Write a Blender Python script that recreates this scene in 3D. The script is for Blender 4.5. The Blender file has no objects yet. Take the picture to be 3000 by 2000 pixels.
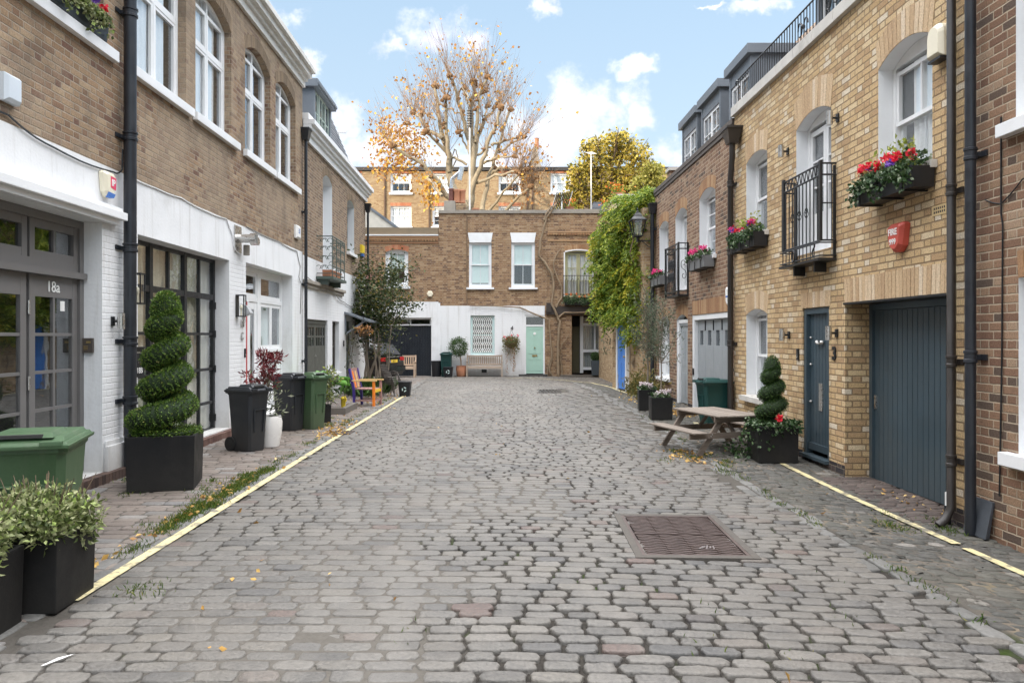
import bpy, bmesh, math, random
import numpy as np
from mathutils import Vector, Matrix

RND = random.Random(11)
NPR = np.random.default_rng(5)
sc = bpy.context.scene
COL = sc.collection
EYE = 1.68
XL, XR, YB, YF = -4.57, 4.2, 31.5, 50.0      # the wall planes of the mews


def sm(t):
    t = min(1.0, max(0.0, t))
    return t * t * (3 - 2 * t)


def gz(x, y):
    """height of the ground: the right pavement climbs gently away from the camera"""
    r = sm((x - 1.6) / 1.8)
    return r * (-0.04 + 0.18 * sm((y - 7) / 9) * (1 - sm((y - 21) / 7)))


# ------------------------------------------------------------------ node helpers
class T:
    def __init__(s, mat):
        s.m = mat
        mat.use_nodes = True
        s.t = mat.node_tree
        s.t.nodes.clear()

    def n(s, typ, ins=None, out=0, **attrs):
        nd = s.t.nodes.new(typ)
        for k, v in attrs.items():
            setattr(nd, k, v)
        for k, v in (ins or {}).items():
            sock = nd.inputs[k]
            if isinstance(v, bpy.types.NodeSocket):
                s.t.links.new(v, sock)
            else:
                sock.default_value = v
        return nd.outputs[out] if out is not None else nd

    def math(s, op, a, b=0.0, c=0.0, clamp=False):
        return s.n('ShaderNodeMath', {0: a, 1: b, 2: c}, operation=op, use_clamp=clamp)

    def mix(s, fac, a, b, blend='MIX'):
        nd = s.t.nodes.new('ShaderNodeMix')
        nd.data_type = 'RGBA'
        nd.blend_type = blend
        for idx, v in ((0, fac), (6, a), (7, b)):
            if isinstance(v, bpy.types.NodeSocket):
                s.t.links.new(v, nd.inputs[idx])
            else:
                nd.inputs[idx].default_value = v if idx == 0 or len(v) == 4 else (*v, 1)
        return nd.outputs[2]

    def ramp(s, fac, stops, interp='LINEAR'):
        nd = s.t.nodes.new('ShaderNodeValToRGB')
        cr = nd.color_ramp
        cr.interpolation = interp
        while len(cr.elements) > 1:
            cr.elements.remove(cr.elements[-1])
        for i, (p, c) in enumerate(stops):
            e = cr.elements[0] if i == 0 else cr.elements.new(p)
            e.position = p
            e.color = (*c, 1) if len(c) == 3 else c
        s.t.links.new(fac, nd.inputs[0])
        return nd.outputs[0]

    def noise(s, vec, scale, detail=3, rough=.55, out=0):
        return s.n('ShaderNodeTexNoise', {'Vector': vec, 'Scale': scale, 'Detail': detail, 'Roughness': rough}, out=out)

    def maprange(s, v, a, b, c=0.0, d=1.0, smooth=True):
        return s.n('ShaderNodeMapRange', {0: v, 1: a, 2: b, 3: c, 4: d},
                   interpolation_type='SMOOTHSTEP' if smooth else 'LINEAR')

    def obj(s):
        return s.n('ShaderNodeTexCoord', out=3)

    def bump(s, h, dist=.01, strength=1.0):
        return s.n('ShaderNodeBump', {'Height': h, 'Distance': dist, 'Strength': strength})

    def out(s, sh):
        o = s.t.nodes.new('ShaderNodeOutputMaterial')
        s.t.links.new(sh, o.inputs[0])

    def bsdf(s, **k):
        ins = {}
        for a, v in k.items():
            ins[a.replace('_', ' ')] = v
        c = ins.get('Base Color')
        if isinstance(c, tuple) and len(c) == 3:
            ins['Base Color'] = (*c, 1)
        return s.n('ShaderNodeBsdfPrincipled', ins)


def newmat(name):
    m = bpy.data.materials.new(name)
    return m, T(m)


def simple(name, rgb, rough=.6, var=.18, scale=6, bump=0.0, metal=0.0, spec=.5, fine=60, dirt=0.0, dirtcol=(.10, .085, .065), streak=0.0):
    m, t = newmat(name)
    o = t.obj()
    n1 = t.noise(o, scale, 4)
    n2 = t.noise(o, fine, 3)
    f = t.math('ADD', t.math('MULTIPLY', n1, .65), t.math('MULTIPLY', n2, .35))
    lo = tuple(c * (1 - var) for c in rgb)
    hi = tuple(min(1, c * (1 + var)) for c in rgb)
    col = t.ramp(f, [(.3, lo), (.7, hi)])
    if dirt:
        d = t.maprange(t.noise(o, scale * .45, 5, .65), .52, .72, 0, dirt)
        col = t.mix(d, col, dirtcol)
    if streak:
        mp = t.n('ShaderNodeMapping', {'Vector': o, 'Scale': (7, 7, .45)})
        sk = t.maprange(t.noise(mp, 1.0, 5, .7), .50, .78, 0, streak)
        col = t.mix(sk, col, dirtcol)
        sz = t.n('ShaderNodeSeparateXYZ', {0: o}, out=None).outputs[2]
        lowd = t.maprange(t.math('ADD', sz, t.math('MULTIPLY', t.noise(o, 4, 5, .7), .6)), .25, .95, streak * 1.3, 0)
        col = t.mix(lowd, col, dirtcol)
    k = dict(Base_Color=col, Roughness=t.maprange(n1, .3, .7, max(.05, rough - .1), min(1, rough + .1)), Metallic=metal)
    if bump:
        k['Normal'] = t.bump(f, bump)
    b = t.bsdf(**k)
    b.node.inputs['Specular IOR Level'].default_value = spec
    t.out(b)
    return m


def brickmat(name, cols, mortar, weather=.35, wcol=(.06, .05, .04), painted=None, msize=.0065, bumpd=.008, patch=None, wob=.006, ptol=.5):
    """London stock brickwork in Flemish bond, worked out from the wall's own metres"""
    m, t = newmat(name)
    o = t.obj()
    sx = t.n('ShaderNodeSeparateXYZ', {0: o}, out=None)
    nz = t.noise(o, 5, 2)
    nz2 = t.noise(o, 17, 2)
    wobu = t.math('MULTIPLY', t.math('SUBTRACT', nz, .5), wob * 3)
    wobv = t.math('MULTIPLY', t.math('SUBTRACT', nz2, .5), wob * 1.6)
    u = t.math('ADD', t.math('ADD', sx.outputs[0], sx.outputs[1]), wobu)
    v = t.math('ADD', sx.outputs[2], wobv)
    rv = t.math('DIVIDE', v, .075)
    row = t.math('FLOOR', rv)
    fr = t.math('FRACT', rv)
    uu = t.math('ADD', t.math('DIVIDE', u, .3375), t.math('MULTIPLY', row, .5))
    cell = t.math('FLOOR', uu)
    f = t.math('FRACT', uu)
    hd = t.math('GREATER_THAN', f, .6667)
    ln = t.math('ADD', .6667, t.math('MULTIPLY', hd, -.3333))
    loc = t.math('SUBTRACT', f, t.math('MULTIPLY', hd, .6667))
    du = t.math('MULTIPLY', t.math('MINIMUM', loc, t.math('SUBTRACT', ln, loc)), .3375)
    dv = t.math('MULTIPLY', t.math('MINIMUM', fr, t.math('SUBTRACT', 1.0, fr)), .075)
    dist = t.math('MINIMUM', du, dv)
    rag = t.math('MULTIPLY', t.math('SUBTRACT', t.noise(o, 45, 2), .5), .006)
    face = t.maprange(t.math('ADD', dist, rag), msize - .003, msize + .0025)
    cid = t.n('ShaderNodeCombineXYZ', {0: t.math('ADD', t.math('MULTIPLY', cell, 2.0), hd), 1: row, 2: 0.0})
    rnd = t.n('ShaderNodeTexWhiteNoise', {'Vector': cid}, noise_dimensions='3D')
    fine = t.noise(o, 70, 4, .65)
    big = t.noise(o, .7, 4, .6)
    hgt = t.math('ADD', t.math('MULTIPLY', face, t.math('ADD', .75, t.math('MULTIPLY', rnd, .25))), t.math('MULTIPLY', fine, .38))
    if painted:
        stain = t.maprange(t.noise(o, 2.2, 6, .7), .55, .8, 0, .35)
        col = t.mix(stain, (*painted, 1), tuple(c * .72 for c in painted))
        mp = t.n('ShaderNodeMapping', {'Vector': o, 'Scale': (6, 6, .4)})
        col = t.mix(t.maprange(t.noise(mp, 1.0, 5, .7), .5, .75, 0, .5), col, (.42, .40, .36))
        base = t.maprange(t.math('ADD', sx.outputs[2], t.math('MULTIPLY', t.noise(o, 5, 4), .5)), .15, .75, .55, 0)
        col = t.mix(base, col, tuple(c * a for c, a in zip(painted, (.55, .52, .48))))
        crack = t.maprange(t.noise(o, 3.3, 8, .75), .66, .7, 0, .35)
        col = t.mix(crack, col, (.35, .33, .3))
    else:
        n = len(cols)
        col = t.ramp(rnd, [(i / n, c) for i, c in enumerate(cols)], 'CONSTANT')
        col = t.mix(1.0, col, t.ramp(fine, [(.25, (.55, .55, .55)), (.75, (1.35, 1.35, 1.35))]), 'MULTIPLY')
        mc = t.mix(t.noise(o, 9, 3), tuple(c * .75 for c in mortar), tuple(c * 1.2 for c in mortar))
        col = t.mix(face, mc, col)
        if patch:
            pm = t.maprange(t.math('ADD', big, t.math('MULTIPLY', t.noise(o, 4, 4), .22)), ptol + .06, ptol + .2, 0, .55)
            col = t.mix(pm, col, t.mix(1.0, (*patch, 1), t.ramp(fine, [(.25, (.65, .65, .65)), (.75, (1.25, 1.25, 1.25))]), 'MULTIPLY'))
        mp = t.n('ShaderNodeMapping', {'Vector': o, 'Scale': (3.2, 3.2, .35)})
        stk = t.maprange(t.noise(mp, 1.0, 6, .7), .52, .74, 0, .8)
        wt = t.math('MULTIPLY', t.math('MAXIMUM', t.maprange(t.noise(o, 1.3, 6, .68), .45, .75), stk), weather)
        col = t.mix(wt, col, wcol)
    b = t.bsdf(Base_Color=col, Roughness=.55 if painted else .88, Normal=t.bump(hgt, bumpd * (.55 if painted else 1)))
    b.node.inputs['Specular IOR Level'].default_value = .3
    t.out(b)
    return m


def islandmat(name, stops, rough=.7, bump=.004, fine=50, spec=.4, interp='LINEAR', speck=.3, big=None, stain=0):
    """material for meshes made of many loose pieces: every piece takes its own tint"""
    m, t = newmat(name)
    o = t.obj()
    r = t.n('ShaderNodeNewGeometry', out=None).outputs['Random Per Island']
    col = t.ramp(r, stops, interp)
    fn = t.noise(o, fine, 4, .65)
    col = t.mix(1.0, col, t.ramp(fn, [(.25, (1 - speck,) * 3), (.75, (1 + speck,) * 3)]), 'MULTIPLY')
    if big:
        bn = t.noise(o, .9, 5, .6)
        col = t.mix(t.maprange(bn, .42, .68, 0, big[0]), col, big[1])
    if stain:
        mp = t.n('ShaderNodeMapping', {'Vector': o, 'Scale': (1.5, .16, 1)})
        col = t.mix(t.maprange(t.noise(mp, 1.0, 4, .6), .50, .68, 0, stain), col, (.185, .172, .152))
        col = t.mix(t.maprange(t.noise(o, 1.7, 6, .7), .54, .70, 0, stain), col, (.065, .061, .056))
        col = t.mix(t.maprange(t.noise(o, 13, 5, .75), .60, .72, 0, stain * .8), col, (.085, .08, .072))
    k = dict(Base_Color=col, Roughness=t.maprange(fn, .3, .7, rough - .12, min(1, rough + .1)))
    if bump:
        k['Normal'] = t.bump(fn, bump)
    b = t.bsdf(**k)
    b.node.inputs['Specular IOR Level'].default_value = spec
    t.out(b)
    return m


def leafmat(name, stops, trans=.3, rough=.5):
    m, t = newmat(name)
    r = t.n('ShaderNodeNewGeometry', out=None).outputs['Random Per Island']
    col = t.ramp(r, stops)
    b = t.bsdf(Base_Color=col, Roughness=rough)
    b.node.inputs['Specular IOR Level'].default_value = .35
    tr = t.n('ShaderNodeBsdfTranslucent', {0: col})
    t.out(t.n('ShaderNodeMixShader', {0: trans, 1: b, 2: tr}))
    return m


def glassmat(name, tint=(.99, 1, 1), wav=.0012, base=.03):
    m, t = newmat(name)
    o = t.obj()
    bmp = t.bump(t.noise(o, 2.4, 2), wav)
    bf = t.n('ShaderNodeNewGeometry', out=None).outputs['Backfacing']
    fr = t.n('ShaderNodeFresnel', {'IOR': t.math('SUBTRACT', 1.5, t.math('MULTIPLY', bf, 1.5 - 1 / 1.5)), 'Normal': bmp})
    fac = t.math('ADD', t.math('MULTIPLY', fr, 1.25), base, clamp=True)
    gl = t.n('ShaderNodeBsdfGlossy', {'Color': (.95, .97, 1, 1), 'Roughness': .015, 'Normal': bmp})
    tp = t.n('ShaderNodeBsdfTransparent', {'Color': (*tint, 1)})
    t.out(t.n('ShaderNodeMixShader', {0: fac, 1: tp, 2: gl}))
    return m


def wood(name, c0, c1, rough=.75, axis=1):
    m, t = newmat(name)
    o = t.obj()
    sc3 = [28, 28, 28]
    sc3[axis] = 2.2
    mp = t.n('ShaderNodeMapping', {'Vector': o, 'Scale': sc3})
    n = t.noise(mp, 1.0, 5, .65)
    isl = t.n('ShaderNodeNewGeometry', out=None).outputs['Random Per Island']
    f = t.math('ADD', t.math('MULTIPLY', n, .75), t.math('MULTIPLY', isl, .25))
    col = t.ramp(f, [(.28, c0), (.72, c1)])
    b = t.bsdf(Base_Color=col, Roughness=rough, Normal=t.bump(n, .003))
    b.node.inputs['Specular IOR Level'].default_value = .3
    t.out(b)
    return m


# ------------------------------------------------------------------ mesh helpers
class FR:
    """wall frame: a runs along the wall, d out of it towards the mews, z up"""
    def __init__(s, k, plane):
        s.k, s.p = k, plane

    def w(s, a, d, z):
        if s.k == 'L':
            return (s.p + d, a, z)
        if s.k == 'R':
            return (s.p - d, a, z)
        return (a, s.p - d, z)


L, R, B, FAR = FR('L', XL), FR('R', XR), FR('B', YB), FR('B', YF)


def wm(o):
    m = o.matrix_basis.copy()
    if o.parent:
        m = wm(o.parent) @ o.matrix_parent_inverse @ m
    return m


class MB:
    def __init__(s, fr=None):
        s.v, s.f, s.mi, s.fr, s.m = [], [], [], fr, 0

    def add(s, vs, fs, mi=None):
        o = len(s.v)
        if s.fr:
            vs = [s.fr.w(*p) for p in vs]
        s.v.extend(tuple(p) for p in vs)
        for f in fs:
            s.f.append(tuple(i + o for i in f))
            s.mi.append(s.m if mi is None else mi)
        return s

    def box(s, a0, a1, d0, d1, z0, z1, mi=None):
        vs = [(a0, d0, z0), (a1, d0, z0), (a1, d1, z0), (a0, d1, z0), (a0, d0, z1), (a1, d0, z1), (a1, d1, z1), (a0, d1, z1)]
        return s.add(vs, [(0, 3, 2, 1), (4, 5, 6, 7), (0, 1, 5, 4), (1, 2, 6, 5), (2, 3, 7, 6), (3, 0, 4, 7)], mi)

    def obox(s, c, half, mat=None, mi=None):
        mat = mat or Matrix.Identity(3)
        vs = []
        for x, y, z in ((-1, -1, -1), (1, -1, -1), (1, 1, -1), (-1, 1, -1), (-1, -1, 1), (1, -1, 1), (1, 1, 1), (-1, 1, 1)):
            p = mat @ Vector((x * half[0], y * half[1], z * half[2])) + Vector(c)
            vs.append(tuple(p))
        return s.add(vs, [(0, 3, 2, 1), (4, 5, 6, 7), (0, 1, 5, 4), (1, 2, 6, 5), (2, 3, 7, 6), (3, 0, 4, 7)], mi)

    def bar(s, p, q, w, h, mi=None, up=(0, 0, 1)):
        """square bar from p to q"""
        p, q = Vector(p), Vector(q)
        z = (q - p)
        ln = z.length
        z.normalize()
        x = Vector(up).cross(z)
        if x.length < 1e-4:
            x = Vector((1, 0, 0)).cross(z)
        x.normalize()
        y = z.cross(x)
        m = Matrix((x, y, z)).transposed()
        return s.obox((p + q) / 2, (w / 2, h / 2, ln / 2), m, mi)

    def taper(s, c0, h0, c1, h1, mi=None):
        """frustum: rectangle half sizes h0 at c0 up to h1 at c1"""
        vs = []
        for c, h in ((c0, h0), (c1, h1)):
            for x, y in ((-1, -1), (1, -1), (1, 1), (-1, 1)):
                vs.append((c[0] + x * h[0], c[1] + y * h[1], c[2]))
        return s.add(vs, [(3, 2, 1, 0), (4, 5, 6, 7), (0, 1, 5, 4), (1, 2, 6, 5), (2, 3, 7, 6), (3, 0, 4, 7)], mi)

    def quad(s, *p, mi=None):
        return s.add(p, [tuple(range(len(p)))], mi)

    def prism(s, poly, d0, d1, mi=None):
        """polygon of (a, z) between depths d0 and d1"""
        n = len(poly)
        vs = [(a, d0, z) for a, z in poly] + [(a, d1, z) for a, z in poly]
        fs = [tuple(range(n))[::-1], tuple(range(n, 2 * n))] + [(i, (i + 1) % n, n + (i + 1) % n, n + i) for i in range(n)]
        return s.add(vs, fs, mi)

    def hprism(s, poly, z0, z1, mi=None):
        n = len(poly)
        vs = [(a, b, z0) for a, b in poly] + [(a, b, z1) for a, b in poly]
        fs = [tuple(range(n))[::-1], tuple(range(n, 2 * n))] + [(i, (i + 1) % n, n + (i + 1) % n, n + i) for i in range(n)]
        return s.add(vs, fs, mi)

    def tube(s, pts, r, n=8, mi=None, caps=True):
        pts = [Vector(p) for p in pts]
        k = len(pts)
        rs = r if isinstance(r, (list, tuple)) else [r] * k
        vs, fs = [], []
        ref = None
        for i, p in enumerate(pts):
            t = (pts[min(i + 1, k - 1)] - pts[max(i - 1, 0)])
            if t.length < 1e-9:
                t = Vector((0, 0, 1))
            t.normalize()
            if ref is None:
                ref = t.cross(Vector((0, 0, 1)))
                if ref.length < .05:
                    ref = t.cross(Vector((0, 1, 0)))
            x = (ref - t * ref.dot(t))
            if x.length < 1e-6:
                x = t.orthogonal()
            x.normalize()
            ref = x
            y = t.cross(x)
            for j in range(n):
                a = 2 * math.pi * j / n
                vs.append(tuple(p + (x * math.cos(a) + y * math.sin(a)) * rs[i]))
        for i in range(k - 1):
            for j in range(n):
                fs.append((i * n + j, i * n + (j + 1) % n, (i + 1) * n + (j + 1) % n, (i + 1) * n + j))
        if caps:
            fs.append(tuple(range(n))[::-1])
            fs.append(tuple((k - 1) * n + j for j in range(n)))
        return s.add(vs, fs, mi)

    def lathe(s, c, prof, n=20, mi=None, sq=None, caps=True):
        """profile of (radius, z) turned about a vertical axis through c"""
        vs, fs = [], []
        for r, z in prof:
            for j in range(n):
                a = 2 * math.pi * j / n
                x, y = math.cos(a), math.sin(a)
                if sq:
                    k = (abs(x) ** sq + abs(y) ** sq) ** (-1 / sq)
                    x, y = x * k, y * k
                vs.append((c[0] + x * r, c[1] + y * r, c[2] + z))
        for i in range(len(prof) - 1):
            for j in range(n):
                fs.append((i * n + j, i * n + (j + 1) % n, (i + 1) * n + (j + 1) % n, (i + 1) * n + j))
        if caps:
            fs.append(tuple(range(n))[::-1])
            fs.append(tuple((len(prof) - 1) * n + j for j in range(n)))
        return s.add(vs, fs, mi)

    def ball(s, c, r, nu=10, nv=7, mi=None, sc3=(1, 1, 1), jit=0):
        vs, fs = [], []
        for i in range(1, nv):
            ph = math.pi * i / nv
            for j in range(nu):
                th = 2 * math.pi * j / nu
                k = r * (1 + RND.uniform(-jit, jit))
                vs.append((c[0] + k * sc3[0] * math.sin(ph) * math.cos(th), c[1] + k * sc3[1] * math.sin(ph) * math.sin(th), c[2] + k * sc3[2] * math.cos(ph)))
        top, bot = len(vs), len(vs) + 1
        vs += [(c[0], c[1], c[2] + r * sc3[2]), (c[0], c[1], c[2] - r * sc3[2])]
        for i in range(nv - 2):
            for j in range(nu):
                fs.append((i * nu + j, i * nu + (j + 1) % nu, (i + 1) * nu + (j + 1) % nu, (i + 1) * nu + j))
        for j in range(nu):
            fs.append((top, (j + 1) % nu, j))
            fs.append((bot, (nv - 2) * nu + j, (nv - 2) * nu + (j + 1) % nu))
        return s.add(vs, fs, mi)

    def build(s, name, mats, parent=None, world=True, smooth=None, bevel=0, fix=True, label=None):
        me = bpy.data.meshes.new(name)
        me.from_pydata(s.v, [], s.f)
        mats = mats if isinstance(mats, (list, tuple)) else [mats]
        for m in mats:
            me.materials.append(m)
        me.polygons.foreach_set('material_index', s.mi)
        if fix:
            bm = bmesh.new()
            bm.from_mesh(me)
            bmesh.ops.recalc_face_normals(bm, faces=bm.faces)
            if bevel:
                bmesh.ops.bevel(bm, geom=[e for e in bm.edges if len(e.link_faces) == 2 and e.calc_face_angle(0) > .6],
                                offset=bevel, segments=2, affect='EDGES', profile=.7, clamp_overlap=True)
            bm.to_mesh(me)
            bm.free()
        if smooth is not None:
            me.polygons.foreach_set('use_smooth', [True] * len(me.polygons))
            if smooth < 180:
                me.set_sharp_from_angle(angle=math.radians(smooth))
        me.update()
        return link(name, me, parent, world, label)


def link(name, me, parent=None, world=True, label=None):
    ob = bpy.data.objects.new(name, me)
    COL.objects.link(ob)
    if parent:
        ob.parent = parent
        if world:
            ob.matrix_parent_inverse = wm(parent).inverted()
    if label:
        ob['label'] = label
    return ob


def thing(name, label, cat, loc=(0, 0, 0), rz=0, group=None):
    o = bpy.data.objects.new(name, None)
    COL.objects.link(o)
    o.empty_display_size = .2
    o.location = loc
    o.rotation_euler = (0, 0, rz)
    return tag(o, label, cat, group)


def tag(o, label, cat, group=None, kind=None):
    if label:
        o['label'] = label
    if cat:
        o['category'] = cat
    if group:
        o['group'] = group
    if kind:
        o['kind'] = kind
    return o


def struct(o):
    o['kind'] = 'structure'
    return o


def dup(root, loc, rz, label, group=None):
    r = root.copy()
    COL.objects.link(r)
    r.location = loc
    r.rotation_euler = (0, 0, rz)
    r['label'] = label
    if group:
        r['group'] = group
    for ch in list(root.children):
        c = ch.copy()
        COL.objects.link(c)
        c.parent = r
        for g in list(ch.children):
            d = g.copy()
            COL.objects.link(d)
            d.parent = c
    return r


def npmesh(name, V, loops, tot, mat, parent=None, world=True, smooth=False, label=None):
    me = bpy.data.meshes.new(name)
    V = np.asarray(V, np.float32)
    loops = np.asarray(loops, np.int32)
    tot = np.asarray(tot, np.int32)
    me.vertices.add(len(V))
    me.vertices.foreach_set('co', V.ravel())
    me.loops.add(len(loops))
    me.loops.foreach_set('vertex_index', loops)
    me.polygons.add(len(tot))
    st = np.zeros(len(tot), np.int32)
    st[1:] = np.cumsum(tot)[:-1]
    me.polygons.foreach_set('loop_start', st)
    me.polygons.foreach_set('loop_total', tot)
    if smooth:
        me.polygons.foreach_set('use_smooth', np.ones(len(tot), bool))
    me.materials.append(mat)
    me.update(calc_edges=True)
    me.validate()
    return link(name, me, parent, world, label)


def leaves(name, pts, dirs, size, mat, parent=None, world=True, aspect=.42, rnd=.6, label=None, bend=.12):
    """one small folded blade per point, growing along dirs with some scatter"""
    P = np.asarray(pts, float)
    n = len(P)
    D = np.asarray(dirs, float) * np.ones((n, 3))
    D = D / (np.linalg.norm(D, axis=1, keepdims=True) + 1e-9) + NPR.normal(0, rnd, (n, 3))
    D /= np.linalg.norm(D, axis=1, keepdims=True) + 1e-9
    q = NPR.normal(0, 1, (n, 3))
    S = np.cross(D, q)
    S /= np.linalg.norm(S, axis=1, keepdims=True) + 1e-9
    Nn = np.cross(S, D)
    ln = NPR.uniform(size[0], size[1], (n, 1))
    w = ln * aspect * .5
    b = ln * bend
    v = np.stack([P, P + D * ln * .5 + S * w + Nn * b, P + D * ln, P + D * ln * .5 - S * w + Nn * b, P + D * ln * .5], 1)
    V = v.reshape(-1, 3)
    base = np.arange(n)[:, None] * 5
    lo = (base + np.array([0, 1, 2, 4, 0, 4, 2, 3])).ravel()
    return npmesh(name, V, lo, np.full(2 * n, 4), mat, parent, world, label=label)


def text(name, s, size, fr_loc, rot, depth, mat, parent=None, label=None, align='CENTER', bold=0.0):
    cu = bpy.data.curves.new('letters', 'FONT')
    cu.body = s
    cu.size = size
    cu.extrude = depth
    cu.offset = bold
    cu.align_x = align
    cu.align_y = 'CENTER'
    cu.resolution_u = 4
    tmp = bpy.data.objects.new('letters', cu)
    COL.objects.link(tmp)
    dg = bpy.context.evaluated_depsgraph_get()
    me = bpy.data.meshes.new_from_object(tmp.evaluated_get(dg))
    bpy.data.objects.remove(tmp)
    bpy.data.curves.remove(cu)
    me.materials.clear()
    me.materials.append(mat)
    me.transform(Matrix.Translation(fr_loc) @ rot.to_4x4())
    return link(name, me, parent, True, label)


ROT_R = Matrix(((0, 0, -1), (-1, 0, 0), (0, 1, 0)))   # letters read on the right wall (facing -X)
ROT_L = Matrix(((0, 0, 1), (1, 0, 0), (0, 1, 0)))     # on the left wall (facing +X)
ROT_B = Matrix(((1, 0, 0), (0, 0, -1), (0, 1, 0)))    # facing the camera (-Y)

# ------------------------------------------------------------------ materials
WHITE = simple('white_paint', (.80, .81, .82), .45, .04, 3, .002, dirt=.18, dirtcol=(.5, .48, .44))
RENDER = simple('white_render', (.79, .80, .81), .65, .06, 2.2, .008, fine=28, dirt=.3, dirtcol=(.40, .38, .34), streak=.46)
WBRICK = brickmat('white_painted_brick', None, None, painted=(.79, .80, .81))
BR_L = brickmat('brown_stock_brick', [(.27, .175, .105), (.33, .22, .135), (.22, .135, .085), (.36, .25, .155), (.29, .19, .12), (.18, .10, .07), (.31, .215, .14), (.40, .29, .185), (.25, .15, .095), (.34, .23, .14)],
                (.36, .295, .225), .6, (.125, .10, .078), patch=(.37, .295, .215), ptol=.46, msize=.0075, bumpd=.011)
BR_L2 = brickmat('grey_brown_brick', [(.25, .165, .10), (.30, .20, .125), (.21, .135, .085), (.27, .19, .12), (.18, .115, .075), (.32, .22, .14)],
                 (.42, .37, .31), .35, (.12, .10, .08))
BR_Y = brickmat('yellow_stock_brick', [(.59, .425, .235), (.63, .47, .27), (.53, .365, .195), (.65, .50, .305), (.60, .435, .245), (.67, .535, .35), (.56, .39, .21), (.45, .30, .165), (.62, .45, .255), (.55, .385, .205), (.68, .585, .45), (.49, .33, .18)],
                (.31, .22, .13), .4, (.25, .165, .095), msize=.008, bumpd=.013)
BR_R = brickmat('red_brown_brick', [(.27, .165, .105), (.225, .13, .085), (.30, .195, .125), (.185, .105, .07), (.245, .148, .095), (.11, .078, .06), (.33, .23, .155), (.205, .12, .078)],
                (.42, .34, .25), .35, (.14, .08, .05))
BR_B = brickmat('rear_brick', [(.32, .20, .11), (.28, .165, .09), (.37, .24, .135), (.22, .125, .07), (.17, .10, .065), (.34, .22, .125), (.30, .18, .10), (.41, .28, .165)],
                (.35, .27, .19), .35, (.12, .075, .045), msize=.008)
BR_F = brickmat('far_yellow_brick', [(.36, .255, .14), (.31, .205, .11), (.39, .285, .165), (.27, .17, .09), (.34, .24, .13)], (.35, .28, .19), .4, (.17, .115, .07))
PLINTH = brickmat('blue_engineering_brick', [(.045, .04, .042), (.06, .05, .05), (.035, .03, .034), (.08, .06, .055)], (.16, .13, .10), .3, (.03, .025, .02))
VOUS_Y = islandmat('yellow_arch_brick', [(0, (.43, .29, .17)), (.4, (.51, .365, .22)), (.75, (.57, .42, .265)), (.95, (.61, .475, .325)), (1, (.66, .56, .44))], .85, .006)
VOUS_R = islandmat('brown_arch_brick', [(0, (.27, .14, .075)), (.5, (.36, .21, .11)), (1, (.42, .27, .15))], .85, .006)
VOUS_D = islandmat('sooty_arch_brick', [(0, (.17, .125, .085)), (.5, (.22, .16, .105)), (1, (.27, .195, .125))], .88, .006)
VOUS_RED = islandmat('red_rubbed_brick', [(0, (.36, .12, .06)), (.5, (.42, .17, .09)), (1, (.46, .22, .12))], .85, .004)
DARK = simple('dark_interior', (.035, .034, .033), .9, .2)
GLASS = glassmat('window_glass')
GLASS_W = glassmat('old_wavy_glass', wav=.004, base=.07)
CURTAIN = simple('sheer_curtain', (.87, .88, .88), .9, .05, 10)
BLIND = simple('pale_green_blind', (.70, .84, .81), .85, .04, 10)
CREAMCURT = simple('cream_curtain', (.70, .68, .56), .9, .12, 6)
STONE = simple('pale_stone', (.56, .54, .50), .75, .12, 5, .004, dirt=.4, dirtcol=(.25, .23, .19))
LEAD = simple('lead_sheet', (.17, .19, .215), .5, .15, 3, .003, metal=.25)
SLATE = islandmat('roof_slate', [(0, (.10, .11, .125)), (.6, (.15, .16, .18)), (1, (.20, .21, .23))], .6, .004)
TILE = islandmat('clay_roof_tile', [(0, (.22, .14, .09)), (.5, (.28, .185, .12)), (1, (.33, .23, .15))], .8, .006)
IRON = simple('black_iron', (.013, .014, .016), .42, .25, 9, .002)
PIPE_BL = simple('black_pipe_paint', (.018, .021, .027), .38, .2, 5, .001)
PIPE_BR = simple('brown_black_pipe', (.035, .030, .027), .42, .2, 5, .001)
GREYDOOR = simple('mid_grey_paint', (.155, .148, .145), .42, .05, 4)
PALEGREY = simple('pale_grey_paint', (.30, .325, .345), .45, .05, 4)
TEALDOOR = simple('slate_blue_paint', (.042, .068, .086), .42, .12, 3, dirt=.2, dirtcol=(.09, .095, .09), streak=.16)
NAVY = simple('blue_black_paint', (.013, .017, .024), .4, .15, 4)
MINT = simple('mint_paint', (.40, .60, .51), .45, .04, 5)
MINTPALE = simple('pale_mint_paint', (.62, .78, .76), .45, .05, 5)
OLIVE = simple('olive_paint', (.42, .41, .24), .5, .06, 5)
DKGREEN = simple('dark_green_paint', (.025, .045, .035), .45, .15, 5)
GARGREY = simple('old_grey_green_paint', (.085, .088, .075), .6, .12, 5, .002)
BLUE = simple('bright_blue_paint', (.07, .24, .68), .45, .06, 5)
RED = simple('red_door_paint', (.46, .055, .06), .4, .05, 5)
STEEL = simple('brushed_steel', (.55, .54, .52), .3, .1, 20, metal=.9)
BRASS = simple('old_brass', (.45, .33, .14), .35, .15, 20, metal=.9)
WHITEPL = simple('white_plastic', (.82, .82, .80), .4, .03, 5)
CREAMPL = simple('cream_plastic', (.80, .74, .58), .45, .04, 5)
BLACKPL = simple('black_plastic', (.014, .015, .018), .45, .2, 4, .001)
BINBLACK = simple('charcoal_bin_plastic', (.017, .020, .025), .5, .25, 3, .002, dirt=.3, dirtcol=(.07, .068, .064), streak=.25)
BINGREEN = simple('green_bin_plastic', (.058, .11, .052), .52, .18, 2.5, .002, dirt=.45, dirtcol=(.13, .145, .10), streak=.3)
BINTEAL = simple('dark_teal_bin_plastic', (.012, .060, .055), .45, .14, 2.5, .001)
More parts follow.
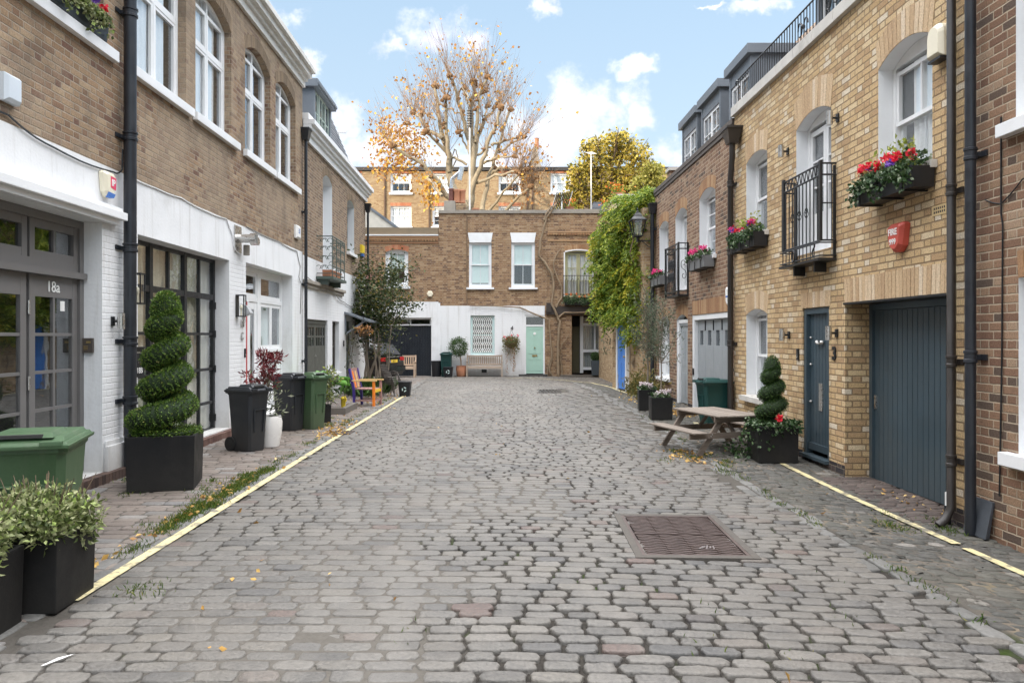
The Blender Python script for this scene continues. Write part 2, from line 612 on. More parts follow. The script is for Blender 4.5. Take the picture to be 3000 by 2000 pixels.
RUBBER = simple('tyre_rubber', (.012, .012, .012), .75, .2)
PLANTER = simple('black_fibre_planter', (.006, .006, .007), .6, .3, 4, .003, spec=.3, dirt=.5, dirtcol=(.028, .026, .023), streak=.45)
GREYBOX = simple('grey_window_box', (.19, .195, .20), .55, .1, 5, .002)
TERRA = simple('terracotta', (.46, .20, .11), .8, .14, 6, .004, dirt=.3, dirtcol=(.4, .3, .22))
CERAMIC = simple('white_glazed_pot', (.76, .74, .71), .25, .04, 3)
SOIL = simple('potting_soil', (.035, .026, .02), .95, .3, 20, .01)
OLDWHITE = simple('weathered_white_cornice', (.66, .65, .62), .75, .1, 4, .004, dirt=.5, dirtcol=(.30, .28, .25), streak=.4)
CONCRETE = simple('weathered_concrete', (.30, .27, .23), .85, .2, 4, .008, dirt=.4)
SILVER = simple('galvanised_flue', (.62, .64, .66), .28, .08, 6, metal=.85)
YELLOWPL = simple('yellow_plastic', (.75, .55, .04), .4, .05)
PINKRED = simple('pink_red_label', (.72, .06, .14), .4, .03)
REDPL = simple('faded_red_plastic', (.52, .085, .06), .45, .12, 6)
BLUELAB = simple('blue_label', (.05, .16, .48), .4, .03)
CARPAINT = simple('black_car_paint', (.010, .011, .013), .16, .05, 3, spec=.7)
TAILRED = simple('red_lamp_lens', (.45, .012, .015), .15, .08, 9)
PLATEY = simple('yellow_number_plate', (.80, .55, .05), .35, .03)
WD_GREY = wood('weathered_table_wood', (.12, .092, .072), (.25, .205, .17), axis=0)
WD_TEAK = wood('bleached_teak', (.42, .30, .21), (.62, .48, .36), axis=0)
WD_TEAK2 = wood('silvered_teak', (.30, .24, .19), (.47, .39, .32), axis=0)
WD_MAUVE = wood('faded_mauve_wood', (.26, .14, .13), (.42, .25, .22), axis=0)
WD_OCHRE = wood('ochre_painted_wood', (.55, .36, .14), (.72, .52, .24), axis=0)
ORANGE = simple('orange_paint', (.85, .22, .02), .5, .08)
YELPAINT = simple('yellow_paint', (.80, .50, .03), .5, .1)
INDIGO = simple('indigo_paint', (.05, .03, .22), .5, .15)
WICKER = simple('brown_wire_weave', (.06, .047, .038), .5, .25, 40, .003)
BARK = simple('grey_vine_bark', (.25, .185, .12), .9, .3, 9, .02)
PLANE = simple('plane_tree_bark', (.31, .26, .18), .9, .32, 2.5, .03, dirt=.75, dirtcol=(.14, .115, .075))
KNUCKLE = simple('pollard_knuckle_bark', (.22, .125, .06), .95, .35, 5, .05)
TWIG = simple('reddish_twig', (.24, .16, .10), .8, .2)
STEM = simple('brown_stem', (.14, .10, .065), .85, .25)
REDFL = leafmat('red_petals', [(0, (.62, .012, .03)), (.6, (.78, .02, .045)), (1, (.85, .05, .09))], .2)
PINKFL = leafmat('pink_petals', [(0, (.75, .03, .20)), (1, (.85, .10, .32))], .2)
VIOLFL = leafmat('violet_petals', [(0, (.12, .05, .35)), (1, (.22, .10, .5))], .2)
ORFL = leafmat('orange_petals', [(0, (.80, .16, .03)), (1, (.9, .28, .06))], .2)
LF_BOX = leafmat('box_leaves', [(0, (.035, .075, .012)), (.45, (.075, .145, .02)), (.8, (.135, .22, .032)), (.95, (.22, .32, .055)), (1, (.28, .24, .07))], .15)
LF_BOXD = leafmat('dark_box_leaves', [(0, (.022, .055, .012)), (.6, (.05, .105, .02)), (1, (.09, .165, .035))], .15)
BOXCORE = simple('box_inner_growth', (.016, .032, .010), .9, .4, 30, .01)
LF_IVY = leafmat('ivy_leaves', [(0, (.018, .045, .014)), (.5, (.04, .085, .026)), (.85, (.09, .15, .06)), (1, (.42, .48, .34))], .15)
LF_VARI = leafmat('variegated_leaves', [(0, (.06, .09, .025)), (.3, (.13, .16, .05)), (.55, (.23, .25, .11)), (.8, (.40, .41, .22)), (1, (.34, .48, .10))], .2)
LF_LIME = leafmat('lime_leaves', [(0, (.16, .22, .03)), (.6, (.34, .40, .07)), (1, (.5, .5, .15))], .3)
LF_VINE = leafmat('vine_leaves', [(0, (.07, .135, .018)), (.35, (.16, .245, .03)), (.7, (.29, .37, .045)), (1, (.50, .52, .08))], .4)
LF_VINEY = leafmat('yellow_vine_leaves', [(0, (.24, .30, .03)), (.5, (.50, .46, .04)), (1, (.68, .54, .05))], .4)
LF_OLIVE = leafmat('olive_leaves', [(0, (.055, .075, .045)), (.5, (.11, .14, .085)), (1, (.22, .25, .17))], .2)
LF_BUSH = leafmat('rose_leaves', [(0, (.025, .045, .014)), (.5, (.055, .08, .026)), (.9, (.10, .12, .04)), (1, (.35, .26, .05))], .2)
LF_GOLD = leafmat('autumn_leaves', [(0, (.26, .11, .03)), (.4, (.52, .26, .05)), (.75, (.70, .42, .07)), (1, (.78, .55, .10))], .35)
LF_BROWN = leafmat('brown_autumn_leaves', [(0, (.22, .10, .04)), (.6, (.38, .18, .06)), (1, (.55, .28, .08))], .3)
LF_YELTREE = leafmat('yellowing_tree_leaves', [(0, (.18, .17, .03)), (.25, (.34, .28, .04)), (.6, (.60, .47, .08)), (1, (.82, .66, .18))], .5)
LF_PALETREE = leafmat('pale_tree_leaves', [(0, (.15, .16, .03)), (.6, (.34, .32, .07)), (1, (.50, .45, .13))], .35)
LF_HOSTA = leafmat('broad_green_leaves', [(0, (.05, .15, .02)), (.5, (.09, .25, .04)), (1, (.16, .36, .07))], .3, .35)
LF_RED = leafmat('dark_red_leaves', [(0, (.09, .012, .016)), (.6, (.16, .02, .025)), (1, (.24, .04, .04))], .2)
LF_GREYG = leafmat('grey_green_leaves', [(0, (.06, .08, .04)), (.6, (.15, .17, .10)), (1, (.35, .36, .26))], .2)
LF_GRASS = leafmat('weed_grass', [(0, (.04, .085, .012)), (.5, (.085, .15, .02)), (.85, (.16, .20, .035)), (1, (.35, .28, .06))], .3)
LF_FALLEN = leafmat('fallen_leaves', [(0, (.30, .15, .05)), (.5, (.55, .33, .09)), (1, (.72, .50, .18))], .15)
# ------------------------------------------------------------------ ground
def stones(name, rows, mat, top=0.0, gap=.02, rad=.35, dome=.0005, jit=.0022, warp=None, inset=.009, skew=0.0, cj=.005, cut=None):
    """rows: (y centre, half depth, x0, x1, min length, max length): every stone of every row, rounded"""
    X, Y, HX, HY = [], [], [], []
    for (yc, hy, x0, x1, l0, l1) in rows:
        x = x0 + RND.uniform(-.1, .05)
        while x < x1:
            ln = RND.uniform(l0, l1)
            X.append(x + ln / 2)
            Y.append(yc + RND.uniform(-.0035, .0035))
            gp = gap * (.5 + .5 * sm((x + .9) / .8) * (1 if yc < 8 else .75))
            HX.append(ln / 2 - gp * RND.uniform(.3, .75))
            HY.append(hy - gp * RND.uniform(.38, .72))
            x += ln
    X, Y, HX, HY = map(np.array, (X, Y, HX, HY))
    if warp:
        Y = Y + warp(X, Y)
    n = len(X)
    G = np.array([gz(a, b) for a, b in zip(X, Y)]) + top + NPR.normal(0, jit, n)
    if cut:
        keep = np.array([not cut(a, b) for a, b in zip(X, Y)])
        X, Y, HX, HY, G = X[keep], Y[keep], HX[keep], HY[keep], G[keep]
        n = len(X)
    ang = np.array([a for q in range(4) for a in (q * 90 + 12, q * 90 + 45, q * 90 + 78)]) * math.pi / 180
    cx, cy = np.cos(ang), np.sin(ang)
    p = 6.0
    k = (np.abs(cx) ** p + np.abs(cy) ** p) ** (-1 / p)
    cx, cy = cx * k, cy * k
    rings = [(0.0, -.07), (0.0, -.012), (inset * .3, -.004), (inset, .0), (inset * 2.6, dome)]
    V = []
    tiltx, tilty = NPR.normal(0, .008, n), NPR.normal(0, .014, n)
    sl = (warp(X + .05, Y) - warp(X - .05, Y)) / .1 + skew if warp else np.full(n, skew)
    cjx, cjy = NPR.normal(0, cj, (n, 12)), NPR.normal(0, cj * .7, (n, 12))
    cjx[:, 1::3] -= .2 * cjx[:, 1::3]
    for ins, z in rings:
        hx = np.maximum(HX - ins, .015)[:, None]
        hy = np.maximum(HY - ins, .010)[:, None]
        px = cx[None] * hx + cjx
        py = cy[None] * hy + cjy
        zz = z + px * tiltx[:, None] + py * tilty[:, None]
        sk = sl[:, None] * px
        V.append(np.stack([X[:, None] + px, Y[:, None] + py + sk, G[:, None] + zz], 2))
    V = np.stack(V, 1).reshape(n, -1, 3)          # n, 60, 3
    nv = V.shape[1]
    fl = []
    for r in range(4):
        for j in range(12):
            fl += [r * 12 + j, r * 12 + (j + 1) % 12, (r + 1) * 12 + (j + 1) % 12, (r + 1) * 12 + j]
    fl += [48 + j for j in range(12)]
    lo = (np.arange(n)[:, None] * nv + np.array(fl)[None]).ravel()
    tot = np.tile(np.array([4] * 48 + [12]), n)
    return npmesh(name, V.reshape(-1, 3), lo, tot, mat, smooth=True)


SETT = islandmat('granite_setts', [(0, (.092, .087, .080)), (.2, (.142, .133, .120)), (.38, (.114, .108, .098)), (.52, (.165, .154, .138)), (.64, (.082, .080, .078)), (.76, (.148, .136, .118)), (.88, (.126, .119, .109)), (.95, (.136, .119, .103)), (.975, (.120, .086, .074)), (1, (.060, .058, .058))],
                 .55, .009, 46, .5, speck=.5, big=(.55, (.172, .155, .132)), stain=.55)
SETT_L = islandmat('brown_paving_setts', [(0, (.16, .135, .118)), (.3, (.195, .162, .14)), (.55, (.14, .118, .104)), (.8, (.22, .187, .163)), (.93, (.165, .16, .156)), (1, (.25, .235, .22))],
                   .75, .006, 34, .3, speck=.3, big=(.5, (.15, .13, .105)))
SETT_R = islandmat('dark_small_setts', [(0, (.070, .069, .062)), (.4, (.105, .102, .092)), (.7, (.082, .078, .071)), (.9, (.14, .128, .112)), (.97, (.115, .11, .10)), (1, (.26, .24, .215))],
                   .75, .006, 40, .3, speck=.35, big=(.6, (.105, .10, .08)))
SETT_K = islandmat('kerb_setts', [(0, (.14, .137, .13)), (.5, (.185, .18, .168)), (1, (.12, .118, .11))], .7, .006, 34, .35, speck=.3)


def bedmat():
    m, t = newmat('joint_mortar_and_earth')
    o = t.obj()
    n1, n2 = t.noise(o, 1.1, 5, .65), t.noise(o, 24, 4, .6)
    at = t.n('ShaderNodeAttribute', out=2, attribute_name='open_joint')
    sx = t.n('ShaderNodeSeparateXYZ', {0: o}, out=None)
    col = t.mix(n2, (.085, .077, .067), (.15, .138, .12))
    # sandy pointing on the left half of the road, open dark joints with earth on the right
    side = at
    col = t.mix(t.math('MULTIPLY', t.maprange(sx.outputs[0], 2.95, 3.05), t.maprange(n1, .45, .62)), col, (.26, .21, .155))
    col = t.mix(side, col, t.mix(n2, (.022, .020, .018), (.06, .053, .045)))
    mo = t.math('MULTIPLY', t.maprange(t.math('ADD', n1, t.math('MULTIPLY', t.noise(o, 7, 3), .25)), .66, .78), side)
    near = t.maprange(sx.outputs[1], 9, 4.5)
    col = t.mix(t.math('MULTIPLY', mo, near), col, t.mix(n2, (.018, .032, .006), (.045, .068, .014)))
    b = t.bsdf(Base_Color=col, Roughness=.95, Normal=t.bump(n2, .012))
    b.node.inputs['Specular IOR Level'].default_value = .15
    t.out(b)
    return m


def build_ground():
    g = MB()
    g.box(-400, 400, -300, 900, -1.0, -.16)
    struct(g.build('ground', simple('earth_ground', (.16, .15, .13), .95, .2, 1), None))
    # bed of the paving: joints lie almost flush on the left half and deep on the right half
    xs = np.arange(-6.0, 6.81, .1)
    ys = np.arange(-3.0, 33.01, .1)
    from mathutils import noise as mn
    V = np.zeros((len(ys), len(xs), 3), np.float32)
    S_ = np.zeros((len(ys), len(xs)), np.float32)
    for j, y in enumerate(ys):
        for i, x in enumerate(xs):
            nq = mn.noise(Vector((x * .8, y * .45, 3.1))) + .4 * mn.noise(Vector((x * 2.1, y * 1.4, 7.7)))
            s = sm((x + 1.5 * nq + .45) / .6)
            core = sm((1.5 + nq - abs(x - .6)) / .7) if y > 6.5 else 1
            s *= .16 + .84 * max(core * (1 if 8 < y < 13 or 14.5 < y < 19 or y < 7.6 else .3), .12 if y > 7 else 1)
            s = max(s, .55 * sm((-x - 1.5 + nq) / .5) * sm((nq + .3) / .3))
            if x < -2.8 or x > 2.9:
                s = .25
            dep = .0026 + .0215 * s
            S_[j, i] = s
            V[j, i] = (x, y, gz(x, y) - dep)
    nx, ny = len(xs), len(ys)
    ii, jj = np.meshgrid(np.arange(nx - 1), np.arange(ny - 1))
    a = (jj * nx + ii).ravel()
    lo = np.stack([a, a + 1, a + nx + 1, a + nx], 1).ravel()
    bed = struct(npmesh('road_bed', V.reshape(-1, 3), lo, np.full(len(a), 4), bedmat(), smooth=True))
    at = bed.data.attributes.new('open_joint', 'FLOAT', 'POINT')
    at.data.foreach_set('value', S_.ravel())

    def warp(X, Y):
        return -.07 * np.maximum(0, X - .1) + .018 * np.sin(X * .9 + Y * .35) + .008 * np.sin(X * 2.3 - Y * .2)

    mh = lambda x, y: (1.16 < x < 1.94 and 5.62 < y < 6.94) or (1.25 < x < 2.2 and 21.9 < y < 23.4)
    rows = []
    y = 1.2
    while y < 27.4:
        p = RND.uniform(.114, .136)
        rows.append((y + p / 2, p / 2, -2.60, 2.72 if y < 8 else 2.6, .17, .285))
        y += p
    struct(stones('road', rows, SETT, .003, warp=warp, cut=mh, gap=.016))
    # the cross street setts in front of the end houses, laid on the skew
    rows = []
    y = 27.5
    while y < 31.45:
        rows.append((y, .055, -6.0, 4.6, .16, .24))
        y += .112
    struct(stones('forecourt_paving', rows, SETT, 0, skew=.4, gap=.02))
    rows = []
    y = 1.2
    while y < 31.4:
        p = RND.uniform(.125, .155)
        rows.append((y + p / 2, p / 2, -4.55 if y < 25.7 else -5.9, -2.98, .2, .34))
        y += p
    struct(stones('left_pavement', rows, SETT_L, 0, gap=.012, dome=.003, jit=.003, inset=.014))
    # kerb strips that run along the mews, left by the yellow line and right in the gutter
    m = []
    y = 1.0
    rows = []
    while y < 27.4:
        ln = RND.uniform(.22, .34)
        rows.append((y + ln / 2, ln / 2, -2.90, -2.76, .13, .14))
        rows.append((y + ln / 2 + .1, ln / 2, 2.80, 2.93, .13, .14))
        y += ln
    struct(stones('kerb', rows, SETT_K, 0, gap=.016, dome=.003, cj=.004))
    rows = []
    y = 1.2
    while y < 27.4:
        p = RND.uniform(.095, .125)
        rows.append((y + p / 2, p / 2, 3.02, 4.16, .10, .19))
        y += p
    struct(stones('right_pavement', rows, SETT_R, 0, gap=.014, dome=.004, jit=.003, inset=.014, cj=.01,
                  warp=lambda X, Y: -.35 * (X - 3.0)))
    # yellow no-parking lines, worn
    ym, t = newmat('worn_yellow_line_paint')
    o = t.obj()
    n = t.noise(o, 6, 5, .7)
    f = t.noise(o, 30, 4)
    wv = t.noise(o, 14, 5, .75)
    col = t.mix(t.maprange(t.math('ADD', n, t.math('MULTIPLY', wv, .45)), .71, .85, 0, .9), t.mix(f, (.53, .455, .235), (.66, .58, .34)), (.16, .148, .125))
    t.out(t.bsdf(Base_Color=col, Roughness=.8, Normal=t.bump(f, .004)))

    def line(pts, w, name):
        mb = MB()
        P = []
        for (x0, y0), (x1, y1) in zip(pts[:-1], pts[1:]):
            k = max(2, int(abs(y1 - y0) / .09), int(abs(x1 - x0) / .09))
            for i in range(k):
                P.append((x0 + (x1 - x0) * i / k, y0 + (y1 - y0) * i / k))
        P.append(pts[-1])
        for i in range(len(P) - 1):
            tx, ty = P[i + 1][0] - P[i][0], P[i + 1][1] - P[i][1]
            ll = math.hypot(tx, ty)
            nx_, ny_ = -ty / ll, tx / ll
            q = []
            for (x, y) in (P[i], P[i + 1]):
                h = hash((round(x, 3), round(y, 3))) % 1000 / 1000
                ww = w * (.47 + .06 * h)
                zz = .0075 + .0025 * h
                q.append(((x + nx_ * ww, y + ny_ * ww), (x - nx_ * ww, y - ny_ * ww), zz))
            mb.quad((*q[0][0], gz(*q[0][0]) + q[0][2]), (*q[0][1], gz(*q[0][1]) + q[0][2]), (*q[1][1], gz(*q[1][1]) + q[1][2]), (*q[1][0], gz(*q[1][0]) + q[1][2]))
        return struct(mb.build(name, ym, None, fix=False))

    line([(-2.69, 4.70), (-2.66, 12.6)], .085, 'yellow_line')
    line([(-2.655, 13.15), (-2.60, 21.4)], .085, 'yellow_line')
    line([(3.84, 1.0), (3.80, 6.0)], .075, 'yellow_line')
    line([(3.80, 6.12), (3.76, 9.75)], .075, 'yellow_line')
    line([(3.55, 13.0), (3.62, 13.5)], .085, 'yellow_line')
    line([(3.60, 16.4), (3.62, 18.6), (3.45, 21.2), (3.55, 24.5), (3.5, 27.2), (2.6, 28.6), (1.2, 29.6), (.4, 29.8)], .085, 'yellow_line')
    # brick-paved threshold strip before the garage of number 3
    rows = []
    y = 6.8
    while y < 8.95:
        rows.append((y, .034, 3.93, 4.5, .2, .22))
        y += .07
    struct(stones('garage_threshold', rows, islandmat('threshold_brick', [(0, (.07, .055, .05)), (1, (.14, .11, .095))], .8, .005), .008, gap=.01, dome=.001, jit=.001, inset=.006, cj=.002))


# ------------------------------------------------------------------ facade and joinery builders
class Op:
    def __init__(s, a0, a1, z0, z1, rise=0.0, dep=.13, rm=0, room=.55):
        s.a0, s.a1, s.z0, s.z1, s.rise, s.dep, s.rm, s.room = a0, a1, z0, z1, rise, dep, rm, room

    def zt(s, a):
        hw = (s.a1 - s.a0) / 2
        c = (s.a1 + s.a0) / 2
        return s.z1 + s.rise * max(0.0, 1 - ((a - c) / hw) ** 2)

    def pts(s, n=12):
        return [s.a0 + (s.a1 - s.a0) * i / n for i in range(n + 1)]


def facade(mb, a0, a1, z0, z1, ops, zs, mi_of, dark):
    A = sorted({a0, a1, *[o.a0 for o in ops], *[o.a1 for o in ops]})
    Z = sorted({z0, z1, *zs, *[o.z0 for o in ops], *[o.z1 + o.rise for o in ops]})
    A = [a for a in A if a0 <= a <= a1]
    Z = [z for z in Z if z0 <= z <= z1]
    for i in range(len(A) - 1):
        for j in range(len(Z) - 1):
            ca, cz = (A[i] + A[i + 1]) / 2, (Z[j] + Z[j + 1]) / 2
            if any(o.a0 < ca < o.a1 and o.z0 < cz < o.z1 + o.rise for o in ops):
                continue
            mb.quad((A[i], 0, Z[j]), (A[i + 1], 0, Z[j]), (A[i + 1], 0, Z[j + 1]), (A[i], 0, Z[j + 1]), mi=mi_of(ca, cz))
    for o in ops:
        P = o.pts()
        top = o.z1 + o.rise
        b = -o.dep
        c = b - o.room
        for x, y in zip(P[:-1], P[1:]):
            if o.rise:
                mb.quad((x, 0, o.zt(x)), (y, 0, o.zt(y)), (y, 0, top), (x, 0, top), mi=mi_of(x, top - .01))
            mb.quad((x, 0, o.zt(x)), (y, 0, o.zt(y)), (y, b, o.zt(y)), (x, b, o.zt(x)), mi=o.rm)
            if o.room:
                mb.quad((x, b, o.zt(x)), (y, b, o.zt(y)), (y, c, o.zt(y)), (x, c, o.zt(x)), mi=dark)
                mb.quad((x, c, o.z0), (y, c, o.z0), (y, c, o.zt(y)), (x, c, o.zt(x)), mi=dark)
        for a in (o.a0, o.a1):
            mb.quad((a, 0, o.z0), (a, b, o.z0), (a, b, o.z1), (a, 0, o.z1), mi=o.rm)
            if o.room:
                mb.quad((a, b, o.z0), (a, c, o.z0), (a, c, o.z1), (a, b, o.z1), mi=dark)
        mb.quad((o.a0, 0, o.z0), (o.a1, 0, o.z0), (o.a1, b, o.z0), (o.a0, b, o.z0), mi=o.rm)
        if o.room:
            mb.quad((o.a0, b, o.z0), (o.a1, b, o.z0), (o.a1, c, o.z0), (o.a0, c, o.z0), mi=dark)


def shell(mb, a0, a1, z0, z1, deep, mi, mroof, e=.002):
    """side, back and top faces behind a facade"""
    a0, a1 = a0 + e, a1 - e
    mb.quad((a0, 0, z0), (a0, -deep, z0), (a0, -deep, z1), (a0, 0, z1), mi=mi)
    mb.quad((a1, 0, z0), (a1, -deep, z0), (a1, -deep, z1), (a1, 0, z1), mi=mi)
    mb.quad((a0, -deep, z0), (a1, -deep, z0), (a1, -deep, z1), (a0, -deep, z1), mi=mi)
    mb.quad((a0, 0, z1), (a1, 0, z1), (a1, -deep, z1), (a0, -deep, z1), mi=mroof)


def house(name, label, fr, a0, a1, z1, ops, mats, mi_of, zs=(), deep=7.0, cat='house', z0=-.14):
    """mats: list; the last is the dark room, the last but one the roof"""
    c = fr.w((a0 + a1) / 2, -deep / 2, 0)
    root = thing(name, label, cat, c)
    mb = MB(fr)
    nd = len(mats) - 1
    facade(mb, a0, a1, z0, z1, ops, zs, mi_of, nd)
    shell(mb, a0, a1, z0, z1, deep, mi_of(a0, z1), nd - 1)
    mb.build('wall', mats, root, fix=False)
    return root


def voussoirs(root, fr, o, h, mat, bw=.075, splay=.35, ext=0.0, proud=.004, name='brick_arch', flat=None, lw=.0):
    """fan of bricks on edge over an opening"""
    mb = MB(fr)
    a0, a1 = o.a0 - lw, o.a1 + lw
    c, w = (a0 + a1) / 2, (a1 - a0)
    n = max(3, int(round(w / bw)))
    for i in range(n):
        x0, x1 = a0 + w * (i + .06) / n, a0 + w * (i + .94) / n
        q = []
        for x in (x0, x1):
            zz = o.zt(min(max(x, o.a0), o.a1)) if flat is None else flat
            q.append((x, zz + .004))
        for x in (x1, x0):
            zz = (o.zt(min(max(x, o.a0), o.a1)) if flat is None else flat)
            q.append((c + (x - c) * (1 + splay * h / (w / 2) * .55), zz + h * RND.uniform(.97, 1.0)))
        mb.prism(q, -.03, proud + RND.uniform(0, .003))
    return mb.build(name, mat, root)


def sash(mb, a0, a1, z0, z1, d, w=.05, nv=0, nh=0, bw=.022, thick=.04, top=None, rail=None):
    """one glazed sash as a ring of bars, with glazing bars"""
    rail = rail or w
    mb.box(a0, a0 + w, d - thick, d, z0, z1)
    mb.box(a1 - w, a1, d - thick, d, z0, z1)
    mb.box(a0 + w, a1 - w, d - thick, d - .002, z0, z0 + rail)
    mb.box(a0 + w, a1 - w, d - thick, d - .002, z1 - w, z1)
    for i in range(nv):
        x = a0 + w + (a1 - a0 - 2 * w) * (i + 1) / (nv + 1)
        mb.box(x - bw / 2, x + bw / 2, d - thick + .006, d - .006, z0 + rail, z1 - w)
    for i in range(nh):
        z = z0 + rail + (z1 - z0 - w - rail) * (i + 1) / (nh + 1)
        mb.box(a0 + w, a1 - w, d - thick + .004, d - .004, z - bw / 2, z + bw / 2)


def curtain(root, fr, a0, a1, z0, z1, d, mat, name='curtain', wave=.022, per=.09, ztop=None):
    mb = MB(fr)
    n = max(2, int((a1 - a0) / .018)) if wave else 1
    ph = RND.uniform(0, 6)
    vs = []
    for i in range(n + 1):
        a = a0 + (a1 - a0) * i / n
        dd = d + (wave * math.sin(a / per * 6.283 + ph) + wave * .5 * math.sin(a / per * 2.7 + ph * 2) if wave else 0)
        vs += [(a, dd, z0), (a, dd + .004, ztop(a) - .02 if ztop else z1)]
    mb.add(vs, [(2 * i, 2 * i + 2, 2 * i + 3, 2 * i + 1) for i in range(n)])
    return mb.build(name, mat, root, fix=False, smooth=180)


def window(root, fr, o, kind='sash', mat=None, fw=.05, nv=1, nh=0, cur=(), sillp=None, label=None, head=None, glass=None, mid=None, name='window', sillmat=None, sillx=.09):
    """window joinery in opening o: kind sash / casement / single / grid"""
    mat = mat or WHITE
    mb = MB(fr)
    d = -o.dep + .01
    a0, a1, z0, z1 = o.a0 + .003, o.a1 - .003, o.z0 + .003, o.z1 - .003
    zt = lambda a: o.zt(min(max(a, o.a0), o.a1)) - .003
    mb.box(a0, a0 + fw, d - .07, d, z0, z1)
    mb.box(a1 - fw, a1, d - .07, d, z0, z1)
    mb.box(a0 + fw, a1 - fw, d - .07, d - .002, z0, z0 + fw)
    P = o.pts()
    P[0], P[-1] = a0, a1
    hd = fw if head is None else head
    base = z1 - .002
    for x, y in zip(P[:-1], P[1:]):
        lo = lambda a: min(zt(a) - fw, base - .001) if head is not None or not o.rise else max(zt(a) - fw, base - fw)
        mb.prism([(x, lo(x)), (y, lo(y)), (y, zt(y)), (x, zt(x))], d - .07, d - .003)
    i0, i1, j0 = a0 + fw, a1 - fw, z0 + fw
    jt = z1 - .05 if (head is not None or not o.rise) else z1 - .02
    m = mid if mid is not None else (j0 + jt) / 2
    if kind == 'sash':
        sash(mb, i0, i1, m - .02, jt, d - .015, .042, nv, nh)
        sash(mb, i0 + .002, i1 - .002, j0, m + .022, d - .058, .042, nv, nh, rail=.07)
    elif kind == 'casement':
        c = (i0 + i1) / 2
        top = z1 if o.rise else jt
        for b0, b1 in ((i0, c - .012), (c + .012, i1)):
            sash(mb, b0, b1, j0, m - .02, d - .012, .055, 0, nh)
            sash(mb, b0, b1, m + .02, top, d - .012, .055, 0, 0)
        mb.box(c - .022, c + .022, d - .06, d - .004, j0, top + o.rise * .8)
        mb.box(i0, i1, d - .06, d - .006, m - .03, m + .03)
    elif kind == 'pair':
        c = (i0 + i1) / 2
        for b0, b1 in ((i0, c - .004), (c + .004, i1)):
            sash(mb, b0, b1, j0, jt, d - .015, .07, nv, nh, rail=.5 if mid == 0 else .09)
    else:
        sash(mb, i0, i1, j0, jt, d - .015, .045, nv, nh)
    w = mb.build(name, mat, root, label=label)
    g = MB(fr)
    poly = [(i0, j0)] + [(i1, j0)] + [(a, max(zt(a) - fw * .7, j0 + .1)) for a in P[::-1] if i0 <= a <= i1]
    g.prism(poly, d - .052, d - .048)
    g.build('pane', glass or GLASS, w)
    for c in cur:
        kindc, x0, x1, y0, y1 = c[:5]
        aa0, aa1 = i0 + (i1 - i0) * x0, i0 + (i1 - i0) * x1
        zz0, zz1 = j0 + (z1 + o.rise - j0) * y0, j0 + (z1 + o.rise - j0) * y1
        if kindc == 'blind':
            curtain(w, fr, aa0, aa1, zz0, zz1, d - .085, c[5] if len(c) > 5 else BLIND, 'blind', 0)
        else:
            curtain(w, fr, aa0, aa1, zz0, zz1, d - .095, c[5] if len(c) > 5 else CURTAIN, 'curtain', .02 if kindc == 'sheer' else .03, .12,
                    ztop=(lambda a: o.zt(min(max(a, o.a0), o.a1))) if y1 >= 1 else None)
    if sillp:
        s = MB(fr)
        p, th = sillp
        s.prism([(o.a0 - sillx, o.z0 - th), (o.a1 + sillx, o.z0 - th), (o.a1 + sillx, o.z0 - .004), (o.a0 - sillx, o.z0 - .004)], -.0 + .002, p)
        s.box(o.a0 + .002, o.a1 - .002, -o.dep, .002, o.z0 - .03, o.z0 + .006)
        s.build('sill', sillmat or mat, w, bevel=.006)
    return w


def planks(root, fr, a0, a1, z0, z1, d, mat, pw=.1, name='plank_door', thick=.04, label=None):
    mb = MB(fr)
    n = max(1, int(round((a1 - a0) / pw)))
    for i in range(n):
        x0, x1 = a0 + (a1 - a0) * i / n, a0 + (a1 - a0) * (i + 1) / n
        g = .004
        mb.prism([(x0 + g, z0), (x1 - g, z0), (x1 - g, z1), (x0 + g, z1)], d - thick, d)
    mb.box(a0, a1, d - thick - .02, d - .008, z0, z1)
    return mb.build(name, mat, root, label=label)


def frame3(root, fr, a0, a1, z0, z1, d, w, mat, thick=.09, name='door_frame', sill=False, label=None):
    mb = MB(fr)
    mb.box(a0, a0 + w, d - thick, d, z0, z1)
    mb.box(a1 - w, a1, d - thick, d, z0, z1)
    mb.box(a0 + w, a1 - w, d - thick, d - .002, z1 - w, z1)
    if sill:
        mb.box(a0 + w, a1 - w, d - thick, d - .002, z0, z0 + w)
    return mb.build(name, mat, root, label=label)


def slab(root, fr, boxes, mat, name, bevel=0, label=None):
    mb = MB(fr)
    for b in boxes:
        mb.box(*b)
    return mb.build(name, mat, root, bevel=bevel, label=label)


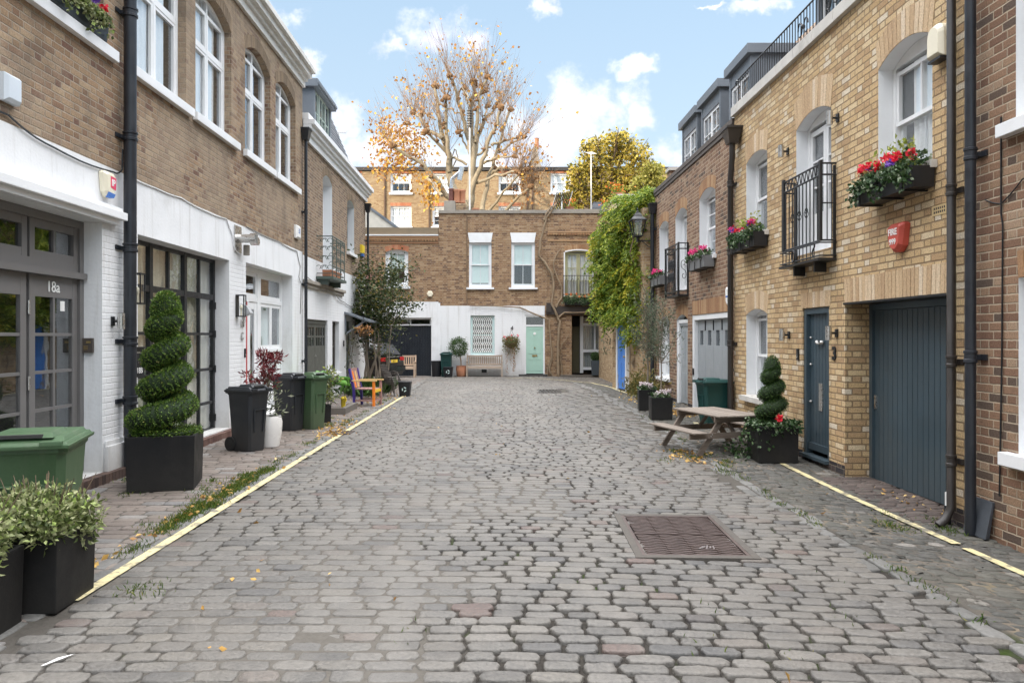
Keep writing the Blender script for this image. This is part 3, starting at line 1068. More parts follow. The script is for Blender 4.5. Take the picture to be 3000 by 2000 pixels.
# ------------------------------------------------------------------ left row
def house_18a():
    ops = [Op(4.55, 8.58, .11, 3.0, 0, .24, 1), Op(6.9, 8.62, 5.06, 6.9, .22, .14, 0)]
    h = house('mews_house', 'brown brick house above white grey-doored garage, nearest on the left', L, 1.6, 9.07, 8.1, ops,
              [BR_L, RENDER, WBRICK, LEAD, DARK], lambda a, z: 0 if z > 3.67 else (2 if z < 3.0 else 1), (3.67, 3.0))
    o = ops[0]
    # cornice and shop-front style ledge
    slab(h, L, [(1.6, 9.065, .003, .10, 7.55, 7.68), (1.6, 9.065, .003, .2, 7.68, 7.86), (1.6, 9.065, .003, .3, 7.86, 8.1)], OLDWHITE, 'cornice', .008)
    slab(h, L, [(1.7, 8.80, .003, .09, 3.0, 3.06), (1.7, 8.88, .003, .15, 3.06, 3.15), (1.7, 8.84, .003, .11, 3.15, 3.20)], WHITE, 'ledge', .008)
    mb = MB(L)
    mb.prism([(8.62, -.05), (9.05, -.05), (9.05, .40), (8.62, .40)], .002, .045)
    mb.prism([(8.62, .40), (9.05, .40), (9.05, .46), (8.62, .46)], .002, .022)
    mb.build('plinth', RENDER, h, bevel=.012)
    d = -o.dep
    fm = MB(L)
    fm.box(8.50, 8.577, d - .1, d + .03, .13, 2.997)
    fm.box(4.553, 8.50, d - .1, d + .028, 2.91, 2.997)
    fm.box(4.553, 8.50, d - .1, d + .01, 2.40, 2.50)
    fm.box(4.553, 8.57, d - .0, d + .075, 2.33, 2.40)
    # top lights
    tops = [(4.6, 5.56), (5.6, 6.57), (6.61, 7.58), (7.62, 8.5)]
    for a, b in tops:
        sash(fm, a, b, 2.50, 2.91, d + .005, .085, 1, 0, .035)
    gd = fm.build('garage_doorway', GREYDOOR, h)
    g = MB(L)
    g.box(4.6, 8.5, d - .03, d - .026, 2.5, 2.91)
    g.build('pane', GLASS_W, gd)
    for a, b in tops:
        m = MB(L)
        z0, z1 = .14, 2.33
        w = .10
        m.box(a + .004, a + w, d - .045, d, z0, z1)
        m.box(b - w, b - .004, d - .045, d, z0, z1)
        m.box(a + w, b - w, d - .045, d - .002, 2.10, z1)
        m.box(a + w, b - w, d - .045, d - .002, z0, .50)
        c = (a + b) / 2
        m.box(c - .018, c + .018, d - .04, d - .004, .5, 2.10)
        for z in (.90, 1.30, 1.70):
            m.box(a + w, b - w, d - .04, d - .006, z - .017, z + .017)
        m.box(a + w + .02, b - w - .02, d - .006, d + .006, .18, .44)
        lf = m.build('door_leaf', GREYDOOR, gd, bevel=.003)
        gl = MB(L)
        gl.box(a + w, b - w, d - .026, d - .022, .5, 2.10)
        gl.build('pane', GLASS, gd)
    for a in (7.60, 5.58):
        for z in (.62, 1.2, 1.98):
            hg = MB(L)
            hg.tube([(a, d + .012, z - .07), (a, d + .012, z + .07)], .012, 8)
            hg.build('hinge', STEEL, gd)
    # dim room content behind the glass: a pale back wall lit through the panes
    text('door_number', '18a', .17, Vector(L.w(8.03, d + .004, 2.21)), ROT_L, .003, WHITEPL, h)
    nt = MB(L)
    nt.box(8.20, 8.28, d - .024, d - .019, 1.96, 2.07)
    nt.build('paper_notice', WHITEPL, h)
    st = MB(L)
    y = 4.6
    while y < 9.0:
        st.box(y, y + .066, .0, .115, -.1, .105)
        y += .074
    st.build('brick_step', islandmat('step_brick', [(0, (.06, .04, .035)), (1, (.14, .09, .07))], .85, .006), h)
    o = ops[1]
    window(h, L, o, 'casement', fw=.06, mid=6.26, cur=[('side', 0, .55, 0, 1)], sillp=(.08, .13), sillx=.2)
    voussoirs(h, L, o, .23, VOUS_D)
    return h


def house_18bc():
    W = [Op(9.40, 10.90, 5.06, 6.9, .22, .13, 0), Op(11.24, 12.76, 5.06, 6.9, .22, .13, 0),
         Op(13.46, 14.96, 5.06, 6.9, .22, .13, 0), Op(15.32, 16.83, 5.06, 6.9, .22, .13, 0)]
    bw = Op(9.43, 12.66, .12, 2.98, 0, .25, 1, 1.2)
    dw = Op(13.50, 16.58, .12, 3.03, 0, .24, 1)
    h = house('mews_house', 'brown brick house with four tall arched windows over white ground floor with black-gridded glazing', L, 9.09, 17.43, 8.1, W + [bw, dw],
              [BR_L, RENDER, WBRICK, LEAD, DARK], lambda a, z: 0 if z > 3.66 else (1 if z > 3.0 or a < 13.0 and z > 2.98 else 2), (3.66, 3.0))
    slab(h, L, [(9.09, 17.43, .003, .07, 7.52, 7.66), (9.09, 17.44, .003, .13, 7.66, 7.74), (9.09, 17.47, .003, .22, 7.74, 7.86), (9.09, 17.5, .003, .30, 7.86, 7.97), (9.09, 17.45, -.1, .12, 7.97, 8.12)], OLDWHITE, 'cornice', .01)
    for i, o in enumerate(W):
        cur = [('sheer', 0, .5 if i < 2 else .36, 0, 1), ('sheer', .52, .86 if i < 2 else .62, 0, 1)]
        w = window(h, L, o, 'casement', fw=.06, mid=6.26, cur=cur)
        voussoirs(h, L, o, .23, VOUS_D)
    for a0, a1 in ((9.22, 11.02), (11.12, 13.0), (13.34, 15.12), (15.2, 17.05)):
        slab(h, L, [(a0, a1, .003, .085, 4.93, 5.055), ], WHITE, 'sill', .01)
    mb = MB(L)
    for o in W:
        mb.box(o.a0 + .003, o.a1 - .003, -.13, .01, 5.02, 5.064)
    mb.build('sill_top', WHITE, h)
    # steel-framed glazing
    o = bw
    d = -o.dep
    m = MB(L)
    cols = [9.2, 9.75, 10.32, 10.90, 11.46, 12.03, 12.62]
    zr = [.10, .57, 1.13, 1.72, 2.34, 2.97]
    for i, a in enumerate(cols[1:-1]):
        w = .045 if i in (1, 3) else .026
        m.box(a - w, a + w, d - .05, d + (.012 if i in (1, 3) else 0), .125, 2.97)
    m.box(9.434, 9.49, d - .06, d + .01, .125, 2.976)
    m.box(12.585, 12.655, d - .06, d + .01, .125, 2.976)
    for i, z in enumerate(zr):
        w = .045 if i in (0, 4, 5) else .022
        m.box(9.49, 12.585, d - .052, d + (.006 if i in (0, 4, 5) else -.004), max(.126, z - w), min(2.975, z + w))
    for z in (.30, 1.13, 1.72, 2.20):
        m.tube([(12.625, d + .018, z - .06), (12.625, d + .018, z + .06)], .02, 8)
    gz_ = m.build('steel_glazing', IRON, h)
    g = MB(L)
    g.box(9.44, 12.6, d - .024, d - .02, .14, 2.96)
    g.build('pane', GLASS_W, gz_)
    curtain(gz_, L, 9.45, 12.62, .13, 2.96, d - .11, CREAMCURT, 'curtain', .03, .16)
    # door recess of the third flat: red door, white frame, fixed light and panel
    o = dw
    d = -o.dep
    m = MB(L)
    m.box(13.503, 16.577, d - .08, d + .004, 2.93, 3.027)
    m.box(13.503, 16.577, d - .08, d + .010, 2.36, 2.45)
    m.box(14.20, 14.32, d - .08, d + .02, .13, 2.36)
    m.box(14.86, 15.06, d - .08, d + .015, .13, 2.93)
    m.box(16.5, 16.577, d - .08, d + .012, .13, 2.93)
    sash(m, 13.52, 14.86, 2.45, 2.93, d - .005, .07)
    sash(m, 15.06, 16.5, 2.45, 2.93, d - .005, .07)
    sash(m, 15.06, 15.78, 1.42, 2.36, d - .005, .075)
    sash(m, 15.79, 16.5, 1.42, 2.36, d - .005, .075)
    m.box(15.06, 16.5, d - .05, d + .03, 1.35, 1.42)
    m.box(15.06, 16.5, d - .06, d - .02, .13, 1.35)
    m.box(15.16, 16.40, d - .06, d - .005, .30, 1.22)
    m.box(15.06, 16.5, d - .05, d + .05, .13, .2)
    sash(m, 14.32, 14.86, .15, 2.36, d - .005, .15, 0, 0)
    wf = m.build('white_screen', WHITE, h, bevel=.004)
    g = MB(L)
    g.box(13.53, 16.5, d - .03, d - .026, 2.47, 2.92)
    g.box(15.1, 16.48, d - .03, d - .026, 1.43, 2.34)
    g.box(14.34, 14.84, d - .03, d - .026, .2, 2.3)
    g.build('pane', GLASS, wf)
    curtain(wf, L, 15.2, 16.4, 1.4, 2.3, d - .2, BLIND, 'blind', 0)
    m = MB(L)
    m.box(13.51, 14.20, d - .05, d + .03, .13, 2.35)
    m.box(13.6, 13.82, d + .03, d + .04, .3, 1.0)
    m.box(13.9, 14.12, d + .03, d + .04, .3, 1.0)
    m.build('red_door', RED, h, label='red front door, half hidden in the recess')
    st = MB(L)
    y = 9.1
    while y < 13.0:
        st.box(y, y + .066, .0, .10, -.1, .10)
        y += .074
    st.build('brick_step', islandmat('step_brick', [(0, (.10, .05, .04)), (1, (.17, .10, .08))], .85, .006), h)
    text('house_number', '18', .19, Vector(L.w(13.27, .012, 1.90)), ROT_L, .01, STEEL, h)
    text('house_number', 'C', .19, Vector(L.w(13.27, .012, 1.68)), ROT_L, .01, STEEL, h)
    return h


def house_left_far():
    A, Bq = Op(19.48, 20.57, 3.24, 5.84, .16, .25, 1), Op(22.64, 23.75, 4.28, 5.78, .15, .22, 1)
    gar, win, dr = Op(17.72, 20.02, .0, 2.10, 0, .06, 2), Op(20.60, 21.50, .66, 2.10, 0, .13, 2), Op(22.5, 23.4, .06, 2.15, 0, .14, 2)
    h = house('mews_house', 'grey-brown house with white cornice and slate mansard roof, farthest on the left', L, 17.45, 25.8, 6.5, [A, Bq, gar, win, dr],
              [BR_L2, WHITE, WBRICK, LEAD, DARK], lambda a, z: 0 if z > 3.6 else 2, (3.6,))
    slab(h, L, [(17.46, 25.82, .003, .07, 6.34, 6.50), (17.46, 25.83, .003, .13, 6.50, 6.58), (17.46, 25.86, .003, .20, 6.58, 6.68), (17.46, 25.9, .003, .28, 6.68, 6.80), (17.46, 25.84, -.25, .14, 6.80, 6.95)], WHITE, 'cornice', .01)
    slab(h, L, [(17.47, 21.9, .003, .06, 2.86, 2.95), (17.47, 21.95, .003, .11, 2.95, 3.03)], CONCRETE, 'ledge', .01)
    # mansard with slates
    mr = MB()
    n = 14
    P0, P1 = Vector((-4.78, 0, 6.93)), Vector((-5.75, 0, 9.25))
    for i in range(n):
        p, q = P0.lerp(P1, i / n), P0.lerp(P1, (i + 1.25) / n)
        y = 17.5 + (i % 2) * .13
        while y < 25.75:
            y1 = min(y + .25, 25.78)
            e = .012
            mr.add([(p.x + .02, y + .004, p.z), (p.x + .02, y1, p.z), (q.x - .004, y1, q.z), (q.x - .004, y + .004, q.z),
                    (p.x, y + .004, p.z), (p.x, y1, p.z), (q.x - .02, y1, q.z), (q.x - .02, y + .004, q.z)],
                   [(0, 1, 2, 3), (0, 4, 5, 1), (0, 3, 7, 4), (1, 5, 6, 2)])
            y += .254
    mr.build('mansard_slates', SLATE, h, fix=False)
    mr = MB()
    mr.add([(-4.80, 17.5, 6.9), (-4.80, 25.78, 6.9), (-5.8, 25.78, 9.2), (-5.8, 17.5, 9.2), (-11.4, 25.78, 9.5), (-11.4, 17.5, 9.5), (-11.4, 25.78, 6.9), (-11.4, 17.5, 6.9)],
           [(0, 1, 2, 3), (3, 2, 4, 5), (1, 6, 4, 2), (0, 3, 5, 7), (5, 4, 6, 7)])
    mr.build('roof', LEAD, h)
    # dormer
    dm = MB(L)
    dm.box(19.12, 19.27, -1.3, -.14, 6.96, 8.10)
    dm.box(20.95, 21.12, -1.3, -.14, 6.96, 8.10)
    dm.box(19.0, 21.22, -1.6, -.02, 8.10, 8.30)
    dm.box(19.04, 21.18, -1.55, .02, 8.15, 8.22)
    dr_ = dm.build('dormer', LEAD, h, bevel=.01)
    m = MB(L)
    sash(m, 19.27, 19.72, 7.0, 8.10, -.18, .05, 0, 1)
    sash(m, 19.74, 20.48, 7.0, 8.10, -.16, .06, 1, 1)
    sash(m, 20.50, 20.95, 7.0, 8.10, -.18, .05, 0, 1)
    m.box(19.27, 20.95, -.24, -.1, 6.955, 7.0)
    wv = m.build('dormer_window', simple('green_white_paint', (.42, .50, .45), .5, .06), dr_)
    g = MB(L)
    g.box(19.3, 20.93, -.205, -.2, 7.02, 8.08)
    g.build('pane', GLASS, dr_)
    dk = MB(L)
    dk.box(19.3, 20.93, -.9, -.5, 6.99, 8.09)
    dk.build('dark_room', DARK, dr_)
    window(h, L, A, 'pair', mat=WHITE, fw=.05, nh=2, cur=[('sheer', 0, 1, 0, 1)])
    voussoirs(h, L, A, .2, VOUS_D)
    window(h, L, Bq, 'sash', mat=DKGREEN, fw=.05, sillp=(.1, .1), sillmat=WHITE)
    voussoirs(h, L, Bq, .2, VOUS_D)
    # iron balcony
    bl = MB(L)
    bl.box(18.72, 20.38, .003, .44, 3.13, 3.20)
    bl.box(18.8, 18.9, .003, .3, 3.0, 3.13)
    bl.box(20.2, 20.3, .003, .3, 3.0, 3.13)
    bal = bl.build('balcony', simple('grey_green_iron', (.07, .095, .08), .5, .15, 6), h)
    r = MB(L)
    r.tube([(18.8, .003, 4.22), (18.8, .4, 4.22), (20.3, .4, 4.22), (20.3, .003, 4.22)], .016, 6)
    r.tube([(18.8, .003, 3.28), (18.8, .4, 3.28), (20.3, .4, 3.28), (20.3, .003, 3.28)], .012, 6)
    for a, d_ in ((18.8, .4), (19.3, .4), (19.8, .4), (20.3, .4)):
        r.tube([(a, d_, 3.2), (a, d_, 4.22)], .012, 6)

    def scroll(c, q, k, s=1):
        pts = []
        for i in range(15):
            th = i / 14 * 4.4
            rr = q * (1 - i / 18)
            pts.append((c[0] + s * rr * math.cos(th) * k[0], c[1] + s * rr * math.cos(th) * k[1], c[2] + rr * math.sin(th)))
        return pts
    for i in range(5):
        a = 18.95 + i * .3
        for z in (3.42, 3.66, 3.9, 4.1):
            for s_ in (-1, 1):
                r.tube(scroll((a + s_ * .06, .4, z), .10, (1, 0), s_), .008, 4)
    for d_ in (.11, .28):
        for z in (3.42, 3.66, 3.9, 4.1):
            for a in (18.8, 20.3):
                for s_ in (-1, 1):
                    r.tube(scroll((a, d_ + s_ * .045, z), .09, (0, 1), s_), .008, 4)
    r.build('scroll_railing', simple('grey_green_iron_rail', (.07, .095, .08), .5, .15, 6), bal)
    # ground floor joinery
    d = -.06
    m = MB(L)
    m.box(17.725, 18.86, d - .05, d, .02, 1.35)
    m.box(18.87, 20.015, d - .05, d, .02, 1.35)
    m.box(17.725, 20.015, d - .05, d + .02, 2.0, 2.095)
    for a, b in ((17.725, 18.86), (18.87, 20.015)):
        sash(m, a, b, 1.35, 2.0, d, .09, 3, 1, .05)
    gd = m.build('garage_door', GARGREY, h, label='weathered grey green garage doors with small panes')
    g = MB(L)
    g.box(17.75, 20.0, d - .028, d - .024, 1.4, 1.98)
    g.build('pane', GLASS, gd)
    lk = MB(L)
    lk.box(18.80, 18.94, d, d + .02, 1.16, 1.2)
    lk.build('lock', STEEL, gd)
    window(h, L, win, 'sash', mat=simple('dark_brown_frame', (.055, .048, .04), .5, .1), fw=.07, nv=0, cur=[('blind', .1, .9, 0, 1, CURTAIN)], sillp=(.09, .12), sillmat=WHITE)
    m = MB(L)
    m.box(22.5, 23.4, -.18, -.10, .06, 2.14)
    for a in (22.6, 22.98):
        for z0, z1 in ((.2, .8), (.95, 1.95)):
            m.box(a, a + .32, -.10, -.09, z0, z1)
    m.build('front_door', DKGREEN, h, label='dark green front door under the lead hood')
    hd = MB(L)
    hd.add([(22.2, 0, 2.42), (24.1, 0, 2.42), (24.1, .75, 2.16), (22.2, .75, 2.16), (22.2, 0, 2.36), (24.1, 0, 2.36), (24.1, .75, 2.10), (22.2, .75, 2.10)],
           [(0, 1, 2, 3), (4, 5, 6, 7), (0, 3, 7, 4), (1, 2, 6, 5), (3, 2, 6, 7), (0, 1, 5, 4)])
    for a in (22.3, 24.0):
        hd.bar((a, .02, 1.75), (a, .6, 2.14), .05, .05)
        hd.bar((a, .02, 1.75), (a, .02, 2.3), .05, .05)
    hd.build('door_hood', LEAD, h)
    pl = MB(L)
    pl.tube([(22.1, .002, 1.47), (22.1, .02, 1.47)], .09, 16)
    pl.build('number_plaque', IRON, h)
    text('house_number', '8', .11, Vector(L.w(22.1, .022, 1.47)), ROT_L, .002, WHITEPL, h)
    return h


# ------------------------------------------------------------------ right row
def railing(mb, p0, p1, z0, z1, n, r=.009, rr=.014, mid=()):
    p0, p1 = Vector(p0), Vector(p1)
    for z in (z0, z1, *mid):
        mb.tube([(p0.x, p0.y, z), (p1.x, p1.y, z)], rr, 6)
    for i in range(n + 1):
        p = p0.lerp(p1, i / n)
        mb.tube([(p.x, p.y, z0), (p.x, p.y, z1)], r, 5)


def house_3():
    W1, W2, W3 = Op(11.5, 12.46, 3.33, 4.56, .10, .17, 2), Op(9.30, 10.38, 2.80, 4.55, .13, .17, 2), Op(7.14, 8.15, 3.37, 4.6, .14, .17, 2)
    G, D, GA = Op(11.49, 12.46, .70, 2.03, .09, .17, 2), Op(9.36, 10.17, .06, 2.06, 0, .07, 0), Op(6.87, 8.93, -.1, 2.075, 0, .33, 0, .2)
    h = house('mews_house', 'yellow brick house with slate blue garage and number 3 door, on the right', R, 6.63, 13.08, 5.54, [W1, W2, W3, G, D, GA],
              [BR_Y, PLINTH, WHITE, LEAD, DARK], lambda a, z: 0 if z > .12 else 1, (.12,))
    cp = MB(R)
    y = 6.64
    while y < 13.05:
        y1 = min(y + .62, 13.1)
        cp.box(y, y1 - .008, -.25, .065, 5.545, 5.70)
        y += .62
    cp.build('coping', STONE, h, bevel=.008)
    for o, c, kw in ((W1, [('sheer', 0, .42, 0, 1)], {}), (W3, [('sheer', 0, .28, 0, 1), ('sheer', .3, .8, 0, 1)], {})):
        window(h, R, o, 'sash', nv=1, fw=.05, head=.1, cur=c, sillp=(.07, .08), sillmat=STONE)
        voussoirs(h, R, o, .31, VOUS_Y, .078)
    window(h, R, G, 'sash', nv=1, fw=.05, head=.1, cur=[('sheer', .0, .8, 0, 1)], sillp=(.09, .09), sillmat=STONE)
    voussoirs(h, R, G, .30, VOUS_Y, .078)
    window(h, R, W2, 'pair', fw=.055, nh=2, nv=0, mid=0, head=.1, name='french_window', glass=GLASS_W, cur=[('sheer', 0, .2, .3, 1)])
    voussoirs(h, R, W2, .40, VOUS_Y, .078)
    voussoirs(h, R, D, .21, VOUS_Y, .072, splay=.18, lw=.04, name='brick_lintel')
    voussoirs(h, R, GA, .30, VOUS_Y, .072, splay=.1, lw=.0, name='brick_lintel')
    slab(h, R, [(6.87, 8.96, -.30, .012, 2.062, 2.085)], IRON, 'steel_lintel')
    # balcony cage in front of the french window
    bm_ = MB(R)
    d1 = .17
    ya, yb = 9.16, 10.40
    bm_.box(ya - .02, yb + .02, .003, d1 + .06, 2.62, 2.65)
    for y in (9.45, 10.1):
        bm_.box(y - .02, y + .02, .0, .15, 2.50, 2.62)
    bm_.box(ya, ya + .05, d1, d1 + .03, 2.86, 3.86)
    bm_.box(yb - .07, yb, d1, d1 + .03, 2.86, 3.86)
    bm_.box(yb - .07, yb, .003, .03, 2.66, 3.80)
    bm_.box(ya, ya + .03, .003, .03, 2.62, 3.80)
    for z in (2.87, 3.68, 3.82):
        bm_.tube([(ya, .003, z), (ya, d1 + .012, z), (yb, d1 + .012, z), (yb, .003, z)], .013, 6)
    for z in (2.68, 2.84):
        bm_.tube([(ya - .01, .003, z), (ya - .01, d1 + .04, z), (yb + .01, d1 + .04, z), (yb + .01, .003, z)], .010, 6)
    n = 11
    for i in range(1, n):
        y = ya + (yb - ya) * i / n
        bm_.tube([(y, d1 + .012, 2.87), (y, d1 + .012, 3.68)], .008, 6)
        y2 = ya + (yb - ya) * (i + .35) / n
        bm_.tube([(y2, d1 + .04, 2.66), (y2, d1 + .04, 2.85)], .007, 5)
        # hoops of the top border
        bm_.tube([(y - .05 + .1 * k / 8, d1 + .012, 3.68 + .13 * math.sin(math.pi * k / 8)) for k in range(9)], .007, 4)
        if i in (4, 6, 8):
            for q in range(4):
                bm_.tube([(y + .028 * math.sin(math.pi * k / 6) * math.cos(q * 1.57 + k * .5), d1 + .012 + .028 * math.sin(math.pi * k / 6) * math.sin(q * 1.57 + k * .5), 3.20 + .15 * k / 6) for k in range(7)], .0045, 4)
    for i in range(1, 3):
        d_ = d1 * i / 3
        bm_.tube([(ya, d_, 2.87), (ya, d_, 3.82)], .007, 5)
    bm_.tube([(ya, .003, 3.33), (ya, d1, 3.33)], .009, 5)
    bm_.tube([(9.95 + .05 * math.cos(k * .52), d1 + .045, 2.755 + .075 * math.sin(k * .52)) for k in range(13)], .012, 5)
    bm_.tube([(9.32 + .04 * math.sin(k), d1 + .045, 2.68 + .03 * k) for k in range(7)], .010, 5)
    bm_.build('iron_balcony', IRON, h)
    # front door
    frame3(h, R, 9.363, 10.167, .10, 2.055, -.02, .075, TEALDOOR)
    dr = planks(h, R, 9.44, 10.09, .16, 1.98, -.075, TEALDOOR, .093, 'front_door', label='slate blue boarded front door')
    m = MB(R)
    m.box(9.36, 10.17, -.1, .05, .06, .10)
    m.prism([(9.45, .16), (10.08, .16), (10.08, .25), (9.45, .25)], -.075, -.045)
    m.build('threshold', TEALDOOR, h)
    m = MB(R)
    m.box(9.70, 9.80, -.075, -.062, .70, 1.06)
    m.build('letter_slot', STEEL, dr)
    m = MB(R)
    m.tube([(9.75 + .07, -.05, 1.60), (9.75 + .03, -.04, 1.585), (9.75 - .03, -.04, 1.585), (9.75 - .07, -.05, 1.60)], [.028, .015, .015, .028], 10)
    m.ball(R.w(9.75, -.03, 1.585) if False else (9.82, -.05, 1.60), .03)
    m.ball((9.68, -.05, 1.60), .03)
    m.build('knocker', STEEL, dr)
    for z in (.80, 1.30, 1.66):
        m = MB(R)
        m.ball((10.04, -.06, z), .018)
        if z < 1:
            m.tube([(10.04, -.04, .80), (9.98, -.04, .80)], .008, 6)
        m.build('handle' if z < 1 else 'lock', STEEL, dr)
    text('house_number', '3', .23, Vector(R.w(9.20, .004, 1.46)), ROT_R, .012, IRON, h, bold=.006)
    # garage
    frame3(h, R, 6.873, 8.927, -.06, 2.06, -.29, .07, TEALDOOR)
    gd = planks(h, R, 6.945, 8.855, -.02, 1.985, -.32, TEALDOOR, .098, 'garage_door', label='slate blue vertically boarded garage door')
    m = MB(R)
    m.box(8.80, 8.83, -.32, -.30, .82, .98)
    m.build('handle', STEEL, gd)
    m = MB(R)
    for i in range(6):
        for z in (2.85, 2.885):
            m.box(6.93 + i * .032, 6.948 + i * .032, .002, .006, z, z + .022)
    gr = MB(R)
    gr.box(6.90, 7.14, .002, .005, 2.83, 2.925)
    g = gr.build('air_brick', simple('buff_air_brick', (.56, .42, .22), .8, .1), h)
    m.build('air_slot', DARK, g)
    # roof terrace: railing, mansard, dormer
    rl = MB(R)
    railing(rl, (6.7, -.06, 0), (13.05, -.06, 0), 5.74, 6.20, 64, .008, .013)
    for i in range(3):
        y = 10.3 - i * .9
        rl.ball((y, -.06, 5.98), .035, 8, 5)
        for s_ in (-1, 1):
            rl.tube([(y + s_ * (.10 + .07 * math.cos(k * .6)), -.06, 5.97 + .1 * math.sin(k * .6)) for k in range(10)], .010, 5)
    rl.tube([(13.1, -.06, 6.18), (13.16, -.06, 6.22), (13.2, -.06, 6.16), (13.15, -.06, 6.13)], .014, 5)
    rl.build('terrace_railing', IRON, h)
    mans = MB(R)
    n = 15
    p0, p1 = (-.95, 5.55), (-2.1, 8.6)
    for i in range(n):
        q0 = (p0[0] + (p1[0] - p0[0]) * i / n, p0[1] + (p1[1] - p0[1]) * i / n)
        q1 = (p0[0] + (p1[0] - p0[0]) * (i + 1.2) / n, p0[1] + (p1[1] - p0[1]) * (i + 1.2) / n)
        y = 6.6 + (i % 2) * .09
        while y < 12.2:
            mans.add([(y, q0[0] + .03, q0[1]), (y + .17, q0[0] + .03, q0[1]), (y + .17, q1[0], q1[1]), (y, q1[0], q1[1]), (y, q0[0], q0[1] - .01), (y + .17, q0[0], q0[1] - .01)],
                     [(0, 1, 2, 3), (0, 4, 5, 1)])
            y += .174
    mans.build('mansard_tiles', TILE, h, fix=False)
    rf = MB(R)
    rf.add([(6.64, -.98, 5.5), (12.25, -.98, 5.5), (12.25, -2.15, 8.62), (6.64, -2.15, 8.62), (12.25, -6.9, 8.7), (6.64, -6.9, 8.7), (12.25, -6.9, 5.5), (6.64, -6.9, 5.5)],
           [(0, 1, 2, 3), (3, 2, 4, 5), (1, 6, 4, 2), (0, 3, 5, 7)])
    rf.build('roof', TILE, h)
    dm = MB(R)
    dm.box(8.0, 11.65, -2.2, -.75, 7.0, 7.12)
    dm.box(7.9, 11.75, -2.2, -.62, 7.12, 7.22)
    dm.box(11.5, 11.62, -2.0, -.80, 5.6, 7.0)
    dm.box(7.9, 8.1, -2.0, -.80, 5.6, 7.0)
    dmr = dm.build('dormer', LEAD, h, bevel=.01)
    m = MB(R)
    for i in range(4):
        a = 8.1 + i * .85
        sash(m, a, a + .84, 5.7, 7.0, -.85, .07, 1, 2)
    m.build('dormer_window', WHITE, dmr)
    g = MB(R)
    g.box(8.1, 11.5, -.9, -.89, 5.7, 7.0)
    g.build('pane', GLASS, dmr)
    return h


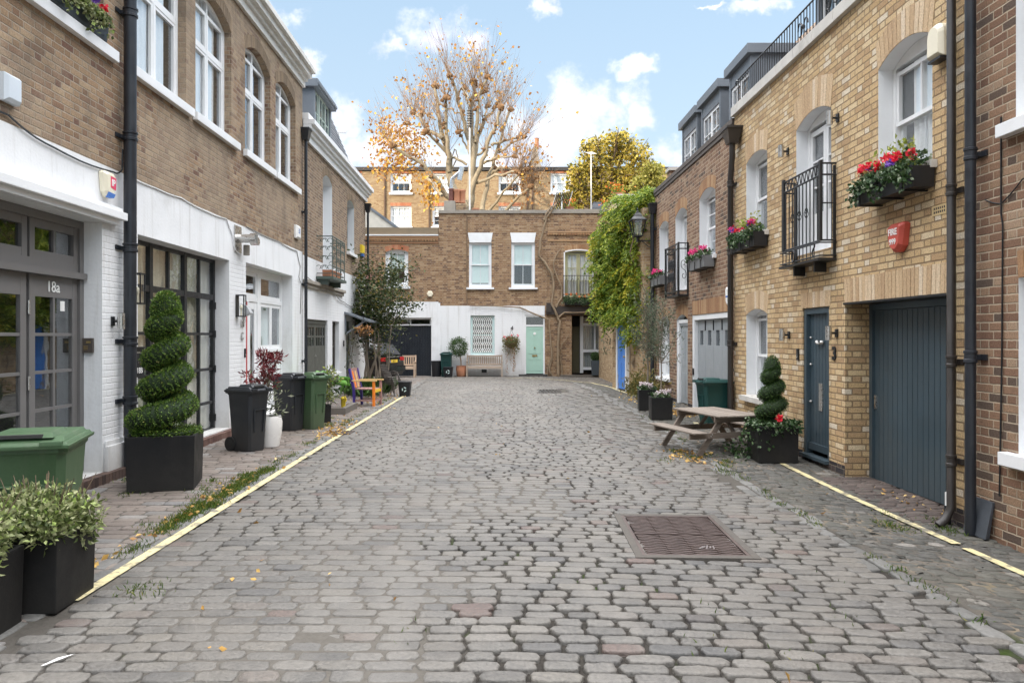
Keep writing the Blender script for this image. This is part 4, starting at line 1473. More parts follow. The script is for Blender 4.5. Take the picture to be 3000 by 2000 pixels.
def house_5():
    WA, WB, WC = Op(18.1, 19.1, 3.22, 4.45, .11, .17, 2), Op(16.36, 17.39, 2.72, 4.46, .13, .17, 2), Op(14.22, 15.34, 3.26, 4.5, .13, .17, 2)
    GA, GB, GC = Op(18.0, 19.1, .66, 2.07, .10, .17, 2), Op(16.28, 17.26, .12, 2.06, .11, .14, 2), Op(13.4, 15.88, .06, 2.13, 0, .14, 2)
    h = house('mews_house', 'red-brown brick house with pale grey garage doors, beyond the yellow brick one', R, 13.10, 19.62, 5.44, [WA, WB, WC, GA, GB, GC],
              [BR_R, PLINTH, WHITE, LEAD, DARK], lambda a, z: 0 if z > .22 else 1, (.22,))
    slab(h, R, [(13.10, 19.66, -.3, .04, 5.44, 5.54), (13.10, 19.64, .003, .025, 5.36, 5.44)], simple('dark_coping', (.10, .085, .075), .8, .2, 6, .003), 'coping', .008)
    for o in (WA, WC):
        window(h, R, o, 'sash', nv=1, nh=1, fw=.05, head=.1, cur=[('sheer', 0, .5, 0, 1)], sillp=(.07, .08))
        voussoirs(h, R, o, .24, VOUS_R, .075)
    window(h, R, WB, 'pair', fw=.05, nh=2, head=.1, name='french_window', cur=[('sheer', 0, 1, 0, 1)])
    voussoirs(h, R, WB, .24, VOUS_R, .075)
    window(h, R, GA, 'sash', nv=1, fw=.05, head=.1, cur=[('sheer', 0, .6, 0, 1)], sillp=(.09, .08))
    voussoirs(h, R, GA, .24, VOUS_R, .075)
    voussoirs(h, R, GB, .24, VOUS_R, .075)
    voussoirs(h, R, GC, .30, VOUS_R, .075, splay=.1, name='brick_lintel')
    # balcony
    m = MB(R)
    ya, yb, d1 = 16.2, 17.46, .22
    m.box(ya, yb, .003, d1 + .02, 2.56, 2.60)
    for y, d_ in ((ya, d1), (yb, d1), (ya, .02), (yb, .02)):
        m.box(y - .017, y + .017, d_ - .017, d_ + .017, 2.58, 3.74)
    for z in (2.68, 3.60, 3.72):
        m.tube([(ya, .003, z), (ya, d1, z), (yb, d1, z), (yb, .003, z)], .014, 6)
    for i in range(1, 9):
        y = ya + (yb - ya) * i / 9
        m.tube([(y, d1, 2.58), (y, d1, 3.72)], .009, 5)
        if i in (3, 4, 5, 6):
            for s_ in (-1, 1):
                for zc in (3.0, 3.28):
                    m.tube([(y + s_ * .05 * math.sin(k * .7) * (1 - k / 14), d1 + .01, zc + .12 * math.cos(k * .7) * (1 - k / 14)) for k in range(10)], .009, 4)
    for s_, zc in ((-1, 3.02), (1, 3.27)):
        m.tube([(ya, d1 / 2 + s_ * .07 * math.sin(k * .55) * (1 - k / 14), zc + s_ * -.125 * math.cos(k * .55) * (1 - k / 14)) for k in range(13)], .007, 5)
    m.build('iron_balcony', IRON, h)
    # door
    frame3(h, R, 16.283, 17.257, .14, 2.06, -.03, .08, WHITE)
    m = MB(R)
    m.box(16.37, 17.17, -.13, -.08, .16, 1.92)
    for a in (16.45, 16.80):
        for z0, z1 in ((.3, .85), (1.0, 1.8)):
            m.box(a, a + .3, -.08, -.068, z0, z1)
    m.box(16.37, 17.17, -.12, -.05, 1.92, 1.98)
    m.build('front_door', PALEGREY, h, label='pale grey narrow front door')
    slab(h, R, [(16.2, 17.3, .0, .12, .0, .13)], WHITE, 'step', .01)
    # garage
    frame3(h, R, 13.403, 15.877, .08, 2.125, -.01, .10, WHITE)
    m = MB(R)
    gdm = []
    for i in range(4):
        a, b = 13.51 + i * .567, 13.51 + (i + 1) * .567
        m.box(a + .004, b - .004, -.14, -.09, .10, 1.50)
        m.box(a + .004, b - .004, -.14, -.09, 1.80, 2.02)
        m.box(a + .004, a + .16, -.14, -.09, 1.50, 1.80)
        m.box(b - .16, b - .004, -.14, -.09, 1.50, 1.80)
    gd = m.build('garage_door', PALEGREY, h, label='pale grey four-leaf garage doors with small square panes', bevel=.004)
    g = MB(R)
    g.box(13.5, 15.78, -.125, -.12, 1.5, 1.8)
    g.build('pane', GLASS, gd)
    m = MB(R)
    for a in (14.08, 14.64, 15.21):
        for z in (.62, 1.9):
            m.box(a - .02, a - .005, -.09, -.07, z - .1, z + .1)
    m.build('bolt', IRON, gd)
    m = MB(R)
    m.box(15.79, 15.86, -.01, .015, .86, 1.0)
    m.build('key_box', BLACKPL, h)
    # three zinc dormers
    for (y0, y1) in ((13.12, 14.35), (14.9, 16.3), (16.62, 17.98)):
        dm = MB(R)
        dm.box(y0, y0 + .1, -2.4, -.30, 5.5, 6.68)
        dm.box(y1 - .1, y1, -2.4, -.30, 5.5, 6.68)
        dm.box(y0 + .1, y1 - .1, -.42, -.31, 6.42, 6.68)
        dm.box(y0 - .07, y1 + .07, -2.6, -.22, 6.68, 6.85)
        db = dm.build('dormer', LEAD, h, bevel=.008)
        m = MB(R)
        sash(m, y0 + .1, (y0 + y1) / 2, 5.56, 6.42, -.33, .06, 1, 1)
        sash(m, (y0 + y1) / 2, y1 - .1, 5.56, 6.42, -.332, .06, 1, 1)
        m.build('dormer_window', WHITE, db)
        g = MB(R)
        g.box(y0 + .12, y1 - .12, -.36, -.356, 5.58, 6.4)
        g.build('pane', GLASS_W, db)
        k = MB(R)
        k.box(y0 + .11, y1 - .11, -1.4, -.6, 5.55, 6.6)
        k.build('dark_room', DARK, db)
    mans = MB(R)
    for i in range(12):
        z0, z1 = 5.5 + i * .16, 5.5 + (i + 1.15) * .16
        dd0, dd1 = -.62 - i * .085, -.62 - (i + 1.15) * .085
        y = 13.11 + (i % 2) * .08
        while y < 19.5:
            mans.add([(y, dd0 + .02, z0), (y + .16, dd0 + .02, z0), (y + .16, dd1, z1), (y, dd1, z1)], [(0, 1, 2, 3)])
            y += .164
    mans.build('mansard_tiles', TILE, h, fix=False)
    rf = MB(R)
    rf.add([(13.11, -.66, 5.45), (19.58, -.66, 5.45), (19.58, -1.68, 7.4), (13.11, -1.68, 7.4), (19.58, -6.9, 7.45), (13.11, -6.9, 7.45), (19.58, -6.9, 5.45), (13.11, -6.9, 5.45)],
           [(0, 1, 2, 3), (3, 2, 4, 5), (1, 6, 4, 2), (0, 3, 5, 7)])
    rf.build('roof', TILE, h)
    # party wall with a brick end pier
    slab(h, R, [(19.3, 19.62, -3, -.32, 5.54, 6.0)], BR_R, 'party_wall')
    slab(h, R, [(19.26, 19.66, -3, -.28, 6.0, 6.08)], STONE, 'party_coping')
    return h


def house_right_near():
    U, D = Op(4.75, 5.99, 3.42, 5.2, 0, .16, 1), Op(4.75, 5.96, .74, 2.15, 0, .16, 1)
    h = house('mews_house', 'dark brown brick house with white windows, nearest on the right edge', R, .8, 6.61, 7.2, [U, D],
              [BR_R, WHITE, WHITE, LEAD, DARK], lambda a, z: 0, ())
    for o in (U, D):
        window(h, R, o, 'sash', nv=1, nh=1, fw=.07, cur=[('sheer', .5, 1, 0, 1)], sillp=(.09, .11), sillx=.12)
    voussoirs(h, R, D, .22, VOUS_R, .075, splay=.12, name='brick_lintel')
    return h


# ------------------------------------------------------------------ rear houses
def bX(u):
    return (u - 1455) * .014516


def house_rear_left():
    W = Op(-4.72, -3.76, 3.80, 5.26, .10, .14, 1)
    GA = Op(-5.35, -2.78, -.05, 2.47, 0, .3, 1)
    h = house('rear_house', 'low brown brick house with blue-black garage, across the left end of the mews', B, -9.5, -2.475, 5.98, [W, GA],
              [BR_B, WHITE, RENDER, LEAD, DARK], lambda a, z: 0 if z > 3.15 else 2, (3.15,), deep=6)
    slab(h, B, [(-9.5, -2.478, -.3, .03, 6.0, 6.30)], simple('brown_fascia', (.22, .17, .11), .8, .15, 3, .003), 'fascia')
    slab(h, B, [(-9.5, -2.478, -.2, .09, 5.95, 6.0)], WHITE, 'gutter_edge')
    m = MB(B)
    a = -6.4
    while a < -2.5:
        m.box(a, a + .06, .002, .06, 5.72, 5.79)
        a += .12
    m.box(-9.4, -2.48, .002, .045, 5.79, 5.86)
    m.box(-9.4, -2.48, .002, .065, 5.86, 5.94)
    m.box(-9.4, -2.48, .002, .03, 5.62, 5.68)
    m.build('dentil_course', VOUS_R, h)
    window(h, B, W, 'single', nv=1, fw=.13, cur=[('blind', 0, 1, .45, 1)], sillp=(.08, .1))
    voussoirs(h, B, W, .22, VOUS_RED, .075)
    # quoined white edge
    m = MB(B)
    for i in range(7):
        m.box(-2.48, -2.36 if i % 2 else -2.40, .002, .012, -.05 + i * .45, .4 + i * .45)
    m.build('quoin', WHITE, h)
    gm = MB(B)
    gm.box(-5.34, -2.79, -.34, -.2, 2.14, 2.2)
    gm.box(-5.34, -2.79, -.34, -.22, 2.40, 2.465)
    for a in (-5.33, -4.55, -3.70, -2.83):
        gm.box(a - .03, a + .03, -.33, -.23, 2.2, 2.40)
    fr = gm.build('fanlight_frame', WHITE, h)
    g = MB(B)
    g.box(-5.3, -2.8, -.28, -.275, 2.2, 2.4)
    g.build('pane', GLASS, fr)
    planks(h, B, -5.34, -2.79, -.02, 2.14, -.27, NAVY, .11, 'garage_door', label='blue-black boarded garage door')
    return h


def house_rear_mid():
    W1, W2 = Op(bX(1374), bX(1440), 3.76, 5.66, 0, .10, 1), Op(bX(1498), bX(1567), 3.76, 5.66, 0, .10, 1)
    G, D = Op(bX(1378), bX(1449), .88, 2.57, 0, .12, 1), Op(bX(1537), bX(1596), .06, 2.58, 0, .12, 1)
    h = house('rear_house', 'brown brick house with white ground floor and mint green door, facing down the mews', B, -2.47, 2.16, 6.9, [W1, W2, G, D],
              [BR_B, WHITE, WBRICK, LEAD, DARK], lambda a, z: 0 if z > 2.98 or a > bX(1597) else 2, (2.98,), deep=6)
    slab(h, B, [(-2.47, 2.15, -.35, .05, 6.9, 7.04)], CONCRETE, 'coping', .01)
    for o, c in ((W1, [('blind', 0, 1, .06, 1)]), (W2, [('blind', 0, 1, .5, 1)])):
        window(h, B, o, 'sash', nv=1, fw=.085, cur=c, sillp=(.09, .09), sillx=.11)
        m = MB(B)
        m.prism([(o.a0 + .02, 5.665), (o.a1 - .02, 5.665), (o.a1 + .05, 6.08), (o.a0 - .05, 6.08)], -.02, .012)
        m.build('painted_lintel', WHITE, h)
    w = window(h, B, G, 'sash', mat=MINTPALE, nv=1, fw=.07, sillp=(.1, .1), sillmat=WHITE, sillx=.06)
    lt = MB(B)
    d = -.075
    n = 10
    wd = (G.a1 - G.a0 - .2) / n
    for i in range(n):
        for k in range(6):
            x = G.a0 + .1 + (i + .5) * wd
            z = .98 + k * .26
            for s_ in (-1, 1):
                lt.tube([(x + s_ * wd * .5, d, z), (x + s_ * wd * .46, d, z + .05), (x + s_ * wd * .08, d, z + .13), (x + s_ * wd * .46, d, z + .21), (x + s_ * wd * .5, d, z + .26)], .011, 4)
    lt.build('folding_grille', WHITEPL, w)
    frame3(h, B, D.a0 + .003, D.a1 - .003, .08, 2.57, -.02, .06, WHITE)
    slab(h, B, [(D.a0 + .06, D.a1 - .06, -.10, -.03, 2.10, 2.17)], WHITE, 'transom')
    m = MB(B)
    m.box(D.a0 + .065, D.a1 - .065, -.11, -.05, .10, 2.10)
    c = (D.a0 + D.a1) / 2
    dr = None
    for s_ in (-1, 1):
        for z0, z1 in ((.22, .72), (.95, 2.0)):
            x0, x1 = c + s_ * .03, c + s_ * .27
            x0, x1 = min(x0, x1), max(x0, x1)
            for bx in ((x0, x1, z0, z0 + .02), (x0, x1, z1 - .02, z1), (x0, x0 + .02, z0, z1), (x1 - .02, x1, z0, z1)):
                m.box(bx[0], bx[1], -.05, -.036, bx[2], bx[3])
    dr = m.build('front_door', MINT, h, label='mint green four-panel front door')
    m = MB(B)
    m.box(c - .11, c + .11, -.05, -.03, .82, .89)
    m.tube([(c, -.05, 1.2), (c, .0, 1.2)], .028, 10)
    m.build('letter_slot', BRASS, dr)
    m = MB(B)
    m.tube([(c, -.045, 1.80), (c, -.03, 1.80)], .06, 14)
    m.build('number_disc', WHITEPL, dr)
    g = MB(B)
    g.box(D.a0 + .06, D.a1 - .06, -.08, -.075, 2.17, 2.51)
    g.build('pane', GLASS, h)
    slab(h, B, [(D.a0 - .25, D.a1 + .1, .0, .3, -.05, .07)], simple('dark_step_stone', (.04, .038, .036), .8, .2), 'step', .01)
    # number 4 with a bracket
    text('house_number', '4', .26, Vector(B.w(bX(1500), .01, 2.02)), ROT_B, .006, IRON, h)
    m = MB(B)
    m.box(bX(1411), bX(1426), .002, .01, .14, .28)
    m.build('air_brick', IRON, h)
    # render band between brick and paint
    m = MB()
    x = -2.4
    while x < 1.9:
        m.tube([(x, 31.47, 6.93), (x + .6, 31.47, 6.93)], .0, 3) if False else None
        x += .6
    pp = MB(B)
    pp.tube([(bX(1368), .03, 3.02), (bX(1368), .03, 6.85)], .018, 6)
    pp.build('cable_conduit', simple('dusty_brown_conduit', (.19, .12, .07), .8, .1), h)
    return h


def house_rear_right():
    W = Op(bX(1655), bX(1735), 3.35, 5.25, .08, .16, 1)
    D = Op(bX(1675), bX(1790), .05, 2.58, 0, 1.0, 0, .3)
    h = house('rear_house', 'brown brick house with olive french window over a dark recessed porch, at the right rear', B, 2.165, 4.9, 6.9, [W, D],
              [BR_B, WHITE, WBRICK, LEAD, DARK], lambda a, z: 0, (), deep=6)
    slab(h, B, [(2.17, 4.9, -.35, .05, 6.9, 7.08)], CONCRETE, 'coping', .01)
    m = MB(B)
    a = 2.2
    while a < 4.4:
        m.obox((a, .03, 6.02), (.04, .03, .04), Matrix.Rotation(.785, 3, 'Y'))
        a += .115
    m.box(2.17, 4.5, .002, .04, 6.08, 6.13)
    m.box(2.17, 4.5, .002, .03, 5.72, 5.78)
    m.build('dentil_course', VOUS_R, h)
    w = window(h, B, W, 'pair', mat=OLIVE, fw=.06, nh=2, name='french_window', cur=[('sheer', .05, .45, 0, .95), ('sheer', .55, .95, 0, .95)])
    voussoirs(h, B, W, .26, VOUS_R, .075)
    m = MB(B)
    P = W.pts()
    m.box(W.a0 - .05, W.a0, .002, .02, 3.35, 5.25)
    m.box(W.a1, W.a1 + .05, .002, .02, 3.35, 5.25)
    for x, y in zip(P[:-1], P[1:]):
        m.prism([(x, W.zt(x)), (y, W.zt(y)), (y, W.zt(y) + .05), (x, W.zt(x) + .05)], .002, .02)
    m.build('window_surround', WHITE, h)
    m = MB(B)
    for z in (3.45, 4.25):
        m.tube([(W.a0 - .08, .12, z), (W.a1 + .1, .12, z)], .014, 5)
    for i in range(12):
        a = W.a0 - .08 + i * .122
        m.tube([(a, .12, 3.4), (a, .12, 4.27)], .010, 5)
    for i in range(5):
        a = W.a0 + .05 + i * .25
        m.tube([(a - .06, .12, 3.5), (a - .06, .12, 4.05), (a, .12, 4.12), (a + .06, .12, 4.05), (a + .06, .12, 3.5)], .009, 4)
    m.build('balcony_rail', IRON, h)
    slab(h, B, [(bX(1600), bX(1762), -.1, .10, 2.60, 2.95), (bX(1600), bX(1615), .1, .14, 2.7, 3.1)], simple('tarred_beam', (.045, .035, .03), .75, .3, 5, .01), 'porch_beam', .01)
    # inside the porch: olive door and white framed window
    m = MB(B)
    m.box(bX(1684) - .1, bX(1704), -.98, -.90, .08, 2.1)
    m.build('olive_door', simple('dark_olive_door', (.085, .075, .04), .6, .1), h)
    m = MB(B)
    d = -.85
    x0, x1 = bX(1706), bX(1788)
    m.box(x0, x0 + .14, d - .06, d, .08, 2.56)
    for z in (.28, 1.05, 2.2):
        m.box(x0 + .14, x1, d - .06, d - .002, z - .06, z + .06)
    m.box(bX(1748), bX(1753), d - .055, d - .004, 1.1, 2.15)
    m.box(x1 - .12, x1, d - .06, d, .08, 2.56)
    ws = m.build('porch_screen', WHITE, h)
    g = MB(B)
    g.box(x0 + .1, x1, d - .04, d - .035, .3, 2.5)
    g.build('pane', GLASS, ws)
    curtain(ws, B, x0 + .15, x1, .3, 2.2, d - .15, simple('grey_net_curtain', (.40, .41, .40), .9, .1, 8), 'curtain', .02, .1)
    slab(h, B, [(bX(1640), 4.9, -.9, .25, -.06, .05)], simple('porch_paving', (.12, .105, .09), .85, .2, 8, .004), 'step')
    return h


def side_house():
    root = thing('side_house', 'cream and brown brick side house with bright blue door, overgrown by the green vine', 'house', (5.2, 21, 0))
    mb = MB()
    P = [(4.18, 19.68), (3.90, 19.72), (3.50, 22.4), (4.3, 22.6), (4.3, 31.2), (9, 31.2), (9, 19.68)]
    mb.hprism(P, -.1, 5.1)
    mb.build('wall', brickmat('buff_side_brick', [(.42, .29, .16), (.36, .24, .13), (.47, .34, .2), (.30, .19, .1)], (.42, .35, .26), .4, (.16, .11, .07)), root)
    t = Vector((-.4, 2.68, 0)).normalized()
    nrm = Vector((-t.y, t.x, 0))
    M3 = Matrix((t, nrm, Vector((0, 0, 1)))).transposed()
    c = Vector((3.9, 19.72, 0)) + t * 1.62
    m = MB()
    m.obox(c + nrm * .03 + Vector((0, 0, 1.17)), (.36, .03, 1.0), M3)
    for a in (-.17, .17):
        for z, hh in ((.62, .3), (1.55, .45)):
            m.obox(c + nrm * .065 + t * a + Vector((0, 0, z)), (.13, .006, hh), M3)
    dr = m.build('front_door', BLUE, root, label='bright blue panelled door')
    m = MB()
    for a in (-.42, .42):
        m.obox(c + nrm * .035 + t * a + Vector((0, 0, 1.2)), (.055, .05, 1.1), M3)
    m.obox(c + nrm * .035 + Vector((0, 0, 2.25)), (.36, .05, .06), M3)
    m.build('door_frame', WHITE, root)
    m = MB()
    m.ball(c + nrm * .08 + t * -.27 + Vector((0, 0, 1.1)), .035)
    m.build('handle', BRASS, dr)
    m = MB()
    m.box(4.70, 8.5, 28.8, 31.45, 5.0, 7.12)
    m.build('upper_wall', simple('sunny_cream_render', (.58, .46, .28), .85, .1, 3, .004), root)
    m = MB()
    m.box(4.66, 8.5, 28.76, 31.45, 7.12, 7.2)
    m.build('upper_coping', STONE, root)
    m = MB()
    railing(m, (5.0, 28.7, 0), (6.6, 28.7, 0), 6.3, 7.1, 10, .014, .018)
    m.build('terrace_rail', IRON, root)
    return root


def far_terrace():
    f = lambda u: (u - 1455) * .02304
    z = lambda v: EYE + (985 - v) * .02304
    ops = []
    cols = [(1144, 1205), (1267, 1318), (1461, 1525), (1613, 1672), (1000, 1060), (1860, 1920)]
    for u0, u1 in cols:
        for v1, v0 in ((508, 565), (604, 664), (705, 765)):
            ops.append(Op(f(u0), f(u1), z(v0), z(v1), 0, .14, 1))
    h = house('terrace_house', 'tall sunlit yellow brick terrace with white sash windows, behind the bare tree', FAR, -15, 15, 12.8, ops,
              [BR_F, WHITE, WHITE, LEAD, DARK], lambda a, zz: 0, (), deep=9, cat='terrace')
    slab(h, FAR, [(-15, 15, -.4, .12, 12.85, 13.02), (-15, 15, -.4, .05, 13.02, 13.1)], simple('dark_gutter', (.035, .032, .03), .6, .1), 'gutter')
    for i, o in enumerate(ops):
        window(h, FAR, o, 'sash', nv=2, nh=1 if i % 3 else 0, fw=.1, cur=[('blind', 0, 1, .5, 1, CURTAIN)] if i % 2 == 0 else [('sheer', 0, 1, 0, 1)], sillp=(.15, .14))
        voussoirs(h, FAR, o, .24, VOUS_RED, .09, splay=.15, name='brick_lintel')
    bp_ = simple('brown_pipe', (.10, .06, .04), .7, .1)
    for u in (1050, 1128, 1258, 1545, 1560):
        m = MB(FAR)
        m.tube([(f(u), .08, -.1), (f(u), .08, 12.8)], .05, 6)
        m.build('drainpipe', bp_, h)
    # rooftop: white gabled dormer with balustrade and a rendered chimney
    m = MB(FAR)
    x0, x1 = f(1400), f(1472)
    m.prism([(x0, 13.1), (x1, 13.1), (f(1436), 15.2)], -3.5, -3.0)
    m.build('roof_gable', WHITE, h)
    m = MB(FAR)
    railing(m, (f(1418), -.5, 0), (f(1478), -.5, 0), 13.15, 13.9, 14, .02, .03)
    m.build('roof_balustrade', WHITE, h)
    m = MB(FAR)
    m.prism([(f(1552), 13.1), (f(1600), 13.1), (f(1585), 14.3), (f(1578), 15.1), (f(1568), 15.1), (f(1560), 14.3)], -3.2, -2.4)
    ch = m.build('chimney', CONCRETE, h)
    m = MB(FAR)
    m.lathe((f(1579), -2.7, 15.0), [(.16, 0), (.14, .7), (.18, .75)], 10)
    m.build('chimney_pot', TERRA, ch)
    return h


def shade_terrace():
    """unseen terrace added behind the left row, out of the frame, to shade the mews"""
    h = thing('terrace_house', 'tall brick terrace added behind the left row, out of frame, to shade the mews', 'terrace', (-20, -5, 0))
    mb = MB()
    mb.box(-24, -16, -32, 20, 0, 16.4)  # unseen block, placed to keep the low sun off the mews
    mb.build('wall', BR_L2, h)
    m = MB()
    for i in range(12):
        for z in (3, 6.4, 9.8, 13):
            y = -30 + i * 4.1
            m.box(-16.02, -15.94, y, y + 1.2, z, z + 1.9)
    m.build('window', WHITE, h)
    m = MB()
    for i in range(6):
        m.box(-21.5, -20, -30 + i * 8.6, -28.4 + i * 8.6, 16.4, 18.2)
    m.build('chimney', BR_L2, h)
    return h


build_ground()
H18A = house_18a()
H18BC = house_18bc()
HLF = house_left_far()
H3 = house_3()
H5 = house_5()
HRN = house_right_near()
HBL = house_rear_left()
HBM = house_rear_mid()
HBR = house_rear_right()
HS = side_house()
HF = far_terrace()
HT = shade_terrace()
# ------------------------------------------------------------------ things fixed to the walls
def pipe(name, label, fr, a, d, r, z0, z1, mat, collars, foot=None, hopper=None, bend=None):
    root = thing(name, label, 'drainpipe', fr.w(a, d, z0))
    m = MB(fr)
    pts = [(a, d, z0), (a, d, z1)] if not bend else [(a, d, z0), (a, d, bend[0]), (a + bend[2], d + bend[3], bend[1]), (a + bend[2], d + bend[3], z1)]
    if foot:
        pts = [(a + foot[0], d + foot[1], z0), (a + foot[0] * .6, d + foot[1] * .5, z0 + .05)] + [(a, d, z0 + .16)] + pts[1:]
    m.tube(pts, r, 14)
    for z in collars:
        m.lathe((a, d, z), [(r * 1.02, -.05), (r * 1.22, -.045), (r * 1.22, -.02), (r * 1.1, -.015), (r * 1.1, .03), (r * 1.25, .035), (r * 1.25, .055), (r, .06)], 14)
    m.build('pipe', mat, root, smooth=40)
    for z in collars:
        m = MB(fr)
        m.box(a - r * 1.9, a + r * 1.9, .004, .02, z - .025, z + .025)
        m.box(a - r * .7, a + r * .7, .02, max(.03, d - r * .8), z - .02, z + .02)
        m.build('bracket', mat, root)
    if hopper:
        hz, hw, hd, hh = hopper
        ha, hdp = (a, d) if not bend else (a + bend[2], d + bend[3])
        m = MB(fr)
        m.add([(ha - hw * .6, hdp - hd * .6, hz), (ha + hw * .6, hdp - hd * .6, hz), (ha + hw * .6, hdp + hd * .6, hz), (ha - hw * .6, hdp + hd * .6, hz),
               (ha - hw, hdp - hd, hz + hh), (ha + hw, hdp - hd, hz + hh), (ha + hw, hdp + hd, hz + hh), (ha - hw, hdp + hd, hz + hh)],
              [(3, 2, 1, 0), (4, 5, 6, 7), (0, 1, 5, 4), (1, 2, 6, 5), (2, 3, 7, 6), (3, 0, 4, 7)])
        m.box(ha - hw * 1.12, ha + hw * 1.12, hdp - hd * 1.1, hdp + hd * 1.12, hz + hh, hz + hh + .035)
        m.build('hopper', mat, root)
    return root


pipe('drainpipe', 'thick black drainpipe between the two nearest houses on the left', L, 9.0, .12, .072, 0, 8.3, PIPE_BL, (.9, 1.62, 2.75, 4.1, 5.6, 6.9))
pipe('drainpipe', 'thin black drainpipe with square hopper where white cornice meets four-window house', L, 17.40, .09, .037, 0, 6.3, PIPE_BL, (1.1, 2.9, 4.6), hopper=(6.28, .13, .10, .24))
pipe('drainpipe', 'thin black drainpipe at the far end of the white-corniced house', L, 25.72, .10, .038, 0, 6.0, PIPE_BL, (1.4, 3.4, 5.0), hopper=(5.98, .12, .10, .26))
pipe('drainpipe', 'black drainpipe with hopper beside the hanging street lantern and vine', R, 19.50, .10, .052, gz(4.1, 19.5), 4.9, PIPE_BL, (1.2, 3.0, 4.5), hopper=(4.9, .12, .10, .24))
pipe('drainpipe', 'dark drainpipe with box hopper between yellow brick and red-brown houses', R, 13.02, .09, .050, .05, 5.0, PIPE_BR, (1.55, 3.15, 4.35), hopper=(5.0, .17, .13, .24), bend=(4.45, 4.78, -.22, .04))
pipe('drainpipe', 'brown-black drainpipe with turned-out foot, on the edge of yellow brick house', R, 6.72, .075, .038, -.03, 8.0, PIPE_BR, (.55, 1.45, 3.0, 5.2), foot=(-.02, .13))
pipe('drainpipe', 'glossy black drainpipe with lead shoe, nearest on the right', R, 6.41, .10, .044, -.03, 8.0, PIPE_BL, (1.5, 3.25, 5.4))
sh = MB(R)
sh.add([(6.24, .003, .28), (6.52, .003, .28), (6.52, .05, -.03), (6.24, .05, -.03), (6.24, .02, .28), (6.52, .02, .28), (6.53, .09, -.03), (6.23, .09, -.03)],
       [(0, 1, 2, 3), (4, 5, 6, 7), (0, 4, 7, 3), (1, 5, 6, 2), (0, 1, 5, 4), (3, 2, 6, 7)])
tag(sh.build('lead_flashing', simple('dark_lead', (.06, .068, .08), .55, .2, 5, .003)), 'grey sheet of lead at the foot of the glossy black drainpipe', 'flashing')
m = MB(R)
m.tube([(6.80, .06, -.05), (6.80, .06, .13)], .030, 10)
wp = m.build('waste_pipe', PIPE_BL)
tag(wp, 'short stub of waste pipe with white collar at the corner of garage wall', 'pipe')
m = MB(R)
m.tube([(6.80, .06, .13), (6.80, .06, .25)], .022, 10)
m.build('collar', WHITEPL, wp)


def bellbox(name, label, fr, a, z, w, h, dp, style, mat, cat='alarm box'):
    root = thing(name, label, cat, fr.w(a, 0, z))
    m = MB(fr)
    if style == 'shield':
        poly = [(a - w / 2, z + h * .42), (a - w * .38, z + h / 2), (a + w * .38, z + h / 2), (a + w / 2, z + h * .42), (a + w * .36, z - h * .3), (a + w * .12, z - h / 2), (a - w * .12, z - h / 2), (a - w * .36, z - h * .3)]
    elif style == 'hex':
        poly = [(a + w / 2 * math.cos(k * math.pi / 3), z + h / 2 * math.sin(k * math.pi / 3) * 1.1) for k in range(6)]
    elif style == 'arch':
        poly = [(a - w / 2, z - h / 2), (a + w / 2, z - h / 2), (a + w * .47, z + h * .2)] + [(a + w * .47 * math.cos(k * .3927), z + h * .2 + h * .3 * math.sin(k * .3927)) for k in range(1, 8)] + [(a - w * .47, z + h * .2)]
    else:
        poly = [(a - w / 2, z - h / 2), (a + w / 2, z - h / 2), (a + w / 2, z + h / 2), (a - w / 2, z + h / 2)]
    n = len(poly)
    k = .78
    vs = [(p, .003, q) for p, q in poly] + [(p, dp * .6, q) for p, q in poly] + [(a + (p - a) * k, dp, z + (q - z) * k) for p, q in poly]
    fs = [tuple(range(2 * n, 3 * n))]
    for j in range(2):
        fs += [(j * n + i, j * n + (i + 1) % n, (j + 1) * n + (i + 1) % n, (j + 1) * n + i) for i in range(n)]
    m.add(vs, fs)
    m.build('cover', mat, root, bevel=.006)
    return root


def tcol(c):
    return simple('lettering_%d' % int(c[0] * 100), c, .5, .02)


ip = bellbox('alarm_box', 'cream shield-shaped alarm box with pink IP panel, beside the thick drainpipe', L, 8.62, 3.44, .25, .30, .09, 'shield', CREAMPL)
m = MB(L)
m.prism([(8.60, 3.41), (8.71, 3.39), (8.72, 3.53), (8.60, 3.54)], .088, .094)
m.build('pink_panel', PINKRED, ip)
m = MB(L)
m.prism([(8.58, 3.29), (8.66, 3.29), (8.70, 3.34), (8.56, 3.35)], .04, .096)
m.build('dark_lens', BLUELAB, ip)
text('letters', 'IP', .105, Vector(L.w(8.655, .0945, 3.465)), ROT_L, .002, WHITEPL, ip, bold=.003)
fb = bellbox('fire_alarm_box', 'faded red FIRE 999 bell box on yellow brick over the garage', R, 7.66, 2.70, .30, .30, .10, 'shield', REDPL)
text('letters', 'FIRE', .094, Vector(R.w(7.67, .103, 2.755)), ROT_R, .002, WHITEPL, fb, bold=.002)
text('letters', '999', .084, Vector(R.w(7.67, .103, 2.655)), ROT_R, .002, WHITEPL, fb, bold=.0015)
bx = bellbox('alarm_box', 'plain cream alarm box high on yellow brick beside tall window', R, 6.94, 4.44, .22, .33, .12, 'arch', CREAMPL)
m = MB(R)
m.box(6.84, 7.04, .01, .105, 4.255, 4.275)
m.build('dark_base', BLACKPL, bx)
b2 = bellbox('alarm_box', 'white alarm box with blue mark, beside thin drainpipe on left brick wall', L, 16.86, 4.05, .34, .30, .08, 'box', WHITEPL)
m = MB(L)
for z in (4.02, 4.06, 4.10):
    m.box(16.80, 16.92, .08, .084, z, z + .018)
m.build('blue_mark', BLUELAB, b2)
b3 = bellbox('alarm_box', 'yellow alarm box with dark blue base, at the end of the left row', L, 24.9, 4.6, .28, .30, .12, 'box', YELLOWPL)
m = MB(L)
